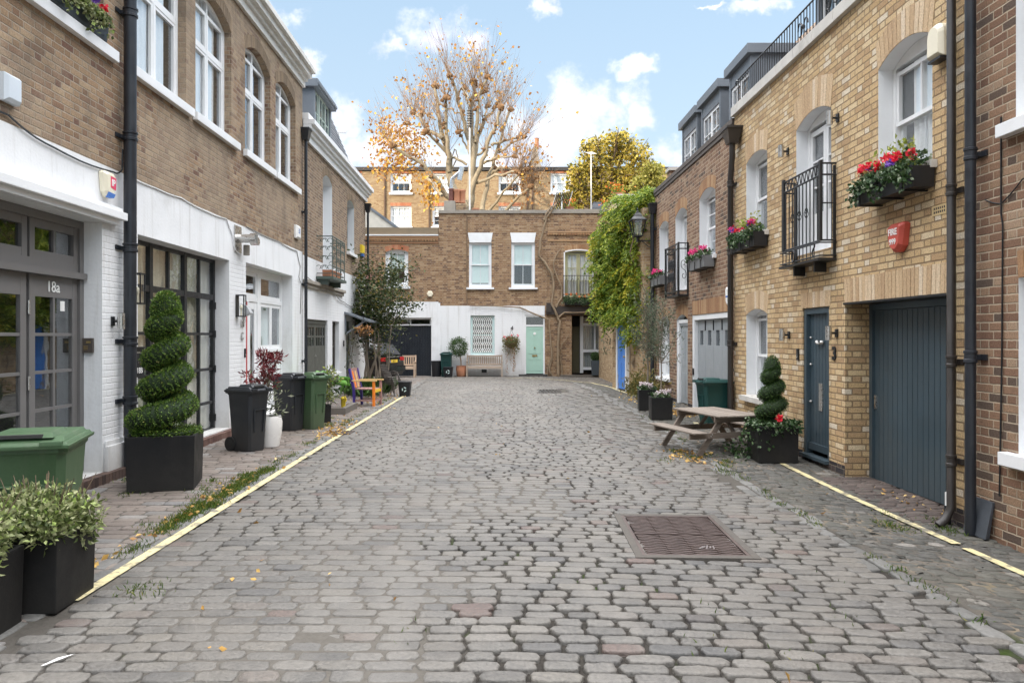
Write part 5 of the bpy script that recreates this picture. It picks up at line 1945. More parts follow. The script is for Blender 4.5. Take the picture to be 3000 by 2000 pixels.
m.box(24.77, 25.03, .01, .10, 4.36, 4.45)
m.build('blue_base', BLUELAB, b3)
bellbox('alarm_box', 'small pale hexagonal alarm box above white quoins of the rear garage', B, bX(1260), 3.48, .28, .26, .09, 'hex', CREAMPL)
b4 = bellbox('alarm_box', 'white shield alarm box on red-brown brick beside the box-hopper drainpipe', R, 13.32, 2.40, .26, .34, .06, 'shield', WHITEPL)
m = MB(R)
m.box(13.25, 13.39, .06, .063, 2.38, 2.41)
m.build('blue_mark', BLUELAB, b4)
bellbox('alarm_box', 'pale blue-white box on brown brick at the left edge', L, 6.9, 3.98, .22, .26, .09, 'box', simple('pale_blue_plastic', (.62, .68, .74), .4, .04))

# flue terminal on its plate, and the cables that follow the white band
fl = thing('flue_vent', 'round steel boiler flue on plate above the white band, between two left openings', 'flue', L.w(13.1, 0, 3.42))
m = MB(L)
m.box(12.88, 13.22, .003, .02, 3.16, 3.62)
m.build('plate', STEEL, fl)
m = MB(L)
m.tube([(13.05, .02, 3.40), (13.05, .26, 3.40)], .075, 14)
m.tube([(13.05, .24, 3.40), (13.05, .34, 3.40)], .095, 14)
m.tube([(13.30, .16, 3.38), (13.30, .30, 3.38)], .07, 14)
for k in range(6):
    m.box(12.98 + k * .025, 12.985 + k * .025, .34, .345, 3.32, 3.48)
m.build('tube', STEEL, fl, smooth=40)
m = MB(L)
m.tube([(13.18, .12, 3.30), (13.18, .12, 3.12)], .055, 10)
m.build('trap', CONCRETE, fl)


def cable(label, fr, pts, r, mat, n=5, sag=.03):
    m = MB(fr)
    P = []
    for p, q in zip(pts[:-1], pts[1:]):
        for k in range(n):
            t = k / n
            P.append((p[0] + (q[0] - p[0]) * t, p[1] + (q[1] - p[1]) * t, p[2] + (q[2] - p[2]) * t - sag * math.sin(math.pi * t)))
    P.append(pts[-1])
    m.tube(P, r, 5)
    return tag(m.build('cable', mat, smooth=60), label, 'cable')


cable('two black cables sagging along the white band of the nearest left house', L, [(5.5, .02, 3.78), (6.9, .02, 3.74), (7.6, .02, 3.62), (8.8, .02, 3.63), (8.98, .03, 3.70), (8.99, .03, 3.95)], .010, IRON)
cable('white cable clipped along the brick edge above the black-gridded glazing', L, [(9.1, .012, 3.67), (9.9, .012, 3.66), (10.7, .012, 3.68), (11.6, .012, 3.64), (12.5, .012, 3.66), (12.75, .012, 3.45), (12.9, .02, 3.18), (13.2, .02, 3.14)], .010, WHITE, 4, .012)
cable('loose pale cable looping down beside the thin left drainpipe', L, [(13.5, .012, 3.68), (15.5, .012, 3.66), (16.9, .012, 3.62), (17.2, .012, 3.3), (17.05, .02, 3.05), (17.25, .02, 2.9), (17.2, .012, 2.2)], .009, simple('grey_cable', (.3, .29, .28), .6), 4, .02)
cable('black cable run down dark brown brick past the right-hand window', R, [(6.15, .012, 3.5), (6.15, .012, 2.7), (6.13, .012, 2.6), (6.14, .012, 1.5), (6.17, .012, .35)], .007, IRON, 4, 0)
cable('thin black wire crossing the dark brown brick to the right window', R, [(6.35, .012, 2.85), (6.15, .012, 2.78), (5.9, .012, 2.93), (5.4, .012, 3.05)], .006, IRON, 4, .01)
cable('cables draped under the ledge of the left white-corniced house', L, [(17.5, .07, 3.1), (19.0, .05, 3.08), (20.6, .06, 2.9), (22.0, .03, 2.7), (24.5, .03, 2.6)], .012, simple('dusty_cable', (.22, .21, .2), .7), 5, .06)


def cyl_light(label, fr, a, z, s=1.0):
    root = thing('wall_light', label, 'wall light', fr.w(a, 0, z), group=None)
    m = MB(fr)
    m.box(a - .03 * s, a + .03 * s, .003, .02, z - .05 * s, z + .05 * s)
    m.tube([(a, .02, z), (a, .07, z)], .014, 8)
    m.build('mount', IRON, root)
    m = MB(fr)
    m.tube([(a, .11, z - .085 * s), (a, .11, z + .085 * s)], .038 * s, 14)
    m.build('cylinder', STEEL, root, smooth=40)
    m = MB(fr)
    m.tube([(a, .11, z + .085 * s), (a, .11, z + .09 * s)], .032 * s, 12)
    m.build('lens', DARK, root)
    return root


cyl_light('steel cylinder wall light left of the slate blue number 3 door', R, 10.62, 1.70)
cyl_light('steel cylinder wall light between number 3 door and the garage', R, 9.13, 1.72)
cyl_light('steel cylinder wall light right of the arched french window, near its top', R, 9.10, 4.36)
cyl_light('steel cylinder wall light between the arched french window and flower-box window', R, 10.66, 4.34)
cyl_light('steel wall light on white pier beside the thick left drainpipe', L, 8.80, 1.86, 1.1)


def box_lantern(label, a, z, h=.39):
    root = thing('wall_lantern', label, 'wall light', L.w(a, 0, z))
    m = MB(L)
    w = .065
    m.box(a - w, a + w, .003, .02, z, z + h)
    for z0, z1 in ((z, z + .02), (z + h - .02, z + h)):
        m.box(a - w, a + w, .02, .15, z0, z1)
    for aa in (a - w, a + w - .014):
        m.box(aa, aa + .014, .136, .15, z + .02, z + h - .02)
    m.build('frame', IRON, root)
    m = MB(L)
    m.box(a - w + .008, a + w - .008, .128, .132, z + .02, z + h - .02)
    m.build('glass', GLASS, root)
    m = MB(L)
    m.tube([(a, .08, z + .02), (a, .08, z + .13)], .014, 8)
    m.ball((a, .08, z + .17), .03, 8, 6, sc3=(1, 1, 1.6))
    m.build('bulb', CREAMPL, root)
    return root


box_lantern('black glazed box lantern on white pier beside the recessed red door', 13.02, 2.02)
box_lantern('black box lantern half hidden behind the thick left drainpipe', 9.26, 2.08)
m = MB(L)
m.add([(13.30, .003, 2.03), (13.46, .003, 2.03), (13.46, .15, 2.10), (13.30, .15, 2.10), (13.30, .003, 2.26), (13.46, .003, 2.26), (13.46, .08, 2.22), (13.30, .08, 2.22)],
      [(3, 2, 1, 0), (4, 5, 6, 7), (0, 1, 5, 4), (1, 2, 6, 5), (2, 3, 7, 6), (3, 0, 4, 7)])
tag(m.build('key_safe', simple('grey_plastic', (.42, .43, .44), .4, .05)), 'small grey wedge-shaped box beside the red door lantern', 'key safe')
mbx = thing('letter_box', 'black wall letter box marked 18B beside the black-gridded glazing', 'letter box', L.w(9.3, 0, 1.35))
m = MB(L)
m.box(9.14, 9.40, .003, .10, 1.17, 1.53)
m.prism([(9.13, 1.53), (9.41, 1.53), (9.41, 1.55), (9.13, 1.55)], .003, .12)
m.build('box', IRON, mbx, bevel=.004)
m = MB(L)
m.box(9.17, 9.37, .10, .104, 1.47, 1.485)
m.box(9.24, 9.30, .10, .104, 1.34, 1.365)
m.build('slot', STEEL, mbx)
text('letters', '18B', .10, Vector(L.w(9.27, .102, 1.25)), ROT_L, .002, WHITEPL, mbx)
ic = thing('door_intercom', 'dark bronze intercom panel on the white jamb by grey garage doors', 'intercom', (-4.66, 8.575, 1.58))
m = MB()
m.box(-4.79, -4.66, 8.545, 8.578, 1.49, 1.66)
m.build('panel', simple('bronze_panel', (.085, .07, .06), .4, .1), ic, bevel=.004)
m = MB()
m.box(-4.735, -4.685, 8.541, 8.545, 1.60, 1.625)
for k in range(3):
    m.box(-4.765, -4.715, 8.541, 8.545, 1.525 + k * .018, 1.533 + k * .018)
m.build('button', BRASS, ic)
for lab, fr, a, z in (('black doorbell on yellow brick left of number 3 door', R, 10.30, 1.43), ('black doorbell below the letter C beside the red door', L, 13.42, 1.38)):
    d = thing('doorbell', lab, 'doorbell', fr.w(a, 0, z))
    m = MB(fr)
    m.box(a - .03, a + .03, .003, .025, z - .08, z + .08)
    m.build('case', BLACKPL, d, bevel=.005)
    m = MB(fr)
    m.tube([(a, .025, z - .035), (a, .03, z - .035)], .018, 10)
    m.build('push', STEEL, d)

# street lantern by the vine
ln = thing('street_lantern', 'black victorian street lantern on iron bracket in front of the vine', 'street lamp', (3.78, 19.55, 4.1))
lx, ly = 3.72, 19.55
m = MB()
m.tube([(4.16, ly, 4.2), (3.75, ly, 4.2)], .018, 8)
m.tube([(4.16, ly, 4.0), (4.0, ly, 4.05), (3.85, ly, 4.18)], .012, 6)
m.tube([(lx, ly, 4.16), (lx, ly, 4.32)], .035, 8)
m.build('bracket', IRON, ln)
m = MB()
for a in range(4):
    x, y = (-1, -1, 1, 1)[a], (-1, 1, 1, -1)[a]
    m.bar((lx + x * .10, ly + y * .10, 4.32), (lx + x * .19, ly + y * .19, 4.72), .022, .022)
m.taper((lx, ly, 4.30), (.11, .11), (lx, ly, 4.335), (.11, .11))
m.taper((lx, ly, 4.715), (.215, .215), (lx, ly, 4.745), (.215, .215))
m.taper((lx, ly, 4.745), (.20, .20), (lx, ly, 4.86), (.085, .085))
m.taper((lx, ly, 4.86), (.10, .10), (lx, ly, 4.93), (.06, .06))
m.lathe((lx, ly, 4.93), [(.035, 0), (.045, .03), (.015, .06), (.025, .09), (.004, .16)], 8)
m.build('frame', IRON, ln)
m = MB()
m.taper((lx, ly, 4.335), (.095, .095), (lx, ly, 4.715), (.18, .18))
m.build('glass', glassmat('lantern_glass', (.80, .82, .62), base=.15), ln)
m = MB()
m.lathe((lx, ly, 4.335), [(.02, 0), (.02, .15), (.04, .2), (.03, .28)], 8)
m.build('burner', CREAMPL, ln)


# ------------------------------------------------------------------ planted boxes on the walls
def window_box(label, fr, a0, a1, z0, z1, d0, d1, mat, brackets=True):
    root = thing('window_box', label, 'window box', fr.w((a0 + a1) / 2, (d0 + d1) / 2, z0))
    m = MB(fr)
    e = .02
    vs = []
    for (k, z) in ((.02, z0), (0, z1)):
        vs += [(a0 + k, d0, z), (a1 - k, d0, z), (a1 - k, d1 - k * .8, z), (a0 + k, d1 - k * .8, z)]
    for (k, z) in ((e, z1), (e, z1 - .05)):
        vs += [(a0 + k, d0 + k, z), (a1 - k, d0 + k, z), (a1 - k, d1 - k, z), (a0 + k, d1 - k, z)]
    fs = [(3, 2, 1, 0)]
    for j in (0, 4, 8):
        fs += [(j + i, j + (i + 1) % 4, j + 4 + (i + 1) % 4, j + 4 + i) for i in range(4)]
    m.add(vs, fs)
    m.box(a0 - .008, a1 + .008, d1 - .004, d1 + .012, z1 - .035, z1 + .004)
    m.build('trough', mat, root, bevel=.004)
    m = MB(fr)
    m.box(a0 + e, a1 - e, d0 + e, d1 - e, z1 - .05, z1 - .03)
    m.build('soil', SOIL, root)
    if brackets:
        for t in (.14, .5, .86):
            m = MB(fr)
            a = a0 + (a1 - a0) * t
            m.box(a - .014, a + .014, .004, d1 + .016, z0 - .02, z0 - .004)
            m.box(a - .012, a + .012, d1 + .006, d1 + .018, z0 - .02, z0 + (z1 - z0) * .65)
            m.build('bracket', IRON, root)
    return root


def box_plants(label, fr, a0, a1, z, d0, d1, dens=1.0, trail=.25, flowers=((REDFL, 6),), vari=False, lime=True, hgt=.2):
    root = thing('flowering_plants', label, 'plants', fr.w((a0 + a1) / 2, (d0 + d1) / 2, z))
    w = a1 - a0
    n = int(900 * dens * w)
    P, D = [], []
    for i in range(n):
        a = a0 + w * RND.random()
        t = RND.random()
        if t < .55:
            P.append(fr.w(a, d0 + (d1 - d0) * RND.random(), z + RND.uniform(-.02, hgt * .7) * (.5 + .5 * math.sin(a * 9) ** 2)))
            D.append((0, 0, 1))
        else:
            k = RND.random() ** 1.6
            s = .4 + .6 * math.sin(a * 7 + 1.3) ** 2
            P.append(fr.w(a + RND.uniform(-.04, .04) + (-.06 * k if a < a0 + w / 2 else .03 * k), d1 + .02 + .05 * RND.random(), z + .06 - trail * k * s))
            D.append((0, 0, -1))
    leaves('trailing_foliage', P, D, (.03, .062), LF_VARI if vari else LF_IVY, root, aspect=.75, rnd=.8)
    if lime:
        P, D = [], []
        for i in range(int(16 * w / .9)):
            a = a0 + w * (.08 + .84 * RND.random())
            hh = hgt * RND.uniform(.8, 1.5)
            for k in range(14):
                P.append(fr.w(a + RND.gauss(0, .025), (d0 + d1) / 2 + RND.gauss(0, .03), z + hh * k / 13))
                D.append((RND.gauss(0, .6), RND.gauss(0, .6), .7))
        leaves('lime_foliage', P, D, (.045, .08), LF_LIME, root, aspect=.5, rnd=.5)
    for mat, cnt in flowers:
        for i in range(cnt):
            P = []
            a = a0 + w * (i + .2 + .6 * RND.random()) / cnt
            c = fr.w(a, d1 - .02 + RND.uniform(-.05, .05), z + hgt * RND.uniform(.35, .85))
            for k in range(26):
                P.append((c[0] + RND.gauss(0, .023), c[1] + RND.gauss(0, .027), c[2] + RND.gauss(0, .022)))
            leaves('flower', P, [(0, 0, .4)] * len(P), (.03, .05), mat, root, aspect=.9, rnd=1.2)
    return root


window_box('black window box under the right-hand arched window, above the red FIRE box', R, 7.06, 8.22, 3.11, 3.31, .02, .24, BLACKPL)
box_plants('red cyclamen with trailing ivy in the nearest right window box', R, 7.08, 8.2, 3.31, .03, .24, 1.3, .28, ((REDFL, 9), (VIOLFL, 2)), hgt=.24)
window_box('dark window box beside the box-hopper drainpipe, on yellow brick', R, 11.42, 12.6, 3.08, 3.30, .02, .24, BLACKPL)
box_plants('pink, red and violet flowers over ivy, beside the box-hopper drainpipe', R, 11.44, 12.58, 3.30, .03, .24, 1.1, .26, ((REDFL, 3), (PINKFL, 3), (VIOLFL, 3)), hgt=.22)
window_box('grey window box under the near upper window of red-brown house', R, 14.2, 15.36, 3.02, 3.24, .02, .24, GREYBOX)
box_plants('pink flowers in the grey box on the near side of the small iron balcony', R, 14.22, 15.34, 3.24, .03, .22, .8, .08, ((PINKFL, 7),), lime=False, hgt=.22)
window_box('grey window box far along red-brown house, beyond its iron balcony', R, 18.05, 19.15, 2.95, 3.17, .02, .24, GREYBOX)
box_plants('pink flowers in the far grey box beside the lantern drainpipe', R, 18.07, 19.13, 3.17, .03, .22, .8, .08, ((PINKFL, 6),), lime=False, hgt=.22)
window_box('dark window box on the sill at the top left corner', L, 6.95, 8.55, 5.06, 5.27, -.0, .10, BLACKPL, False)
box_plants('red flowers and pale variegated ivy at the top left corner', L, 6.98, 8.5, 5.27, -.05, .10, 1.3, .3, ((REDFL, 6), (VIOLFL, 2)), vari=True, hgt=.2)
window_box('dark trough on the olive french window balcony at the right rear', B, bX(1652), bX(1742), 3.0, 3.2, .02, .24, BLACKPL)
box_plants('green trailing plants with orange flowers under the olive french window', B, bX(1650), bX(1744), 3.2, .03, .28, 1.6, .3, ((ORFL, 7),), lime=False, hgt=.3)
window_box('terracotta trough on the scrolled green balcony', L, 18.9, 20.2, 3.22, 3.38, .12, .34, TERRA, False)


# ------------------------------------------------------------------ bins
def wheelie(label, loc, rz, mat, s=1.0, hs=1.0, group=None, cat='bin'):
    root = thing('wheelie_bin', label, cat, loc, rz, group)
    H_ = 1.0 * hs
    m = MB()
    vs, fs = [], []
    prof = [(0, .21, .25), (.03, .225, .265), (.5, .25, .30), (.88, .27, .335), (.90, .285, .35), (.94, .285, .35)]
    n = 0
    for z, hx, hy in prof:
        c = .05
        ring = [(-hx + c, -hy), (hx - c, -hy), (hx, -hy + c), (hx, hy - c), (hx - c, hy), (-hx + c, hy), (-hx, hy - c), (-hx, -hy + c)]
        vs += [(x * s, y * s, z * H_) for x, y in ring]
    fs.append(tuple(range(8))[::-1])
    for i in range(len(prof) - 1):
        fs += [(i * 8 + j, i * 8 + (j + 1) % 8, (i + 1) * 8 + (j + 1) % 8, (i + 1) * 8 + j) for j in range(8)]
    m.add(vs, fs)
    # moulded front arch and side ribs
    for sx in (-1, 1):
        m.bar((sx * .12 * s, -.30 * s, .30 * H_), (sx * .14 * s, -.333 * s, .66 * H_), .02, .014)
    m.bar((-.14 * s, -.333 * s, .66 * H_), (.14 * s, -.333 * s, .66 * H_), .02, .014)
    m.build('body', mat, root, False, smooth=30, bevel=.008)
    m = MB()
    m.taper((0, -.01 * s, .935 * H_), (.31 * s, .385 * s), (0, -.01 * s, .962 * H_), (.315 * s, .39 * s))
    m.taper((0, -.01 * s, .962 * H_), (.30 * s, .375 * s), (0, -.005, .985 * H_), (.285 * s, .36 * s))
    m.taper((0, -.01 * s, .985 * H_), (.27 * s, .33 * s), (0, .02 * s, 1.015 * H_), (.25 * s, .29 * s))
    m.taper((0, -.13 * s, 1.012 * H_), (.20 * s, .20 * s), (0, -.10 * s, 1.05 * H_), (.17 * s, .15 * s))
    for sx in (-.2, .2):
        m.obox((sx * s, -.37 * s, .975 * H_), (.07 * s, .035 * s, .016), None)
    lid = m.build('lid', mat, root, False, bevel=.006)
    m = MB()
    m.obox((0, -.315 * s, 1.025 * H_), (.13 * s, .018 * s, .012))
    m.build('grip_recess', DARK, lid, False)
    m = MB()
    m.tube([(-.23 * s, .40 * s, .93 * H_), (.23 * s, .40 * s, .93 * H_)], .018, 8)
    for sx in (-.23, -.08, .08, .23):
        m.bar((sx * s, .30 * s, .91 * H_), (sx * s, .41 * s, .93 * H_), .025, .03)
    m.build('handle', mat, root, False)
    for sx in (-1, 1):
        m = MB()
        m.tube([(sx * .20 * s, .27 * s, .105), (sx * .26 * s, .27 * s, .105)], .105, 18)
        m.tube([(sx * .258 * s, .27 * s, .105), (sx * .268 * s, .27 * s, .105)], .06, 14)
        m.build('wheel', RUBBER, root, False, smooth=40)
    m = MB()
    m.tube([(-.22 * s, .27 * s, .105), (.22 * s, .27 * s, .105)], .014, 6)
    m.build('axle', IRON, root, False)
    return root


wheelie('large green wheelie bin with raised lid hump, behind variegated shrub at the left edge', (-3.44, 5.52, 0), math.radians(17), BINGREEN, 1.02, .95)
wheelie('black wheelie bin in front of white pier, hiding a white pot', (-3.66, 10.92, 0), math.radians(62), BINBLACK, .70, .93)
wheelie('black wheelie bin standing against a green bin, by the thin left drainpipe', (-3.72, 13.3, 0), math.radians(62), BINBLACK, .72, .98)
wheelie('green wheelie bin pressed against a black one, beyond the red-leaved shrub', (-3.38, 13.5, 0), math.radians(58), BINGREEN, .72, .98)
wheelie('teal wheelie bin by pale grey garage doors, behind the picnic table', (3.90, 13.3, gz(3.86, 13.2)), math.radians(-82), BINTEAL, .78, .80)
wheelie('dark green wheelie bin against white wall, beside the lollipop tree', (bX(1310), 31.05, 0), 0, BINTEAL, .85, .98)


def tub(name, label, loc, r0, r1, h, mat, lidmat=None, n=20, sq=None, cat='bin', rz=0):
    root = thing(name, label, cat, loc, rz)
    m = MB()
    m.lathe((0, 0, 0), [(r0 * .96, 0), (r0, .02), (r1, h * .9), (r1 * 1.05, h * .905), (r1 * 1.05, h * .94), (r1 * .95, h * .94), (r1 * .9, h * .8)], n, sq=sq)
    m.build('body', mat, root, False, smooth=40)
    if lidmat:
        m = MB()
        m.lathe((0, 0, h * .94), [(r1 * 1.08, 0), (r1 * 1.08, h * .04), (r1 * .95, h * .06), (r1 * .2, h * .075)], n, sq=sq)
        m.build('lid', lidmat, root, False, smooth=40)
    return root


tub('dustbin', 'small round black dustbin beside the rear white-quoined garage', (bX(1281), 31.05, 0), .19, .215, .66, BLACKPL, BLACKPL)
cad = tub('recycling_caddy', 'small black recycling caddy with pale mark, by the terracotta pot', (bX(1317), 30.62, 0), .17, .20, .42, BLACKPL, BLACKPL, 16, 5)
m = MB()
for k in range(3):
    a = k * 2.094 + .5
    m.bar((.07 * math.cos(a), -.195, .22 + .07 * math.sin(a)), (.07 * math.cos(a + 1.2), -.195, .22 + .07 * math.sin(a + 1.2)), .008, .03)
m.build('recycling_mark', MINTPALE, cad, False)
bn = tub('recycling_box', 'black recycling tub with pale mark, beside the stacked wire chairs', (-2.58, 20.85, 0), .15, .185, .42, BLACKPL, BLACKPL, 16, 5)
m = MB()
for k in range(3):
    a = k * 2.094 + .5
    m.bar((.06 * math.cos(a), -.182, .20 + .06 * math.sin(a)), (.06 * math.cos(a + 1.2), -.182, .20 + .06 * math.sin(a + 1.2)), .008, .028)
m.build('recycling_mark', MINTPALE, bn, False)


# ------------------------------------------------------------------ planters
def cube_planter(label, loc, w, h, rz=0, mat=None, tap=.96):
    root = thing('planter', label, 'planter', loc, rz)
    m = MB()
    q = w / 2
    vs = []
    for k, z in ((q * tap, 0), (q, h)):
        vs += [(-k, -k, z), (k, -k, z), (k, k, z), (-k, k, z)]
    for k, z in ((q - .03, h), (q - .03, h - .06)):
        vs += [(-k, -k, z), (k, -k, z), (k, k, z), (-k, k, z)]
    fs = [(3, 2, 1, 0)]
    for j in (0, 4, 8):
        fs += [(j + i, j + (i + 1) % 4, j + 4 + (i + 1) % 4, j + 4 + i) for i in range(4)]
    m.add(vs, fs)
    m.build('box', mat or PLANTER, root, False, bevel=.008)
    m = MB()
    m.box(-q + .03, q - .03, -q + .03, q - .03, h - .08, h - .045)
    m.build('soil', SOIL, root, False)
    return root


cube_planter('tall black cube planter under the big left spiral topiary', (-3.72, 8.34, 0), .70, .60, math.radians(14))
cube_planter('black planter at the left edge, with variegated shrub, beside yellow line', (-2.90, 4.70, 0), .47, .45, math.radians(2))
cube_planter('black planter in the bottom left corner, nearest of all', (-3.03, 4.12, 0), .50, .45, math.radians(3))
cube_planter('black planter spilling ivy, left of number 3 door', (3.73, 10.03, gz(3.7, 10)), .53, .48, math.radians(-3))
cube_planter('black planter with olive tree and white flowers, in front of another planter', (3.12, 14.1, gz(3.1, 14.1)), .40, .42, math.radians(-4))
cube_planter('black planter with olive tree, behind another, nearer the vine', (3.17, 15.6, gz(3.2, 15.6)), .38, .43, math.radians(-6))
cube_planter('small black planter between green bin and hosta', (-3.42, 14.55, 0), .30, .34, math.radians(20))
tp = thing('tall_planter', 'tall narrow dark planter with clipped ball, in the rear porch', 'planter', (bX(1741), 31.2, .05))
m = MB()
m.taper((0, 0, 0), (.13, .13), (0, 0, .62), (.155, .155))
m.build('box', simple('slate_grey_planter', (.05, .065, .08), .5, .1), tp, False, bevel=.006)
pot = thing('plant_pot', 'round white glazed pot behind a black wheelie bin', 'pot', (-3.47, 11.3, 0))
m = MB()
m.lathe((0, 0, 0), [(.135, 0), (.15, .01), (.185, .2), (.195, .38), (.175, .47), (.16, .47), (.165, .40)], 24)
m.build('body', CERAMIC, pot, False, smooth=40)
m = MB()
m.lathe((0, 0, .40), [(.165, 0), (.02, .02)], 20)
m.build('soil', SOIL, pot, False)
tpot = thing('plant_pot', 'round terracotta pot of the lollipop tree', 'pot', (bX(1353), 31.0, 0))
m = MB()
m.lathe((0, 0, 0), [(.17, 0), (.19, .02), (.225, .3), (.205, .43), (.215, .45), (.19, .45), (.18, .38)], 22)
m.build('body', TERRA, tpot, False, smooth=40)
m = MB()
m.lathe((0, 0, .36), [(.18, 0), (.02, .02)], 20)
m.build('soil', SOIL, tpot, False)

# low bench end in pale mint by the grey garage doors
mbn = thing('low_bench', 'pale mint-painted low bench end, behind the large green bin', 'bench', (-4.41, 7.32, 0))
m = MB()
for x in (-.09, .09):
    for y in (-.3, .3):
        m.bar((x, y, 0), (x * .9, y * .95, .44), .04, .05)
    m.bar((x * .95, -.29, .30), (x * .95, .29, .30), .02, .05)
m.build('frame', MINTPALE, mbn, False)
m = MB()
for k in range(4):
    m.box(-.115 + k * .058, -.115 + k * .058 + .05, -.40, .40, .44, .465)
m.build('seat', MINTPALE, mbn, False, bevel=.004)


# ------------------------------------------------------------------ timber furniture
def garden_bench(label, loc, w, mat, rz=0):
    root = thing('garden_bench', label, 'bench', loc, rz)
    q = w / 2
    m = MB()
    for i in range(5):
        m.box(-q + .03, q - .03, -.24 + i * .092, -.24 + i * .092 + .08, .41, .432)
    m.build('seat', mat, root, False, bevel=.003)
    m = MB()
    m.box(-q + .06, q - .06, .225, .26, .82, .89)
    m.box(-q + .06, q - .06, .20, .235, .47, .53)
    n = int(w / .1)
    for i in range(n):
        x = -q + .09 + (w - .18) * (i + .5) / n
        m.bar((x, .218, .53), (x, .24, .82), .045, .016, up=(0, 1, 0))
    m.build('backrest', mat, root, False)
    for s_ in (-1, 1):
        m = MB()
        m.bar((s_ * (q - .03), .20, 0), (s_ * (q - .03), .20, .45), .06, .06)
        m.bar((s_ * (q - .03), .20, .45), (s_ * (q - .03), .26, .90), .06, .05)
        m.build('leg', mat, root, False)
        m = MB()
        m.bar((s_ * (q - .03), -.24, 0), (s_ * (q - .03), -.24, .61), .06, .06)
        m.build('leg', mat, root, False)
        m = MB()
        m.box(s_ * (q - .03) - .035, s_ * (q - .03) + .035, -.29, .23, .61, .64)
        m.build('armrest', mat, root, False, bevel=.006)
        m = MB()
        m.bar((s_ * (q - .03), -.22, .36), (s_ * (q - .03), .2, .36), .04, .07)
        m.bar((s_ * (q - .03), -.22, .14), (s_ * (q - .03), .2, .14), .03, .045)
        m.build('rail', mat, root, False)
    m = MB()
    m.box(-q + .03, q - .03, -.255, -.23, .33, .41)
    m.build('apron', mat, root, False)
    return root


garden_bench('pale teak bench in front of the rear blue-black garage', (-3.98, 30.55, 0), 1.28, WD_TEAK)
garden_bench('silvered teak bench under the grilled window of the rear white wall', (-.51, 31.08, 0), 1.52, WD_TEAK2)

ch = thing('armchair', 'garden armchair painted orange, yellow, mauve and indigo, beside the hosta', 'chair', (-3.16, 18.05, 0), math.radians(82))
m = MB()
for i in range(5):
    m.box(-.26, .26, -.25 + i * .1, -.25 + i * .1 + .085, .40, .422)
m.build('seat', WD_MAUVE, ch, False)
for i in range(5):
    m = MB()
    x = -.20 + i * .1
    m.bar((x, .24, .44), (x, .34, .84), .06, .018, up=(0, 1, 0))
    m.build('back_slat', (WD_MAUVE, ORANGE, WD_MAUVE, WD_OCHRE, WD_MAUVE)[i], ch, False)
m = MB()
m.bar((-.27, .345, .86), (.27, .345, .86), .025, .09)
m.build('top_rail', WD_MAUVE, ch, False)
for s_, mats in ((-1, (ORANGE, INDIGO)), (1, (WD_MAUVE, INDIGO))):
    m = MB()
    m.bar((s_ * .28, -.26, 0), (s_ * .28, -.26, .60), .055, .055)
    m.build('leg', mats[0], ch, False)
    m = MB()
    m.bar((s_ * .28, .22, 0), (s_ * .28, .24, .42), .055, .055)
    m.bar((s_ * .28, .24, .42), (s_ * .28, .35, .90), .055, .05)
    m.build('leg', mats[1], ch, False)
    m = MB()
    m.box(s_ * .28 - .04, s_ * .28 + .04, -.33, .28, .60, .628)
    m.build('armrest', WD_OCHRE, ch, False, bevel=.005)
m = MB()
m.box(-.25, .25, -.275, -.25, .33, .40)
m.build('front_rail', YELPAINT, ch, False)
m = MB()
m.box(-.25, .25, -.27, -.25, .12, .16)
for s_ in (-1, 1):
    m.bar((s_ * .28, -.24, .14), (s_ * .28, .2, .14), .03, .04)
m.build('stretcher', WD_MAUVE, ch, False)


def wire_chair(label, loc, rz):
    root = thing('wire_chair', label, 'chair', loc, rz, 'stacked brown wire chairs')
    m = MB()
    for s_ in (-1, 1):
        m.tube([(s_ * .25, -.25, 0), (s_ * .24, -.22, .42), (s_ * .255, -.18, .60), (s_ * .255, .05, .64), (s_ * .25, .16, .60), (s_ * .25, .18, .44)], .011, 6)
        m.tube([(s_ * .25, .22, 0), (s_ * .22, .16, .42), (s_ * .21, .27, .86)], .011, 6)
    m.tube([(-.21, .27, .86), (0, .285, .88), (.21, .27, .86)], .011, 6)
    m.build('frame', WICKER, root, False, smooth=60)
    m = MB()
    for i in range(13):
        x = -.22 + i * .0367
        m.tube([(x, -.24, .43), (x, -.05, .415), (x, .16, .42)], .005, 4)
    for i in range(8):
        y = -.24 + i * .057
        m.tube([(-.23, y, .43), (.23, y, .43)], .005, 4)
    m.build('seat', WICKER, root, False)
    m = MB()
    for i in range(12):
        x = -.20 + i * .0364
        m.tube([(x, .165, .45), (x, .275, .86)], .006, 4)
    for i in range(9):
        t = i / 8
        m.tube([(-.21, .165 + .11 * t, .45 + .41 * t), (.21, .165 + .11 * t, .45 + .41 * t)], .006, 4)
    m.build('backrest', WICKER, root, False)
    return root


wc0 = wire_chair('brown wire chair at the bottom of the stack, beside black recycling tub', (-2.93, 20.85, 0), math.radians(66))
wc0.scale = (.78, .78, .78)
names = ('second', 'third', 'fourth', 'fifth')
for k in range(4):
    dup(wc0, (-2.93 - .022 * (k + 1), 20.85 + .008 * (k + 1), .05 * (k + 1)), math.radians(66),
        ('brown wire chair %s from the ground in the stack by the recycling tub' % names[k]) if k < 3 else 'brown wire chair on top of the stack by the recycling tub')

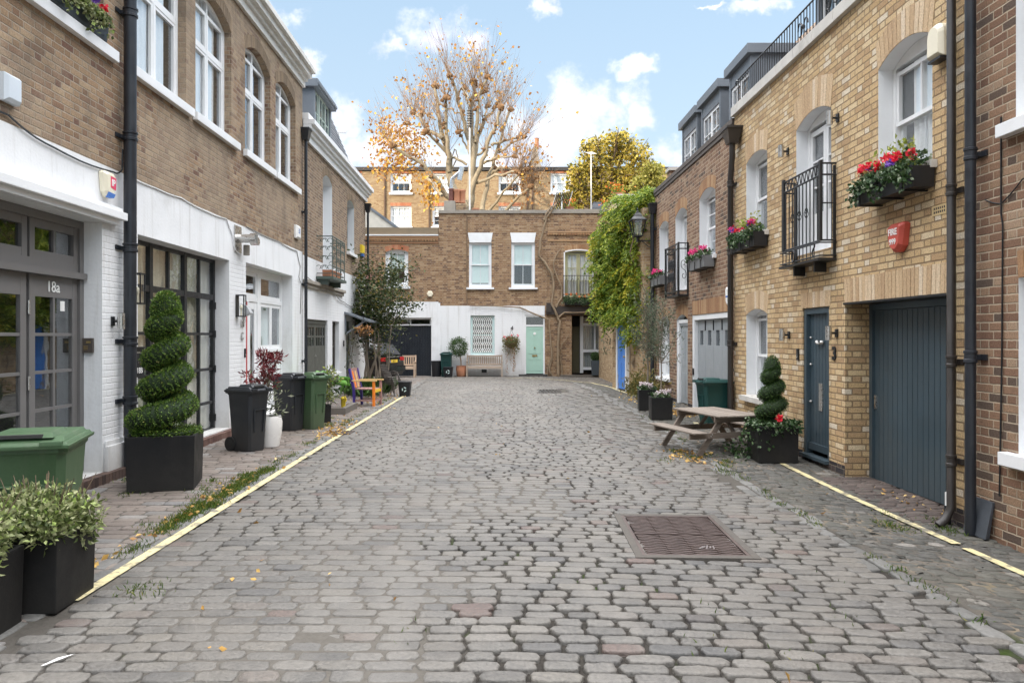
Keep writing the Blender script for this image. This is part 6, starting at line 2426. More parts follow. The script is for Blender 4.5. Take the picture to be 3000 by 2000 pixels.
pt = thing('picnic_table', 'small weathered picnic table with two attached seats, beside the right spiral topiary', 'picnic table', (3.22, 10.86, gz(3.2, 10.8)), math.radians(16))
S = .78
m = MB()
for i in range(5):
    x = -.36 + i * .147
    m.box(x, x + .138, -.64, .64, .555 - .02, .555)
m.build('tabletop', wood('weathered_table_planks', (.15, .122, .10), (.31, .265, .225), axis=1), pt, False, bevel=.003)
for s_ in (-1, 1):
    m = MB()
    x0 = s_ * .64
    m.box(x0 - .115, x0 + .115, -.64, .64, .315, .335)
    m.build('seat', wood('weathered_seat_planks', (.15, .122, .10), (.31, .265, .225), axis=1), pt, False, bevel=.003)
for y in (-.50, .50):
    m = MB()
    m.box(-.36, .37, y - .03, y + .0, .455, .535)
    m.build('top_bearer', WD_GREY, pt, False, bevel=.004)
    m = MB()
    m.box(-.745, .745, y - .03, y + .0, .235, .315)
    m.build('seat_bearer', WD_GREY, pt, False, bevel=.004)
    for s_ in (-1, 1):
        m = MB()
        m.bar((s_ * .58, y + .02, 0), (s_ * .20, y + .02, .53), .075, .035, up=(0, 1, 0))
        lg = m.build('leg', WD_GREY, pt, False)
    m = MB()
    for s_ in (-1, 1):
        for z in (.27, .295):
            m.ball((s_ * (.40 + .02 * (z < .28)), y - .032, z), .009, 6, 4)
    m.build('bolt', STEEL, pt, False)
    m = MB()
    m.bar((0, y * .96, .27), (0, y * .35, .53), .05, .03)
    m.build('brace', WD_GREY, pt, False)

# ------------------------------------------------------------------ the parked car
car = thing('parked_car', 'black hatchback seen from behind past the rose bush, with yellow plate and red lamp', 'car', (-5.72, 28.55, 0), math.radians(66))


def loft(mb, secs):
    n = len(secs[0])
    vs = [p for s_ in secs for p in s_]
    fs = [tuple(range(n))[::-1], tuple((len(secs) - 1) * n + j for j in range(n))]
    for i in range(len(secs) - 1):
        fs += [(i * n + j, i * n + (j + 1) % n, (i + 1) * n + (j + 1) % n, (i + 1) * n + j) for j in range(n)]
    mb.add(vs, fs)


def csec(y, w, z0, z1, tw, r=.1):
    return [(-w + r, y, z0), (w - r, y, z0), (w, y, z0 + r), (w + .01, y, (z0 + z1) / 2), (tw, y, z1 - r * .6), (tw - r, y, z1), (-tw + r, y, z1), (-tw, y, z1 - r * .6), (-w - .01, y, (z0 + z1) / 2), (-w, y, z0 + r)]


m = MB()
loft(m, [csec(-2.02, .70, .35, .75, .68), csec(-1.98, .82, .24, .95, .80), csec(-1.6, .87, .20, 1.0, .84), csec(0, .88, .18, .98, .86), csec(1.2, .87, .20, .94, .84), csec(1.9, .80, .25, .80, .76), csec(2.08, .62, .35, .62, .6)])
m.build('body', CARPAINT, car, False, smooth=50)
m = MB()
loft(m, [csec(-1.96, .72, .90, 1.0, .70), csec(-1.62, .76, .9, 1.38, .62), csec(-1.2, .77, .9, 1.48, .62), csec(0, .78, .9, 1.50, .62), csec(.5, .78, .9, 1.40, .6), csec(1.2, .76, .88, .96, .7)])
m.build('cabin', CARPAINT, car, False, smooth=50)
m = MB()
m.add([(-.60, -1.93, 1.04), (.60, -1.93, 1.04), (.53, -1.68, 1.36), (-.53, -1.68, 1.36)], [(0, 1, 2, 3)])
for s_ in (-1, 1):
    m.add([(s_ * .79, -1.4, 1.0), (s_ * .79, .6, 1.0), (s_ * .66, .35, 1.38), (s_ * .66, -1.3, 1.40)], [(0, 1, 2, 3)])
m.build('window', simple('dark_car_glass', (.05, .06, .07), .08, .02, spec=.9), car, False)
for s_ in (-1, 1):
    m = MB()
    m.box(min(s_ * .50, s_ * .80), max(s_ * .50, s_ * .80), -2.02, -1.90, .76, .90)
    m.build('tail_lamp', TAILRED, car, False, bevel=.02)
    for y in (-1.3, 1.3):
        m = MB()
        m.tube([(s_ * .70, y, .31), (s_ * .90, y, .31)], .31, 22)
        wh = m.build('wheel', RUBBER, car, False, smooth=40)
        m = MB()
        m.tube([(s_ * .895, y, .31), (s_ * .905, y, .31)], .2, 16)
        m.build('rim', STEEL, wh, False)
m = MB()
m.box(-.78, .78, -2.10, -1.95, .34, .58)
m.build('bumper', CARPAINT, car, False, bevel=.04)
m = MB()
m.box(-.26, .26, -2.055, -2.035, .70, .81)
pl = m.build('number_plate', PLATEY, car, False)
m = MB()
m.box(-.26, -.215, -2.058, -2.054, .70, .81)
m.build('blue_band', BLUELAB, pl, False)
tx = text('letters', 'JBLV', .10, Vector((.02, -2.057, .755)), ROT_B, .001, IRON, None)
tx.parent = pl
m = MB()
m.box(-.4, .4, -2.04, -1.98, .90, .93)
m.build('chrome_strip', STEEL, car, False)

# ------------------------------------------------------------------ ironwork in the ground
mh = thing('manhole_cover', 'rusty brown rectangular manhole cover with wave-ribbed tread, set in the road', 'manhole cover', (1.55, 6.28, 0), math.radians(-2))
m = MB()
for (x0, x1, y0, y1) in ((-.47, -.41, -.69, .69), (.41, .47, -.69, .69), (-.41, .41, -.69, -.625), (-.41, .41, .625, .69)):
    m.box(x0, x1, y0, y1, -.1, .011)
m.build('concrete_surround', simple('manhole_concrete', (.095, .085, .074), .9, .3, 9, .015), mh, False, bevel=.004)
RUST = simple('worn_rusty_iron', (.10, .072, .064), .5, .25, 7, .002, metal=.3, dirt=.35, dirtcol=(.05, .04, .036))
RUSTD = simple('dark_tread_base', (.020, .015, .013), .9, .2)  # darker base colour between the raised ribs
m = MB()
m.box(-.405, .405, -.62, .62, -.1, -.012)
m.build('base_plate', RUSTD, mh, False)
m = MB()
for (x0, x1, y0, y1) in ((-.41, -.385, -.625, .625), (.385, .41, -.625, .625), (-.385, .385, -.625, -.60), (-.385, .385, .60, .625), (-.385, .385, -.008, .008)):
    m.box(x0, x1, y0, y1, -.05, .009)
m.build('frame', RUST, mh, False)
m = MB()
for r in range(25):
    y = -.585 + r * .0487
    if abs(y) < .018:
        continue
    for c in range(4):
        x0 = -.37 + c * .187
        n = 8
        vs, fs = [], []
        for k in range(n + 1):
            x = x0 + .184 * k / n
            yy = y + .016 * math.sin(k / n * 6.283)
            vs += [(x, yy - .014, -.012), (x, yy - .010, .006), (x, yy + .010, .006), (x, yy + .014, -.012)]
        for k in range(n):
            b = k * 4
            fs += [(b + i, b + 4 + i, b + 5 + i, b + 1 + i) for i in range(3)]
        m.add(vs, fs)
m.build('tread', RUST, mh, False, fix=True)
m = MB()
for k in range(5):
    m.bar((.06 + .03 * k, -.44 + .02 * (k % 2), .0075), (.11 + .02 * k, -.37 + .015 * (k % 3), .0075), .012, .003)
m.build('chalk_mark', simple('chalk_mark', (.17, .15, .145), .9, .3, 30), mh, False)
gr = thing('drain_grating', 'black drain grating across the far road, before the mint door', 'grating', (1.72, 22.65, 0))
m = MB()
m.box(-.46, .46, -.72, .72, -.1, -.05)
for k in range(9):
    x = -.40 + k * .1
    m.box(x - .022, x + .022, -.66, .66, -.05, .004)
for y0, y1 in ((-.72, -.66), (-.03, .03), (.66, .72)):
    m.box(-.46, .46, y0, y1, -.05, .005)
m.build('bars', IRON, gr, False)
gu = thing('gully_grate', 'small dark gully grate breaking the left yellow line', 'grating', (-2.70, 12.88, 0))
m = MB()
m.box(-.2, .2, -.2, .2, -.1, -.03)
for k in range(7):
    x = -.17 + k * .057
    m.box(x - .016, x + .016, -.18, .18, -.03, .014)
for s_ in (-1, 1):
    m.box(-.2, .2, s_ * .19 - .012, s_ * .19 + .012, -.03, .015)
m.build('bars', simple('rusted_grate', (.07, .05, .04), .7, .25), gu, False)
m = MB()
m.box(3.86, 4.14, 4.62, 5.12, gz(4, 5) - .08, gz(4, 5) + .012)
tag(m.build('cellar_cover', IRON, bevel=.004), 'small black access plate in the paving at the right edge', 'cover plate')

# ------------------------------------------------------------------ roof clutter over the rear houses
cs = thing('chimney_stack', 'low concrete and brick chimney base with pots, on the rear roof', 'chimney', (bX(1335), 32.4, 6.9))
bz = lambda v: EYE + (985 - v) * .0149
bx_ = lambda u: (u - 1455) * .0149
m = MB()
m.taper((bx_(1318), 32.4, 6.85), (.27, .25), (bx_(1318), 32.4, bz(590)), (.24, .23))
m.build('stack', CONCRETE, cs, bevel=.02)
m = MB()
for i in range(7):
    m.box(bx_(1335) + .02, bx_(1365), 32.18 - .01 * (i % 2), 32.62, 6.85 + i * .08, 6.92 + i * .08)
m.build('brick_base', BR_B, cs)
m = MB()
m.lathe((bx_(1322), 32.4, bz(592)), [(.12, 0), (.115, .5), (.135, .52), (.135, .58), (.10, .6)], 14)
m.build('brown_pot', simple('brown_glazed_pot', (.15, .055, .04), .4, .15), cs, smooth=40)
m = MB()
for dx in (-.11, .12):
    m.lathe((bx_(1346) + dx, 32.4 + dx * .4, bz(594)), [(.14, 0), (.125, .45), (.155, .5), (.155, .56), (.11, .58)], 14)
m.build('orange_pot', TERRA, cs, smooth=40)
m = MB()
m.tube([(bx_(1322), 32.4, bz(552)), (bx_(1324), 32.4, bz(524)), (bx_(1338), 32.35, bz(512)), (bx_(1347), 32.3, bz(506)), (bx_(1352), 32.3, bz(495))], .085, 14)
m.tube([(bx_(1354), 32.3, bz(490)), (bx_(1346), 32.3, bz(528))], .11, 14)
m.build('metal_flue', SILVER, cs, smooth=40)
p2 = thing('chimney_pot', 'short orange clay pot alone on the rear parapet', 'chimney pot', (bx_(1394), 32.3, 6.95))
m = MB()
m.lathe((0, 0, 0), [(.14, 0), (.12, .2), (.16, .24), (.16, .3), (.1, .3)], 14)
m.build('pot', TERRA, p2, False, smooth=40)


def antenna(label, x, y, z0, z1, r, mat, boom=None, els=0, rz=0, el=.3):
    root = thing('tv_aerial', label, 'aerial', (x, y, z0), rz)
    m = MB()
    m.tube([(0, 0, 0), (0, 0, z1 - z0)], r, 8)
    m.build('mast', mat, root, False)
    if boom:
        m = MB()
        m.tube([(-boom * .5, 0, z1 - z0), (boom * .5, 0, z1 - z0 + boom * .1)], r * .4, 6)
        for k in range(els):
            t = k / max(1, els - 1)
            xx = -boom * .48 + boom * .96 * t
            m.tube([(xx, -el, z1 - z0 + boom * .1 * t + .02), (xx, el, z1 - z0 + boom * .1 * t + .02)], r * .22, 4)
        m.build('antenna', mat, root, False)
    return root


antenna('white mast in front of the bare tree, with small aerial on top', bx_(1376), 32.3, 6.9, bz(375), .036, WHITEPL)
m = MB()
m.tube([(0, 0, 0), (0, 0, .8)], .07, 8)
for k in range(7):
    m.tube([(0, 0, .06 + k * .11), (0, 0, .10 + k * .11)], .12, 8)
mt = [o for o in COL.objects if o.name.startswith('tv_aerial')][0]
mo = m.build('coil', simple('dark_metal', (.08, .07, .06), .5), mt, False)
mo.location = (0, 0, bz(375) - 6.9)
antenna('white aerial pole in front of the yellowing tree', bx_(1734), 32.6, 6.9, bz(448), .03, simple('dull_white_mast', (.62, .6, .57), .5), .7, 8, math.radians(65), .16)
antenna('thin tv aerial beyond the slate mansard on the left', -6.3, 29.5, 6.3, EYE + (985 - 392) * 29.5 / 2170, .025, simple('grey_mast', (.35, .34, .33), .5), .62, 9, math.radians(25), .10)
pn = thing('roof_lounger', 'dark slatted folding lounger on the rear roof terrace', 'lounger', (bx_(1645), 32.3, 6.95))
m = MB()
for k in range(9):
    m.bar((-.42 + k * .075, .0, .25), (-.20 + k * .075, -.25, .95 - .0), .05, .02)
m.build('slats', simple('dark_slats', (.06, .06, .045), .7), pn, False)
m = MB()
m.tube([(0, -.1, 0), (0, -.1, 1.05)], .03, 8)
m.tube([(-.45, .02, .2), (-.22, -.27, 1.0)], .018, 6)
m.tube([(.25, .02, .2), (.45, -.27, 1.0)], .018, 6)
m.build('frame', WHITEPL, pn, False)
sg = thing('roof_lantern', 'small slate-covered gable on the rear roof terrace', 'roof', (bx_(1765), 33.2, 6.95))
m = MB()
for i in range(8):
    z0, z1 = i * .09, i * .09 + .1
    m.box(-.42 + i * .02, .42 - i * .05, -.3 + i * .03, .3, z0, z1)
m.build('slates', SLATE, sg, False)
tr = thing('wall_fragment', 'peeling white gable wall above the low rear parapet, at left', 'wall', (-6.2, 33.5, 6.0))
m = MB(FR('B', 33.5))
m.prism([(-8.5, 5.6), (bX(1160) - .1, 5.6), (bX(1160), 6.35), (-5.9, 7.55), (-8.5, 7.75)], -.3, 0)
m.build('face', simple('peeling_render', (.62, .58, .50), .85, .15, 4, .01, dirt=.6, dirtcol=(.3, .26, .2)), tr)
m = MB(FR('B', 33.5))
m.prism([(bX(1160) + .02, 6.35), (-5.9, 7.55), (-8.5, 7.75), (-8.5, 7.85), (-5.86, 7.65), (bX(1160) + .08, 6.45)], -.4, .05)
m.build('coping', LEAD, tr)
for i, (u, v) in enumerate(((1790, 592), (1812, 560), (1668, 606))):
    y = (31.9, 30.0, 32.4)[i]
    x, z = (u - 1455) * y / 2170, (7.0, 7.2, 7.06)[i]
    lab = ('wide terracotta bowl on the sunny rear parapet', 'terracotta pot of red geraniums on top of the cream wall', 'low terracotta trough beside the roof lounger')[i]
    rt = thing('plant_pot', lab, 'pot', (x, y, z))
    m = MB()
    m.lathe((0, 0, 0), [(.16, 0), (.20, .2), (.24, .26), (.20, .26), (.18, .2)], 14)
    m.build('body', TERRA, rt, False, smooth=40)
    g = thing('potted_plant', ('pale twiggy plant in the wide roof bowl', 'red geraniums on top of the cream wall', 'orange and yellow flowers by the roof lounger')[i], 'plant', (x, y, z + .2))
    P = [(RND.gauss(0, .16), RND.gauss(0, .12), abs(RND.gauss(.15, .14))) for _ in range(160)]
    leaves('foliage', P, [(0, 0, 1)] * len(P), (.07, .13), LF_PALETREE if i == 0 else LF_VINE, g, False, rnd=.9)
    P = [(RND.gauss(0, .22), RND.gauss(0, .14), abs(RND.gauss(.28, .12))) for _ in range(50)]
    leaves('flowers', P, [(0, 0, 1)] * len(P), (.07, .11), ORFL, g, False, .9, rnd=1)
m = MB()
m.lathe((-3.52, 17.0, 0), [(.05, .0), (.055, .22), (.07, .26), (.03, .30)], 10)
m.tube([(-3.50, 16.97, .12), (-3.44, 16.93, .24), (-3.47, 16.9, .31)], .022, 8)
tag(m.build('garden_ornament', YELLOWPL, smooth=50), 'small yellow garden ornament at the foot of the hosta', 'ornament')
m = MB()
# ------------------------------------------------------------------ plants
def nrm(v):
    return Vector(v).normalized() if Vector(v).length > 1e-6 else Vector((0, 0, 1))


def spiral_topiary(label, loc, height, R0, Rm, R1, turns, r0, r1, mat, n_leaf, size, ph=0.0, rz=0, flat=.62):
    """clipped box spiral: a thick sweep of foliage winding up a central stem"""
    root = thing('spiral_topiary', label, 'topiary', loc, rz)
    N = int(turns * 26)
    C, RR = [], []
    for i in range(N + 1):
        t = i / N
        th = t * turns * 2 * math.pi + ph
        k = (1 - t) ** .8
        rr = (r0 * (1 - t) + r1 * t) * (1 + .05 * math.sin(th * 1.7))
        R_ = Rm * (1 - t) + R1 * t + (R0 - Rm) * math.exp(-t * turns * 2.2)
        if t > .93:
            R_ *= (1 - t) / .07
        z = r0 * flat + (height - r0 * flat - r1 * 1.2) * (t ** .95)
        C.append(Vector((R_ * math.cos(th), R_ * math.sin(th), z)))
        RR.append(rr)
    m = MB()
    m.tube([(0, 0, 0)] + [(0, 0, height * .3), (0, 0, height * .9)], .03, 6)
    o_ = len(m.v)
    m.tube(C, [r * .9 for r in RR], 12)
    for i_, c_ in enumerate(C):
        for j_ in range(12):
            v_ = m.v[o_ + i_ * 12 + j_]
            m.v[o_ + i_ * 12 + j_] = (v_[0], v_[1], c_.z + (v_[2] - c_.z) * flat)
    m.ball(C[-1], RR[-1] * .95, 10, 7, sc3=(1, 1, 1.5))
    m.lathe((0, 0, 0), [(R0 * .9, .0), (R0 * 1.1, r0 * .3), (.05, r0 * .6), (.03, height * .85)], 12)
    m.build('inner_growth', BOXCORE, root, False, smooth=60)
    P, D = [], []
    tot = sum(RR)
    cum = np.cumsum(RR) / tot
    for _ in range(n_leaf):
        i = int(np.searchsorted(cum, RND.random()))
        i = min(i, N - 1)
        t_ = RND.random()
        c = C[i].lerp(C[i + 1], t_)
        r = RR[i]
        ax = (C[i + 1] - C[i]).normalized()
        a = RND.uniform(0, 6.283)
        x = ax.orthogonal().normalized()
        y = ax.cross(x)
        d = x * math.cos(a) + y * math.sin(a)
        top_ = RND.random() < .11
        if top_:
            d = Vector((RND.gauss(0, 1), RND.gauss(0, 1), RND.gauss(.15, 1))).normalized()
            c, r = C[-1], RR[-1] * 1.05
            ax = Vector((0, 0, 1))
        lump = 1 + .03 * math.sin(c.z * 30 + a * 2) + .02 * math.sin(a * 3 + i * .3)
        e_ = d * r * lump * (RND.uniform(.90, 1.02) if RND.random() > .02 else 1.1)
        e_.z *= 1.55 if top_ else flat
        P.append(tuple(c + e_))
        D.append(tuple(d))
    for _ in range(n_leaf // 8):
        a, q = RND.uniform(0, 6.283), RND.random() ** .5
        P.append((R0 * 1.25 * q * math.cos(a), R0 * 1.25 * q * math.sin(a), RND.uniform(.02, r0 * .6)))
        D.append((math.cos(a), math.sin(a), .6))
    leaves('clipped_foliage', P, D, size, mat, root, False, .6, .62)
    m = MB()
    m.tube([(0, 0, -.03), (0, 0, .2)], .03, 6)
    m.build('stem', STEM, root, False)
    return root


spiral_topiary('large bright green spiral topiary in front of the black-gridded glazing', (-3.72, 8.34, .56), 1.56, .30, .17, .05, 3.75, .168, .145, LF_BOX, 34000, (.015, .027), 2.6, flat=.74)
spiral_topiary('smaller dark spiral topiary in the ivy planter left of number 3 door', (3.73, 10.03, .48 + gz(3.7, 10)), .88, .13, .10, .03, 2.85, .125, .10, LF_BOXD, 12000, (.012, .021), 1.0, flat=.74)
iv = thing('ivy', 'trailing ivy with one red flower round the right spiral topiary', 'ivy', (3.73, 10.03, .46))
P, D = [], []
for _ in range(780):
    a = RND.uniform(0, 6.283)
    q = RND.random()
    k = max(abs(math.cos(a)), abs(math.sin(a)))
    rr = .262 / k
    side = (math.cos(a) < -.2)
    dr = RND.random() ** 2.2 * (.34 if side else .14)
    if RND.random() < .4:
        rr *= RND.uniform(.4, 1)
        dr = 0
    P.append((3.73 + (rr + .02 + .12 * RND.random() * side * (dr > .1)) * math.cos(a), 10.03 + (rr + .03) * math.sin(a), .50 + gz(3.7, 10) - dr + RND.uniform(-.02, .06)))
    D.append((math.cos(a), math.sin(a), -.5))
leaves('ivy_leaves', P, D, (.03, .06), LF_IVY, iv, True, .8, .7)
P, D = [], []
for _ in range(130):
    x, y = 3.36 + RND.gauss(0, .09), 10.35 + RND.gauss(0, .22)
    P.append((x, y, gz(x, y) + abs(RND.gauss(.03, .09))))
    D.append((RND.gauss(0, 1), RND.gauss(0, 1), .5))
leaves('ground_ivy', P, D, (.035, .07), LF_IVY, iv, True, .8, .7)
leaves('red_flower', [(3.72 + RND.gauss(0, .018), 9.76 + RND.gauss(0, .018), .60 + RND.gauss(0, .022)) for _ in range(40)], [(0, -.3, .5)] * 40, (.03, .05), REDFL, iv, True, .9, 1)


def shrub(name, label, loc, blobs, mat, size, aspect=.45, cat='shrub', stems=None, rnd=.7, droop=0.0, rz=0, leafname='foliage', shell_=.45, extra=None):
    """blobs: (centre, radii, leaf count) in local metres"""
    root = thing(name, label, cat, loc, rz)
    P, D = [], []
    for c, r, n in blobs:
        for _ in range(n):
            d = Vector((RND.gauss(0, 1), RND.gauss(0, 1), RND.gauss(0, 1))).normalized()
            q = (1 - shell_ * RND.random() ** 1.4) * RND.uniform(.88, 1.1)
            P.append((c[0] + d.x * r[0] * q, c[1] + d.y * r[1] * q, c[2] + d.z * r[2] * q))
            D.append((d.x, d.y, d.z * .7 + .25 - droop))
    leaves(leafname, P, D, size, mat, root, False, aspect, rnd)
    if extra:
        for nm, mt, fr_, sz in extra:
            k = RND.sample(range(len(P)), int(len(P) * fr_))
            leaves(nm, [P[i] for i in k], [D[i] for i in k], sz, mt, root, False, aspect, rnd)
    if stems:
        m = MB()
        for pts, r in stems:
            m.tube(pts, r, 6)
        m.build('stem', STEM, root, False, smooth=60)
    return root


# variegated shrubs in the two near planters
for lab, loc, s_ in (('variegated pale-edged shrub in the planter by the yellow line', (-2.90, 4.70, .42), 1.0), ('variegated shrub in the bottom left planter', (-3.05, 4.12, .42), 1.05)):
    bl = []
    for _ in range(22):
        bl.append(((RND.uniform(-.24, .24), RND.uniform(-.24, .24), RND.uniform(.0, .22)), (.13, .13, .12), 210))
    st = []
    for _ in range(22):
        a, b = RND.uniform(-.2, .2), RND.uniform(-.2, .2)
        st.append(([(a * .4, b * .4, 0), (a, b, .2), (a * 1.35, b * 1.35, .36)], [.006, .004, .002]))
    shrub('variegated_shrub', lab, loc, bl, LF_VARI, (.026, .056), .52, stems=st, shell_=.9)

# red-leaved shrub in the white pot
bl, st = [], []
for _ in range(16):
    a, q, z = RND.uniform(0, 6.283), RND.uniform(.05, .3), RND.uniform(.55, .98)
    p = (q * math.cos(a) - .03, q * math.sin(a), z)
    bl.append((p, (.10, .10, .06), 36))
    st.append(([(0, 0, .0), (p[0] * .3, p[1] * .3, z * .5), p], [.009, .007, .003]))
rs = shrub('red_leaved_shrub', 'thin-stemmed dark red-leaved shrub in the white pot', (-3.55, 11.3, .42), bl, LF_RED, (.06, .11), .28, stems=st, shell_=.9, rnd=.5)
P = [(RND.gauss(.05, .13), RND.gauss(0, .13), RND.uniform(.05, .55)) for _ in range(220)]
leaves('lower_leaves', P, [(p[0] * 3, p[1] * 3, .2) for p in P], (.06, .11), LF_GREYG, rs, False, .28, .5)

# shrub in the small planter
bl = [((RND.gauss(0, .13), RND.gauss(0, .13), RND.uniform(.1, .65)), (.12, .12, .12), 60) for _ in range(16)]
sp = shrub('potted_shrub', 'yellow-green shrub with orange flower spike, between green bin and hosta', (-3.42, 14.6, .32), bl, LF_GREYG, (.04, .08), .4, shell_=.9,
           stems=[([(0, 0, 0), (.03, 0, .3), (.08, .02, .7)], .006), ([(0, 0, 0), (-.1, 0, .3), (-.14, .05, .6)], .006)], extra=(('lime_leaves', LF_LIME, .3, (.05, .09)),))
leaves('flower_spike', [(RND.gauss(0, .012), -.10 + RND.gauss(0, .012), .28 + k * .003) for k in range(70)], [(0, 0, 1)] * 70, (.03, .05), ORFL, sp, False, .6, .8)

# hosta: broad ribbed leaves arching out of the ground
ho = thing('hosta', 'large bright green broad-leaved plant beside the painted armchair', 'plant', (-3.98, 16.7, .1))
ho.scale = (1.12, 1.12, 1.3)
hm = MB()
for i in range(64):
    a = RND.uniform(0, 6.283)
    ln = RND.uniform(.36, .58)
    up = RND.uniform(.25, 1.2)
    d = Vector((math.cos(a), math.sin(a), 0))
    s_ = Vector((-d.y, d.x, 0))
    n = 7
    w = ln * .30
    st = RND.uniform(.15, .35)
    vs, fs = [], []
    for k in range(n + 1):
        t = k / n
        z = st * .9 + up * ln * (t * 1.1 - t * t * .9) + .12
        p = d * (.08 + st * .4 + ln * t * .9) + Vector((0, 0, z))
        ww = w * math.sin(math.pi * min(1, t * .92 + .06)) ** .8
        vs += [tuple(p + s_ * ww + Vector((0, 0, .03))), tuple(p - Vector((0, 0, .012))), tuple(p - s_ * ww + Vector((0, 0, .03)))]
    for k in range(n):
        fs += [(k * 3, k * 3 + 1, k * 3 + 4, k * 3 + 3), (k * 3 + 1, k * 3 + 2, k * 3 + 5, k * 3 + 4)]
    hm.add(vs, fs)
hm.build('leaves', LF_HOSTA, ho, False, smooth=180, fix=False)
m = MB()
for i in range(14):
    a = RND.uniform(0, 6.283)
    m.tube([(0, 0, -.1), (.08 * math.cos(a), .08 * math.sin(a), .25)], .012, 5)
m.build('stalk', simple('hosta_stalk', (.12, .22, .05), .6), ho, False)
m = MB()
for (x0, x1, y0, y1) in ((-4.2, -3.25, 15.95, 16.05), (-3.35, -3.25, 16.05, 17.3)):
    m.box(x0, x1, y0, y1, -.05, .14)
tag(m.build('planting_edge', simple('dark_edging', (.13, .115, .10), .9, .2, 7, .006), bevel=.01), 'low dark edging stones round the hosta bed', 'edging')


# the climbing rose at the end of the left row
def seg_noise(p, q, n, amp):
    p, q = Vector(p), Vector(q)
    out = []
    for i in range(n + 1):
        t = i / n
        v = p.lerp(q, t)
        if 0 < i < n:
            v += Vector((RND.gauss(0, amp), RND.gauss(0, amp), RND.gauss(0, amp * .6)))
        out.append(tuple(v))
    return out


rose = thing('climbing_rose', 'tall loose climbing rose bush hiding the corner of the left row', 'bush', (-3.98, 24.2, 0))
m = MB()
tips = []
for i in range(15):
    b = (RND.uniform(-.45, .45), RND.uniform(-.5, .5), 0)
    mid = (b[0] + RND.uniform(-.3, .4), b[1] + RND.uniform(-.4, .3), RND.uniform(1.3, 2.0))
    tip = (mid[0] + RND.uniform(-.85, .75), mid[1] + RND.uniform(-.6, .6), RND.uniform(2.8, 4.4))
    pts = seg_noise(b, mid, 3, .06)[:-1] + seg_noise(mid, tip, 4, .09)
    m.tube(pts, [.022 - .0024 * k for k in range(len(pts))], 6)
    tips += pts[3:]
    for _ in range(5):
        s0 = Vector(RND.choice(pts[3:]))
        e = s0 + Vector((RND.gauss(0, .4), RND.gauss(0, .35), RND.uniform(-.1, .5)))
        q = seg_noise(s0, e, 3, .05)
        m.tube(q, [.008, .006, .005, .003], 4)
        tips += q[1:]
m.build('stem', simple('pale_rose_stem', (.26, .21, .16), .85, .2), rose, False, smooth=60)
P, D = [], []
for _ in range(6800):
    t = RND.choice(tips)
    if t[2] < 2.0 and RND.random() < .6:
        continue
    P.append((t[0] + RND.gauss(0, .17), t[1] + RND.gauss(0, .17), t[2] + RND.gauss(0, .16)))
    D.append((RND.gauss(0, .6), RND.gauss(0, .6), -.15))
leaves('leaves', P, D, (.075, .15), LF_BUSH, rose, False, .5, .6)
P, D = [], []
for _ in range(480):
    t = (RND.gauss(.15, .35), RND.gauss(0, .4), RND.uniform(.9, 2.4))
    P.append(t)
    D.append((RND.gauss(0, .6), RND.gauss(0, .6), -.2))
leaves('lower_leaves', P, D, (.06, .12), LF_BUSH, rose, False, .5, .6)
leaves('pink_rose', [(-.1 + RND.gauss(0, .03), -.45 + RND.gauss(0, .03), 3.55 + RND.gauss(0, .03)) for _ in range(30)], [(0, -1, .2)] * 30, (.05, .08), leafmat('pale_pink_petals', [(0, (.75, .35, .33)), (1, (.85, .5, .46))]), rose, False, .9, 1)
P, D = [], []
for _ in range(1300):
    x, y = RND.gauss(-.25, .26), RND.gauss(-1.0, .8)
    P.append((-3.5 + x, 23 + y, RND.uniform(0, .12)))
    D.append((RND.gauss(0, .5), RND.gauss(0, .5), 1))
uc = thing('strap_leaved_plants', 'clump of long strap leaves under the climbing rose', 'plants', (-3.5, 22.5, 0))
leaves('leaves', P, D, (.2, .42), LF_BOXD, uc, True, .08, .35, bend=.2)
lt = thing('leggy_plant', 'thin leggy dry plant against white wall below the hanging basket', 'plant', (-4.3, 21.9, 0))
m = MB()
P = []
for i in range(8):
    q = seg_noise((-4.3, 21.8, .0), (-4.3 + RND.uniform(-.1, .3), 21.8 + RND.uniform(-.6, .5), RND.uniform(1.0, 1.9)), 5, .05)
    m.tube(q, .006, 4)
    P += q[1:] * 4
m.build('stem', STEM, lt)
leaves('leaves', [(p[0] + RND.gauss(0, .04), p[1] + RND.gauss(0, .05), p[2] + RND.gauss(0, .04)) for p in P], [(0, 0, .4)] * len(P), (.04, .08), LF_BUSH, lt, True, .5, .9)


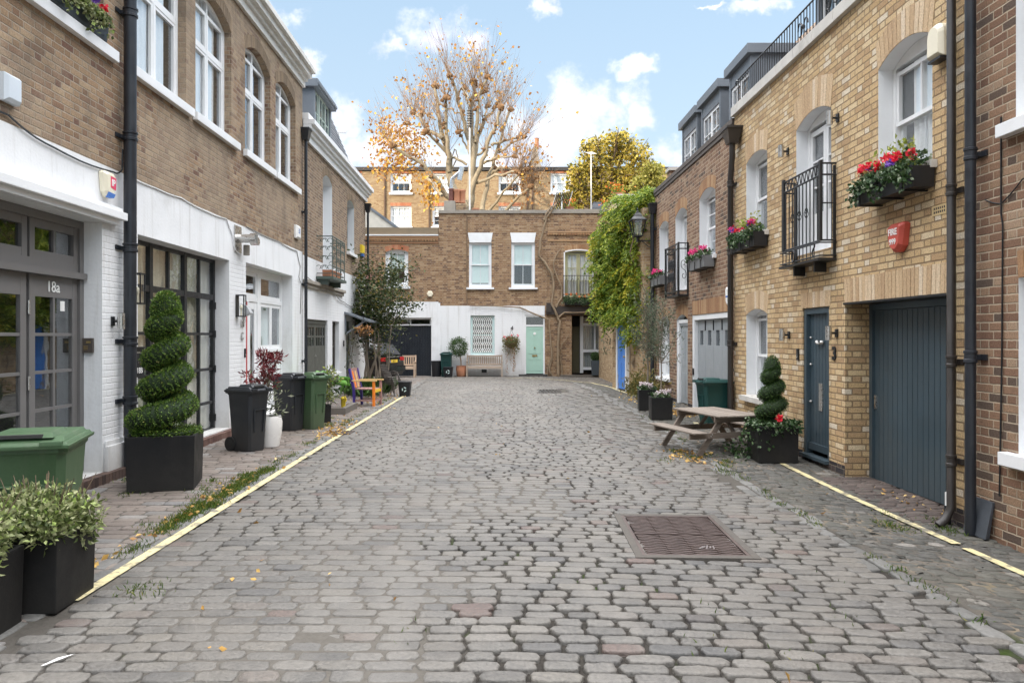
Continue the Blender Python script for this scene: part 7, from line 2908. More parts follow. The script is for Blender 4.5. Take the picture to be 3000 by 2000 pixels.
def hanging_basket(label, x, y, z, r, fr_bracket, mat, n, trail, flowers=None):
    root = thing('hanging_basket', label, 'hanging basket', (x, y, z))
    m = MB()
    m.lathe((0, 0, 0), [(.03, -r * .9), (r * .6, -r * .65), (r * .95, -r * .2), (r, 0), (r * .9, 0)], 14)
    m.build('basket', simple('coir_liner', (.13, .085, .05), .95, .3, 25, .01), root, False)
    m = MB()
    for k in range(3):
        a = k * 2.094
        m.tube([(r * math.cos(a), r * math.sin(a), 0), (0, 0, r * 1.9)], .005, 4)
    m.tube([(0, 0, r * 1.9), *fr_bracket], .010, 5)
    m.build('chain', IRON, root, False)
    P, D = [], []
    for _ in range(n):
        a, q = RND.uniform(0, 6.283), RND.random() ** .5 * r * 1.25
        k = RND.random() ** 2 * trail if q > r * .7 else 0
        P.append((q * math.cos(a), q * math.sin(a), RND.uniform(0, r * .9) - k))
        D.append((math.cos(a), math.sin(a), .2 - (k > 0)))
    leaves('foliage', P, D, (.05, .1), mat, root, False, .5, .7)
    if flowers:
        c = [(RND.gauss(0, r * .8), RND.gauss(0, r * .6), RND.uniform(r * .3, r * 1.3)) for _ in range(flowers[1])]
        for p in c:
            leaves('flower', [(p[0] + RND.gauss(0, .02), p[1] + RND.gauss(0, .02), p[2] + RND.gauss(0, .02)) for _ in range(8)], [(0, 0, 1)] * 8, (.04, .07), flowers[0], root, False, .9, 1)
    return root


hanging_basket('dry hanging basket before the lead-hooded door on the left', -3.95, 22.0, 1.85, .20, [(0, 0, .38), (-.3, .2, .5)], LF_BROWN, 130, .15)
hb = hanging_basket('large browning hanging basket with long trailing stems, beside the mint door', bX(1497), 31.2, 1.42, .28, [(0, .1, .62), (0, .28, .55)], leafmat('faded_basket_leaves', [(0, (.10, .085, .03)), (.5, (.20, .17, .06)), (.8, (.12, .16, .05)), (1, (.32, .25, .1))]), 900, .5, (REDFL, 8))
P, D = [], []
for x0, ln in ((-.22, 1.25), (-.16, 1.3), (.0, 1.0), (.08, 1.3), (.13, 1.25), (.12, 1.1)):
    for k in range(60):
        P.append((x0 + RND.gauss(0, .018), -.05 + RND.gauss(0, .02), -ln * k / 60))
        D.append((RND.gauss(0, 1), -.3, -.6))
leaves('trailing_stems', P, D, (.03, .07), LF_BROWN, hb, False, .5, .6)

# lollipop tree, clipped ball
lo = thing('lollipop_tree', 'small clipped lollipop tree in the terracotta pot', 'tree', (bX(1353), 31.0, .40))
m = MB()
m.tube([(0, 0, 0), (-.02, 0, .3), (-.10, 0, .62)], [.03, .025, .022], 7)
m.build('trunk', BARK, lo, False, smooth=60)
P, D = [], []
for _ in range(2600):
    d = Vector((RND.gauss(0, 1), RND.gauss(0, 1), RND.gauss(0, 1))).normalized()
    q = RND.uniform(.55, 1.08) + (.25 if RND.random() < .04 else 0)
    P.append((-.12 + d.x * .37 * q, d.y * .34 * q, .84 + d.z * .38 * q))
    D.append(tuple(d))
leaves('crown', P, D, (.04, .08), LF_BOXD, lo, False, .4, .6)
cb = thing('ball_topiary', 'dark clipped ball on the tall narrow porch planter', 'topiary', (bX(1741), 31.2, .66))
m = MB()
m.ball((0, 0, .17), .16, 12, 8)
m.build('inner_growth', BOXCORE, cb, False)
P, D = [], []
for _ in range(900):
    d = Vector((RND.gauss(0, 1), RND.gauss(0, 1), RND.gauss(0, 1))).normalized()
    P.append((d.x * .17, d.y * .17, .17 + d.z * .17))
    D.append(tuple(d))
leaves('clipped_foliage', P, D, (.03, .05), LF_BOXD, cb, False, .6, .6)


# olive trees
def olive(label, loc, h, blobs, n, tw=.022):
    root = thing('olive_tree', label, 'tree', loc)
    m = MB()
    m.tube([(0, 0, 0), (.02, .01, h * .3), (.0, 0, h * .55), (.03, 0, h * .8)], [tw, tw * .85, tw * .7, tw * .3], 7)
    P, D = [], []
    for c, r in blobs:
        for _ in range(9):
            d = Vector((RND.gauss(0, 1), RND.gauss(0, 1), RND.gauss(.3, 1))).normalized()
            tip = Vector(c) + Vector((d.x * r[0], d.y * r[1], d.z * r[2]))
            s0 = Vector((.01, 0, min(h * .75, max(h * .4, c[2] - .35))))
            q = seg_noise(s0, tip, 4, .03)
            m.tube(q, [.008, .006, .005, .004, .002], 4)
            for k in range(n):
                t = RND.uniform(.3, 1.05)
                p = s0.lerp(tip, t)
                P.append((p.x + RND.gauss(0, .06), p.y + RND.gauss(0, .06), p.z + RND.gauss(0, .06)))
                D.append((d.x, d.y, d.z + .3))
    m.build('trunk', simple('olive_bark', (.22, .18, .14), .9, .2, 12, .01), root, False, smooth=60)
    leaves('crown', P, D, (.04, .085), LF_OLIVE, root, False, .24, .6)
    return root


olive('denser olive tree in the planter nearer the vine', (3.17, 15.6, gz(3.2, 15.6) + .38), 1.8, [((.0, 0, 1.5), (.36, .4, .5)), ((.15, 0, 1.1), (.36, .4, .4)), ((-.05, 0, 1.85), (.26, .3, .35)), ((-.05, 0, 1.05), (.3, .3, .3)), ((.05, .1, 1.3), (.36, .4, .5))], 52)
olive('thin airy olive tree in the nearer of two small planters', (3.12, 14.1, gz(3.1, 14.1) + .38), 1.7, [((.1, 0, 1.35), (.42, .35, .45)), ((.2, 0, 1.0), (.4, .3, .25)), ((.0, 0, 1.65), (.22, .2, .25))], 34, .015)
for lab, loc in (('white and pink flowers round the nearer olive stem', (3.12, 14.1, gz(3.1, 14.1) + .38)), ('pale pink flowers round the farther olive stem', (3.17, 15.6, gz(3.2, 15.6) + .40))):
    g = thing('bedding_flowers', lab, 'flowers', loc)
    P = [(RND.uniform(-.18, .18), RND.uniform(-.18, .18), RND.uniform(0, .10)) for _ in range(260)]
    leaves('foliage', P, [(RND.gauss(0, 1), RND.gauss(0, 1), 1) for _ in P], (.04, .07), LF_IVY, g, False, .6, .6)
    c = [(RND.uniform(-.17, .12), -.12 + RND.uniform(-.06, .08), RND.uniform(.08, .16)) for _ in range(7)]
    pm_ = leafmat('pale_petals', [(0, (.7, .5, .58)), (1, (.85, .8, .8))])
    for p in c:
        leaves('flower', [(p[0] + RND.gauss(0, .018), p[1] + RND.gauss(0, .018), p[2] + RND.gauss(0, .018)) for _ in range(14)], [(0, 0, .5)] * 14, (.03, .045), pm_, g, False, .9, 1)

# ------------------------------------------------------------------ the big green vine on the side house
vine = thing('wisteria_vine', 'large bright green vine covering the side house, above the blue door', 'vine', (3.6, 21.5, .1))
P, D, Py, Dy = [], [], [], []
clumps = []
for u, v, rx, rz_, dy in ((1830, 590, 45, 30, 1.0), (1880, 590, 35, 35, .4), (1800, 650, 40, 45, 1.6), (1850, 640, 50, 45, .8), (1895, 660, 25, 50, .2), (1785, 700, 35, 45, 1.8), (1830, 710, 50, 50, 1.0), (1880, 730, 35, 50, .4),
                          (1775, 770, 28, 45, 2.0), (1815, 780, 45, 50, 1.2), (1865, 800, 40, 50, .5), (1785, 850, 32, 45, 1.8), (1830, 860, 45, 50, 1.0), (1880, 860, 28, 50, .3), (1785, 905, 28, 34, 1.8), (1825, 905, 40, 34, 1.0), (1872, 910, 30, 40, .5),
                          (1765, 620 + 90, 18, 30, 2.1), (1770, 880, 20, 30, 2.0), (1905, 610, 15, 40, .1), (1905, 900, 12, 60, .1), (1895, 770, 25, 45, .2), (1898, 830, 25, 45, .15), (1900, 565, 22, 25, .1), (1868, 955, 24, 34, .35), (1862, 900, 40, 40, .5), (1768, 760, 22, 40, 2.1), (1772, 830, 22, 40, 2.0)):
    y = 20.1 + dy
    s_ = y / 2170
    clumps.append(((u - 1455) * s_, y, EYE + (985 - v) * s_, rx * s_, rz_ * s_))
for (x, y, z, rx, rz_) in clumps:
    for _ in range(74):
        d = Vector((RND.gauss(0, 1), RND.gauss(-.6, .8), RND.gauss(0, 1))).normalized() * RND.uniform(.5, 1.05)
        b = Vector((x + d.x * rx * 1.05, y + d.y * .38, z + d.z * rz_ * 1.1))
        # a compound leaf: a drooping stalk with paired leaflets
        az = RND.uniform(0, 6.283)
        out = Vector((math.cos(az) * .6 - .25, math.sin(az) * .5 - .45, -.25)).normalized()
        ln = RND.uniform(.28, .46)
        yel = (x < 3.2 and RND.random() < .40) or RND.random() < .07 or (abs(z - 3.4) < .25 and abs(x - 3.75) < .2)
        for k in range(8):
            t = k / 7
            p = b + out * ln * t + Vector((0, 0, -.22 * ln * t * t * 2))
            for s_ in (-1, 1):
                sd_ = out.cross(Vector((0, 0, 1))).normalized() * s_
                dd = sd_ * .8 + out * .45 + Vector((0, 0, -.45))
                (Py if yel else P).append(tuple(p))
                (Dy if yel else D).append(tuple(dd))
leaves('leaves', P, D, (.09, .15), LF_VINE, vine, True, .36, .22)
leaves('yellow_leaves', Py, Dy, (.09, .15), LF_VINEY, vine, True, .36, .22)
m = MB()
for i in range(7):
    x, y = 3.55 + .05 * i, 21.9 - .3 * i
    q = seg_noise((x, y, .1), (x + .1, y, 2.2), 5, .05) + seg_noise((x + .1, y, 2.2), (x + RND.uniform(-.2, .3), y - .1, 5.0), 5, .1)[1:]
    m.tube(q, [.045 - .003 * k for k in range(len(q))], 7)
m.build('trunk', BARK, vine, True, smooth=60)
P, D = [], []
for _ in range(120):
    y = RND.uniform(22.0, 22.5)
    P.append((3.3 + RND.gauss(0, .14), y, RND.uniform(1.2, 2.3)))
    D.append((RND.gauss(0, .4), RND.gauss(0, .4), -1))
leaves('hanging_tendrils', P, D, (.06, .12), LF_GREYG, vine, True, .35, .4)
# the base planting under it
bp = thing('ground_plants', 'scruffy brown-green plants at the foot of the vine', 'plants', (3.55, 19.4, .1))
P, D = [], []
for _ in range(1700):
    x, y = 3.72 + RND.gauss(0, .15), RND.uniform(17.4, 20.0)
    P.append((x, y, gz(x, y) + abs(RND.gauss(.0, .26))))
    D.append((RND.gauss(0, .8), RND.gauss(0, .8), 1))
leaves('foliage', P, D, (.07, .16), leafmat('dry_green_leaves', [(0, (.06, .075, .02)), (.5, (.15, .14, .04)), (1, (.30, .22, .07))]), bp, True, .3, .6)

# grey vine stems over the rear houses
vs_ = thing('bare_vine', 'bare grey vine stems climbing the rear brick from the mint door to the parapet', 'vine', (bX(1635), 31.3, 0))
z1 = lambda x, y: (bX(1050 + x * .4464), 31.40, EYE + (985 - (450 + y * .4464)) * .014516)
m = MB()
for pts, r0, r1 in (([(1315, 1480), (1308, 1380), (1312, 1250), (1318, 1100), (1295, 1050), (1268, 985), (1280, 880), (1270, 790), (1215, 710), (1185, 670), (1195, 580), (1215, 480), (1235, 420), (1270, 370), (1300, 330)], .062, .04),
                    ([(1285, 1480), (1250, 1420), (1272, 1350), (1258, 1200), (1250, 1090), (1150, 1050), (1060, 1010), (900, 1000), (730, 998)], .045, .02),
                    ([(1298, 1010), (1330, 950), (1332, 880), (1290, 780), (1276, 720), (1300, 660), (1328, 625)], .04, .025),
                    ([(1312, 1075), (1350, 1042), (1430, 1045), (1590, 1035)], .045, .03),
                    ([(1325, 1480), (1335, 1400), (1318, 1300), (1345, 1240), (1385, 1180)], .03, .015),
                    ([(1240, 1480), (1245, 1380), (1275, 1330)], .03, .02),
                    ([(1540, 640), (1580, 690), (1620, 720)], .02, .012), ([(1215, 440), (1230, 400), (1265, 350), (1290, 345)], .04, .03)):
    q = []
    P3 = [Vector(z1(*p)) for p in pts]
    for a, b in zip(P3[:-1], P3[1:]):
        for k in range(3):
            q.append(a.lerp(b, k / 3) + Vector((RND.gauss(0, .012), RND.uniform(-.03, .03), 0)))
    q.append(P3[-1])
    if pts[0][1] > 1400:
        q[0].z = 0
    m.tube(q, [(r0 + (r1 - r0) * i / len(q)) * RND.uniform(.85, 1.15) for i in range(len(q))], 8)
m.build('stem', BARK, vs_, smooth=60)

# ------------------------------------------------------------------ the pollarded plane tree
TY = 42.0
ts = TY / 2170


def tp(x, y, dy=0.0):
    u, v = 1050 + x * .38265, 50 + y * .38265
    return Vector(((u - 1455) * ts, TY + dy, EYE + (985 - v) * ts))


tree = thing('plane_tree', 'tall pollarded plane tree, nearly bare with few orange leaves, behind the rear houses', 'tree', (tp(860, 1500).x, TY, 0))
limbs = [
    ([(800, 2600), (805, 1900), (815, 1480)], .62, .50, 0, False),
    ([(815, 1480), (720, 1300), (690, 1180), (700, 1080), (650, 940), (610, 760), (590, 600), (580, 500)], .36, .10, .4, True),
    ([(690, 1180), (686, 960), (672, 800), (685, 670)], .20, .09, -.8, True),
    ([(815, 1500), (660, 1360), (600, 1260), (510, 1160), (400, 1100), (290, 1040)], .26, .09, -1.0, True),
    ([(700, 1070), (620, 990), (530, 910)], .16, .09, -.6, True),
    ([(645, 930), (530, 850), (450, 720), (400, 670)], .16, .09, .9, True),
    ([(480, 840), (400, 790), (340, 755)], .09, .06, .9, True),
    ([(590, 790), (530, 740), (480, 705)], .08, .05, .4, True),
    ([(840, 1480), (868, 1300), (872, 1080), (862, 900), (860, 700), (878, 580), (880, 490)], .40, .10, 0, True),
    ([(868, 1100), (835, 920), (795, 750), (745, 570), (705, 500)], .20, .08, -.7, True),
    ([(855, 690), (820, 600), (805, 510)], .10, .06, .5, True),
    ([(760, 600), (800, 560), (850, 660)], .06, .05, -.6, False),
    ([(885, 1090), (912, 900), (965, 760), (1070, 625)], .22, .08, .7, True),
    ([(900, 960), (915, 760), (925, 620), (990, 490)], .16, .08, -.4, True),
    ([(880, 620), (930, 590), (975, 550)], .08, .07, .2, True),
    ([(965, 760), (985, 670), (990, 620)], .08, .05, .9, True),
    ([(840, 1420), (890, 1270), (950, 1120), (1010, 950), (1070, 850), (1090, 750)], .24, .09, -.9, True),
    ([(940, 1480), (985, 1300), (1020, 1150), (1060, 1010), (1110, 850), (1165, 690)], .20, .08, .3, True),
    ([(1020, 980), (1110, 940), (1225, 905)], .12, .07, .3, True),
    ([(1070, 1040), (1150, 1000), (1265, 945)], .10, .06, -.5, True),
    ([(955, 1120), (1060, 1110), (1190, 1130)], .11, .06, -1.2, True),
    ([(900, 1270), (1050, 1252), (1210, 1260)], .13, .07, -1.6, True),
    ([(1000, 1480), (1110, 1370), (1225, 1265)], .11, .06, -1.4, True),
    ([(1130, 1480), (1230, 1390), (1310, 1340)], .13, .08, -1.0, True),
    ([(1020, 1200), (1090, 1165), (1190, 1210), (1280, 1220)], .10, .06, -1.1, True),
    ([(690, 1060), (760, 1090), (830, 1130)], .10, .10, 0, False),
    ([(870, 1090), (930, 1030), (1010, 985)], .10, .09, .2, False),
    ([(560, 1200), (540, 1260), (660, 1420)], .08, .12, -1.3, False),
    ([(830, 1000), (800, 940), (770, 910)], .07, .06, -.5, True),
    ([(620, 660), (740, 740), (800, 760)], .06, .05, -.2, False),
    ([(720, 1150), (760, 1060), (735, 990), (700, 1040)], .05, .04, .6, False),
]
m = MB()
mk = MB()
tw = MB()
knobs = []
for pts, r0, r1, dy, kn in limbs:
    P3 = [tp(x, y, dy * (i / max(1, len(pts) - 1)) * 1.6) for i, (x, y) in enumerate(pts)]
    q, rr = [], []
    for a, b in zip(P3[:-1], P3[1:]):
        for k in range(4):
            q.append(a.lerp(b, k / 4) + Vector((RND.gauss(0, .03), RND.gauss(0, .03), RND.gauss(0, .03))))
    q.append(P3[-1])
    m.tube(q, [.76 * (r0 + (r1 - r0) * (i / (len(q) - 1)) ** .8) for i in range(len(q))], 8)
    if kn:
        knobs.append((q[-1], max(r1, .07), (q[-1] - q[-4]).normalized()))
        for fr_ in ((.45, .62, .8) if len(pts) > 3 else (.6,)):
            i = int(len(q) * (fr_ + RND.uniform(-.06, .06)))
            if q[i].z < 8.5:
                continue
            knobs.append((q[i] + Vector((RND.uniform(-.15, .15), -.08, 0)), .045, Vector((RND.uniform(-.6, .6), 0, .8))))
tips = []
for (p, r, d) in knobs:
    mk = MB()
    mk.ball(p, r * 2.1, 9, 6, sc3=(1.15, 1, .9), jit=.28)
    for _ in range(2):
        mk.ball(p + Vector((RND.gauss(0, r * 1.2), RND.gauss(0, r), RND.gauss(0, r))), r * 1.2, 7, 5, jit=.3)
    mk.build('knuckle', KNUCKLE, tree, smooth=60)
    low = p.z < 12.0
    for _ in range(8 if r < .06 else 20):
        dd = (Vector((RND.gauss(0, .58), RND.gauss(0, .45), 1.0)) + d * .5).normalized()
        ln = RND.uniform(1.0, 3.0) * (.75 if low else 1.0)
        q = [p]
        for k in range(1, 5):
            q.append(p + dd * ln * k / 4 + Vector((RND.gauss(0, .05), RND.gauss(0, .05), .06 * k * k * .25)))
        tw.tube(q, [.0115, .010, .008, .006, .003], 3, caps=False)
        tips += [q[2], q[3], q[4]]
        if RND.random() < .5:
            e = q[2] + (dd + Vector((RND.gauss(0, .4), RND.gauss(0, .3), .1))).normalized() * ln * .4
            tw.tube([q[2], e], [.010, .005], 3, caps=False)
            tips.append(e)
m.build('trunk', PLANE, tree, smooth=60)
tw.build('twig', TWIG, tree, fix=False)
P, D = [], []
for _ in range(2400):
    t = Vector(RND.choice(tips))
    left = sm((-2.0 - t.x) / 6) * sm((16.5 - t.z) / 5)
    if RND.random() > .34 + .66 * left:
        continue
    for _k in range(1 + int(left * 2.2)):
        P.append((t.x + RND.gauss(0, .25), t.y + RND.gauss(0, .3), t.z + RND.gauss(0, .3)))
        D.append((RND.gauss(0, .7), RND.gauss(0, .5), -.7))
for _ in range(1500):
    a = RND.choice([(240, 900), (300, 1000), (260, 1100), (330, 880), (420, 1060), (210, 1140), (330, 1150), (200, 900), (450, 930)])
    c = tp(*a, RND.gauss(0, .8))
    P.append((c.x + RND.gauss(0, .55), c.y, c.z + RND.gauss(0, .5)))
    D.append((RND.gauss(0, .7), RND.gauss(0, .5), -.7))
k = RND.sample(range(len(P)), len(P) // 2)
ks = set(k)
leaves('golden_leaves', [P[i] for i in range(len(P)) if i in ks], [D[i] for i in range(len(P)) if i in ks], (.13, .24), LF_GOLD, tree, True, .8, .6)
leaves('brown_leaves', [P[i] for i in range(len(P)) if i not in ks], [D[i] for i in range(len(P)) if i not in ks], (.11, .20), LF_BROWN, tree, True, .8, .6)
# fine brown branch broom at the lower right of the tree
tw = MB()
for _ in range(90):
    c = tp(RND.gauss(1290, 60), RND.gauss(1290, 60), -1.2)
    e = c + Vector((RND.gauss(0, .7), RND.gauss(0, .5), RND.uniform(.1, 1.5)))
    tw.tube([c, c.lerp(e, .5) + Vector((RND.gauss(0, .08), 0, RND.gauss(0, .08))), e], [.014, .010, .004], 3, caps=False)
tw.build('twig', TWIG, tree, fix=False)
P = [tuple(tp(RND.gauss(1300, 80), RND.gauss(1330, 90), RND.uniform(-2, -.5))) for _ in range(160)]
leaves('brown_leaves', P, [(0, 0, -1)] * len(P), (.12, .22), LF_BROWN, tree, True, .8, .8)
# leaves on the lower left shoots
P = [tuple(tp(RND.gauss(560, 45), RND.gauss(1350, 70), RND.uniform(-2, -.5))) for _ in range(170)]
leaves('golden_leaves', P, [(0, 0, -1)] * len(P), (.14, .26), LF_GOLD, tree, True, .8, .8)


def crown_tree(name, label, base, trunk_h, blobs, mat, n, size, bark, shell_=.6, mat2=None):
    root = thing(name, label, 'tree', base)
    m = MB()
    bx0 = Vector(base)
    m.tube([bx0, bx0 + Vector((.1, 0, trunk_h * .5)), bx0 + Vector((0, 0, trunk_h))], [.3, .24, .16], 8)
    P, D = [], []
    tot = sum(b[3] ** 2 for b in blobs)
    for (x, y, z, r) in blobs:
        tip = Vector((x, y, z))
        q = seg_noise(bx0 + Vector((0, 0, trunk_h * .9)), tip, 4, .12)
        m.tube(q, [.13, .1, .08, .06, .03], 5)
        for _ in range(5):
            e = tip + Vector((RND.gauss(0, r * .6), RND.gauss(0, r * .6), RND.gauss(.2 * r, r * .55)))
            m.tube([q[3], tip.lerp(e, .5), e], [.05, .03, .01], 4)
        for _ in range(int(n * r ** 2 / tot)):
            d = Vector((RND.gauss(0, 1), RND.gauss(0, 1), RND.gauss(0, 1))).normalized()
            k = (1 - shell_ * RND.random() ** 1.3) * RND.uniform(.75, 1.18)
            P.append((x + d.x * r * k, y + d.y * r * k, z + d.z * r * k * .9))
            D.append((d.x, d.y, d.z * .4 - .3))
    m.build('trunk', bark, root, smooth=60)
    if mat2:
        leaves('crown', [p for i, p in enumerate(P) if i % 3], [p for i, p in enumerate(D) if i % 3], size, mat, root, True, .65, .6)
        leaves('inner_leaves', P[::3], D[::3], size, mat2, root, True, .5, .6)
    else:
        leaves('crown', P, D, size, mat, root, True, .65, .6)
    return root


def fz(u, v, y):
    return ((u - 1455) * y / 2170, y, EYE + (985 - v) * y / 2170)


bl = []
for (u, v, r) in ((1700, 540, .85), (1740, 480, .95), (1790, 440, .95), (1830, 430, .8), (1870, 450, .75), (1760, 560, .95), (1820, 510, 1.05), (1870, 520, .9), (1700, 590, .7), (1800, 580, .9), (1750, 420, .6), (1850, 580, .8), (1670, 575, .5), (1810, 400, .5), (1895, 480, .5), (1720, 430, .45), (1660, 600, .55), (1690, 500, .55), (1925, 500, .45), (1780, 600, .7)):
    x, y, z = fz(u, v, 40.5 + RND.uniform(-.8, .8))
    bl.append((x, y, z, r))
crown_tree('autumn_tree', 'dense yellowing green tree beside the white aerial pole, at the right rear', (6.2, 40.8, 0), 8.0, bl, LF_YELTREE, 7800, (.14, .26), STEM, .8, leafmat('dull_green_tree_leaves', [(0, (.05, .06, .014)), (.5, (.12, .115, .025)), (1, (.26, .20, .04))], .3))
bl = []
for (u, v, r) in ((1880, 545, .55), (1910, 500, .5), (1930, 540, .5), (1900, 590, .6), (1860, 590, .45)):
    x, y, z = fz(u, v, 37.5)
    bl.append((x, y, z, r))
crown_tree('feathery_tree', 'paler feathery yellow-green tree just above the vine', (7.7, 37.5, 0), 7.0, bl, LF_PALETREE, 4200, (.10, .2), STEM)

# ------------------------------------------------------------------ weeds, moss and fallen leaves
P, D = [], []


def tuft(x, y, n, h, sp):
    for _ in range(n):
        px, py = x + RND.gauss(0, sp), y + RND.gauss(0, sp * 1.6)
        P.append((px, py, gz(px, py) - .008))
        a = RND.uniform(0, 6.283)
        D.append((math.cos(a) * .6, math.sin(a) * .6, 1))


y = 4.8
while y < 20:
    dens = 1.0 if 6.4 < y < 9.4 else .28
    if RND.random() < dens:
        tuft(-2.91 + RND.gauss(0, .045), y, int(RND.uniform(15, 60) * (4.5 if dens == 1 else 1.1)), .1, .05)
        if dens == 1.0 and RND.random() < .6:
            tuft(-3.02 + RND.gauss(0, .05), y, 35, .1, .05)
    y += RND.uniform(.04, .16)
y = 4.2
while y < 15:
    if RND.random() < .45:
        tuft(2.93 + RND.gauss(0, .03), y, int(RND.uniform(8, 40)), .1, .035)
    y += RND.uniform(.1, .3)
for (x, y, n) in ((-3.3, 8.6, 90), (-3.22, 8.1, 60), (-3.1, 7.7, 50), (-4.3, 8.7, 120), (-4.1, 8.75, 80), (-3.9, 7.9, 60), (3.55, 6.75, 110), (3.62, 6.62, 70), (2.95, 9.6, 120), (2.7, 10.2, 160), (2.9, 10.4, 120), (3.1, 9.9, 90), (2.85, 9.2, 90), (2.6, 10.7, 120),
                  (-2.40, 4.90, 60), (-2.28, 4.86, 60), (-3.15, 13.9, 130), (-3.2, 14.2, 90), (-2.95, 14.6, 70), (-3.4, 15.2, 60), (4.0, 6.55, 90), (4.08, 6.9, 50), (3.78, 7.2, 30), (-.55, 4.25, 12), (2.3, 10.0, 50),
                  (1.15, 4.05, 8), (1.3, 4.6, 6), (1.55, 3.9, 8), (2.1, 4.4, 6), (2.35, 5.2, 6)):
    tuft(x, y, n, .1, .06)
tag(leaves('weeds', P, D, (.02, .06), LF_GRASS, None, True, .14, .35), 'small weeds and grass growing along the gutters and joints', 'weeds', kind='stuff')
P, D = [], []


def litter(x, y, n, sx, sy):
    for _ in range(n):
        px, py = x + RND.gauss(0, sx), y + RND.gauss(0, sy)
        P.append((px, py, gz(px, py) + .010 + .01 * RND.random()))
        a = RND.uniform(0, 6.283)
        D.append((math.cos(a), math.sin(a), RND.uniform(-.05, .25)))


litter(3.75, 14.9, 200, .16, .35)
litter(-2.95, 6.2, 40, .05, 1.0)
litter(-2.95, 8.0, 50, .08, .8)
litter(-2.85, 12.9, 120, .14, .3)
litter(-3.0, 14.0, 80, .2, .6)
litter(2.7, 10.3, 120, .18, .35)
litter(4.25, 7.6, 22, .08, .35)
litter(3.5, 17.0, 140, .2, 1.2)
litter(-3.2, 19.5, 110, .4, 1.5)
litter(0, 9, 26, 2.2, 4.5)
litter(-1.6, 5.0, 10, .7, .8)
tag(leaves('fallen_leaves', P, D, (.035, .075), LF_FALLEN, None, True, .6, .25), 'scattered dry fallen leaves on the paving', 'leaves', kind='stuff')
m = MB()
m.add([(-2.315, 3.76, .010), (-2.30, 3.755, .013), (-2.215, 3.89, .016), (-2.22, 3.90, .012), (-2.27, 3.83, .02)], [(0, 1, 4), (1, 2, 4), (2, 3, 4), (3, 0, 4)])
tag(m.build('feather', WHITEPL, fix=False), 'white feather lying on the setts at the lower left', 'feather')
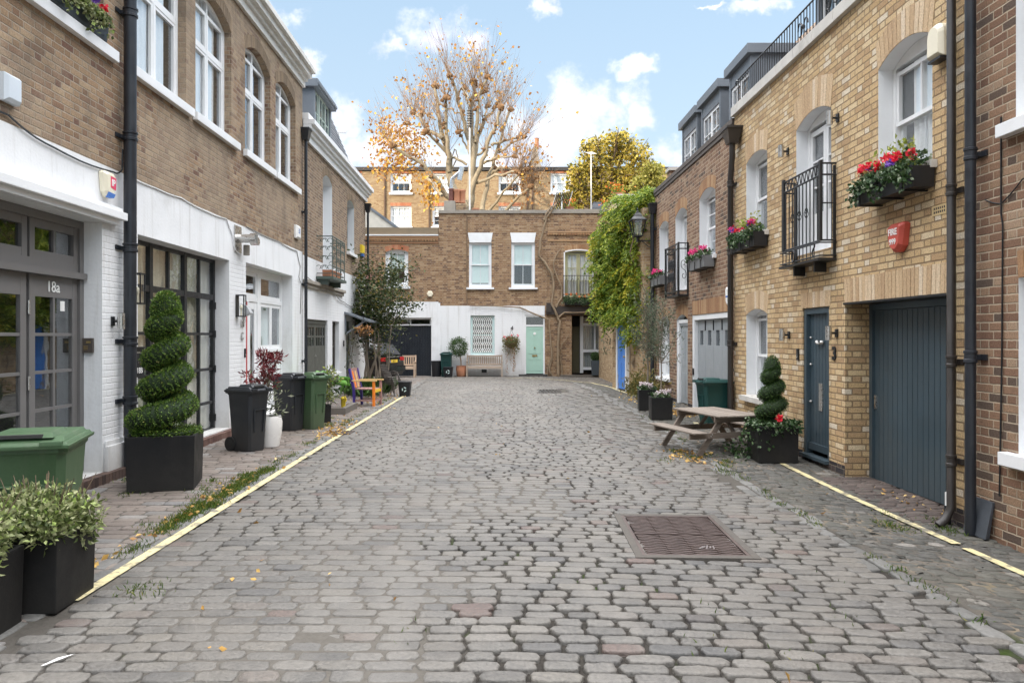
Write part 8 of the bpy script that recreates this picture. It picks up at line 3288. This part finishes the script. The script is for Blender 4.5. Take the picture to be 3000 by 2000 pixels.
# ------------------------------------------------------------------ sky, sun, camera
def sky():
    w = bpy.data.worlds.new('World')
    sc.world = w
    w.use_nodes = True

    class W(T):
        def __init__(s, t):
            s.t = t
            t.nodes.clear()
    t = W(w.node_tree)
    g = t.n('ShaderNodeTexCoord', out=0)
    sk = t.t.nodes.new('ShaderNodeTexSky')
    sk.sky_type = 'NISHITA'
    sk.sun_disc = False
    sk.sun_elevation = math.radians(SUN_EL)
    sk.sun_rotation = math.radians(180 + SUN_AZ)
    sk.air_density = 1.0
    sk.dust_density = .6
    sk.ozone_density = 1.6
    t.t.links.new(g, sk.inputs[0]) if sk.inputs else None
    sep = t.n('ShaderNodeSeparateXYZ', {0: g}, out=None)
    x, y, z = sep.outputs[0], sep.outputs[1], sep.outputs[2]
    yy = t.math('MAXIMUM', y, .02)
    px, pz = t.math('DIVIDE', x, yy), t.math('DIVIDE', z, yy)
    pv = t.n('ShaderNodeCombineXYZ', {0: px, 1: 0.0, 2: pz})
    wr = t.n('ShaderNodeSeparateColor', {0: t.n('ShaderNodeTexNoise', {'Vector': pv, 'Scale': 11.0, 'Detail': 5.0, 'Roughness': .6}, out=1)}, out=None)
    px = t.math('ADD', px, t.math('MULTIPLY', t.math('SUBTRACT', wr.outputs[0], .5), .16))
    pz = t.math('ADD', pz, t.math('MULTIPLY', t.math('SUBTRACT', wr.outputs[1], .5), .11))
    n1 = t.noise(pv, 7, 8, .6)
    n2 = t.noise(pv, 30, 4, .6)
    nn = t.math('ADD', t.math('MULTIPLY', t.math('SUBTRACT', n1, .5), 2.7), t.math('MULTIPLY', t.math('SUBTRACT', n2, .5), .8))

    def blob(u, v, ru, rv):
        dx = t.math('DIVIDE', t.math('SUBTRACT', px, (u - 1455) / 2170), ru / 2170)
        dz = t.math('DIVIDE', t.math('SUBTRACT', pz, (985 - v) / 2170), rv / 2170)
        r = t.math('SQRT', t.math('ADD', t.math('MULTIPLY', dx, dx), t.math('MULTIPLY', dz, dz)))
        return t.math('SUBTRACT', 1.0, r)
    m = None
    for b in ((1290, 75, 130, 85), (1180, 122, 110, 40), (1370, 130, 90, 60), (1590, 25, 60, 40), (1000, 345, 95, 105), (1075, 450, 170, 90), (885, 190, 60, 60),
              (1700, 320, 150, 95), (1850, 330, 95, 90), (1640, 400, 220, 110), (1860, 200, 75, 42), (1985, 440, 130, 80), (790, 40, 90, 60), (2200, 20, 130, 40), (2050, 5, 60, 14), (1460, 470, 420, 80)):
        q = blob(*b)
        m = q if m is None else t.math('MAXIMUM', m, q)
    cl = t.maprange(t.math('ADD', m, nn), .0, .85)
    front = t.maprange(y, .02, .2)
    cl = t.math('MULTIPLY', cl, front)
    # unseen bright broken cloud overhead, added as fill light for the shaded mews
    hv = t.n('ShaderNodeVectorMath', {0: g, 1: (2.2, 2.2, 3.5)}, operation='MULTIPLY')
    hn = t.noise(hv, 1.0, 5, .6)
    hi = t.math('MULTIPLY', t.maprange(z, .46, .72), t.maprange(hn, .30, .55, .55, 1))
    skc = t.mix(1.0, sk.outputs[0], (SKY_S * 1.0, SKY_S * 1.0, SKY_S * 1.0, 1), 'MULTIPLY')
    blue = t.ramp(t.maprange(z, .0, .42, smooth=False), [(0, (.76, .82, .87)), (.25, (.66, .78, .87)), (.6, (.54, .69, .83)), (1, (.46, .63, .81))])
    skc = t.mix(SKY_MIX, skc, blue)
    shade = t.maprange(t.math('ADD', t.math('MULTIPLY', n1, .6), t.math('MULTIPLY', n2, .4)), .35, .6, .80, 1.0)
    cc = t.n('ShaderNodeCombineXYZ', {0: t.math('MULTIPLY', shade, .97), 1: t.math('MULTIPLY', shade, .975), 2: .985})
    col = t.mix(t.math('MULTIPLY', cl, .92), skc, cc)
    col = t.mix(hi, col, (FILL_L * 1.0, FILL_L * 1.0, FILL_L * 1.02, 1))
    bg = t.n('ShaderNodeBackground', {0: col, 1: 1.0})
    o = t.t.nodes.new('ShaderNodeOutputWorld')
    t.t.links.new(bg, o.inputs[0])


SUN_EL, SUN_AZ = 16, 45
SKY_S, SKY_MIX, FILL_L = .10, .75, 4.2
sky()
sd = bpy.data.lights.new('sun', 'SUN')
sd.energy = 4.0
sd.angle = math.radians(.6)
sd.color = (1.0, .86, .68)
so = bpy.data.objects.new('sun', sd)
COL.objects.link(so)
e, a = math.radians(SUN_EL), math.radians(SUN_AZ)
tosun = Vector((-math.sin(a) * math.cos(e), -math.cos(a) * math.cos(e), math.sin(e)))
so.rotation_euler = tosun.to_track_quat('Z', 'Y').to_euler()
cd = bpy.data.cameras.new('camera')
cam = bpy.data.objects.new('camera', cd)
COL.objects.link(cam)
cam.location = (0, 0, EYE)
cam.rotation_euler = (math.radians(90), 0, 0)
cd.sensor_width = 36
cd.lens = 36 * 2170 / 3000
cd.shift_x = (1500 - 1455) / 3000
cd.shift_y = -(1000 - 985) / 3000
cd.clip_end = 3000
cd.clip_start = .05
sc.camera = cam
sc.view_settings.view_transform = 'Standard'
sc.view_settings.look = 'None'
sc.view_settings.exposure = 0.48
sc.view_settings.gamma = 1.0
sc.render.engine = 'CYCLES'
sc.cycles.max_bounces = 6
sc.cycles.adaptive_threshold = .02
sc.cycles.diffuse_bounces = 3
sc.cycles.transparent_max_bounces = 12
sc.cycles.caustics_reflective = False
sc.cycles.caustics_refractive = False
sc.cycles.sample_clamp_indirect = 8
sc.cycles.use_denoising = True
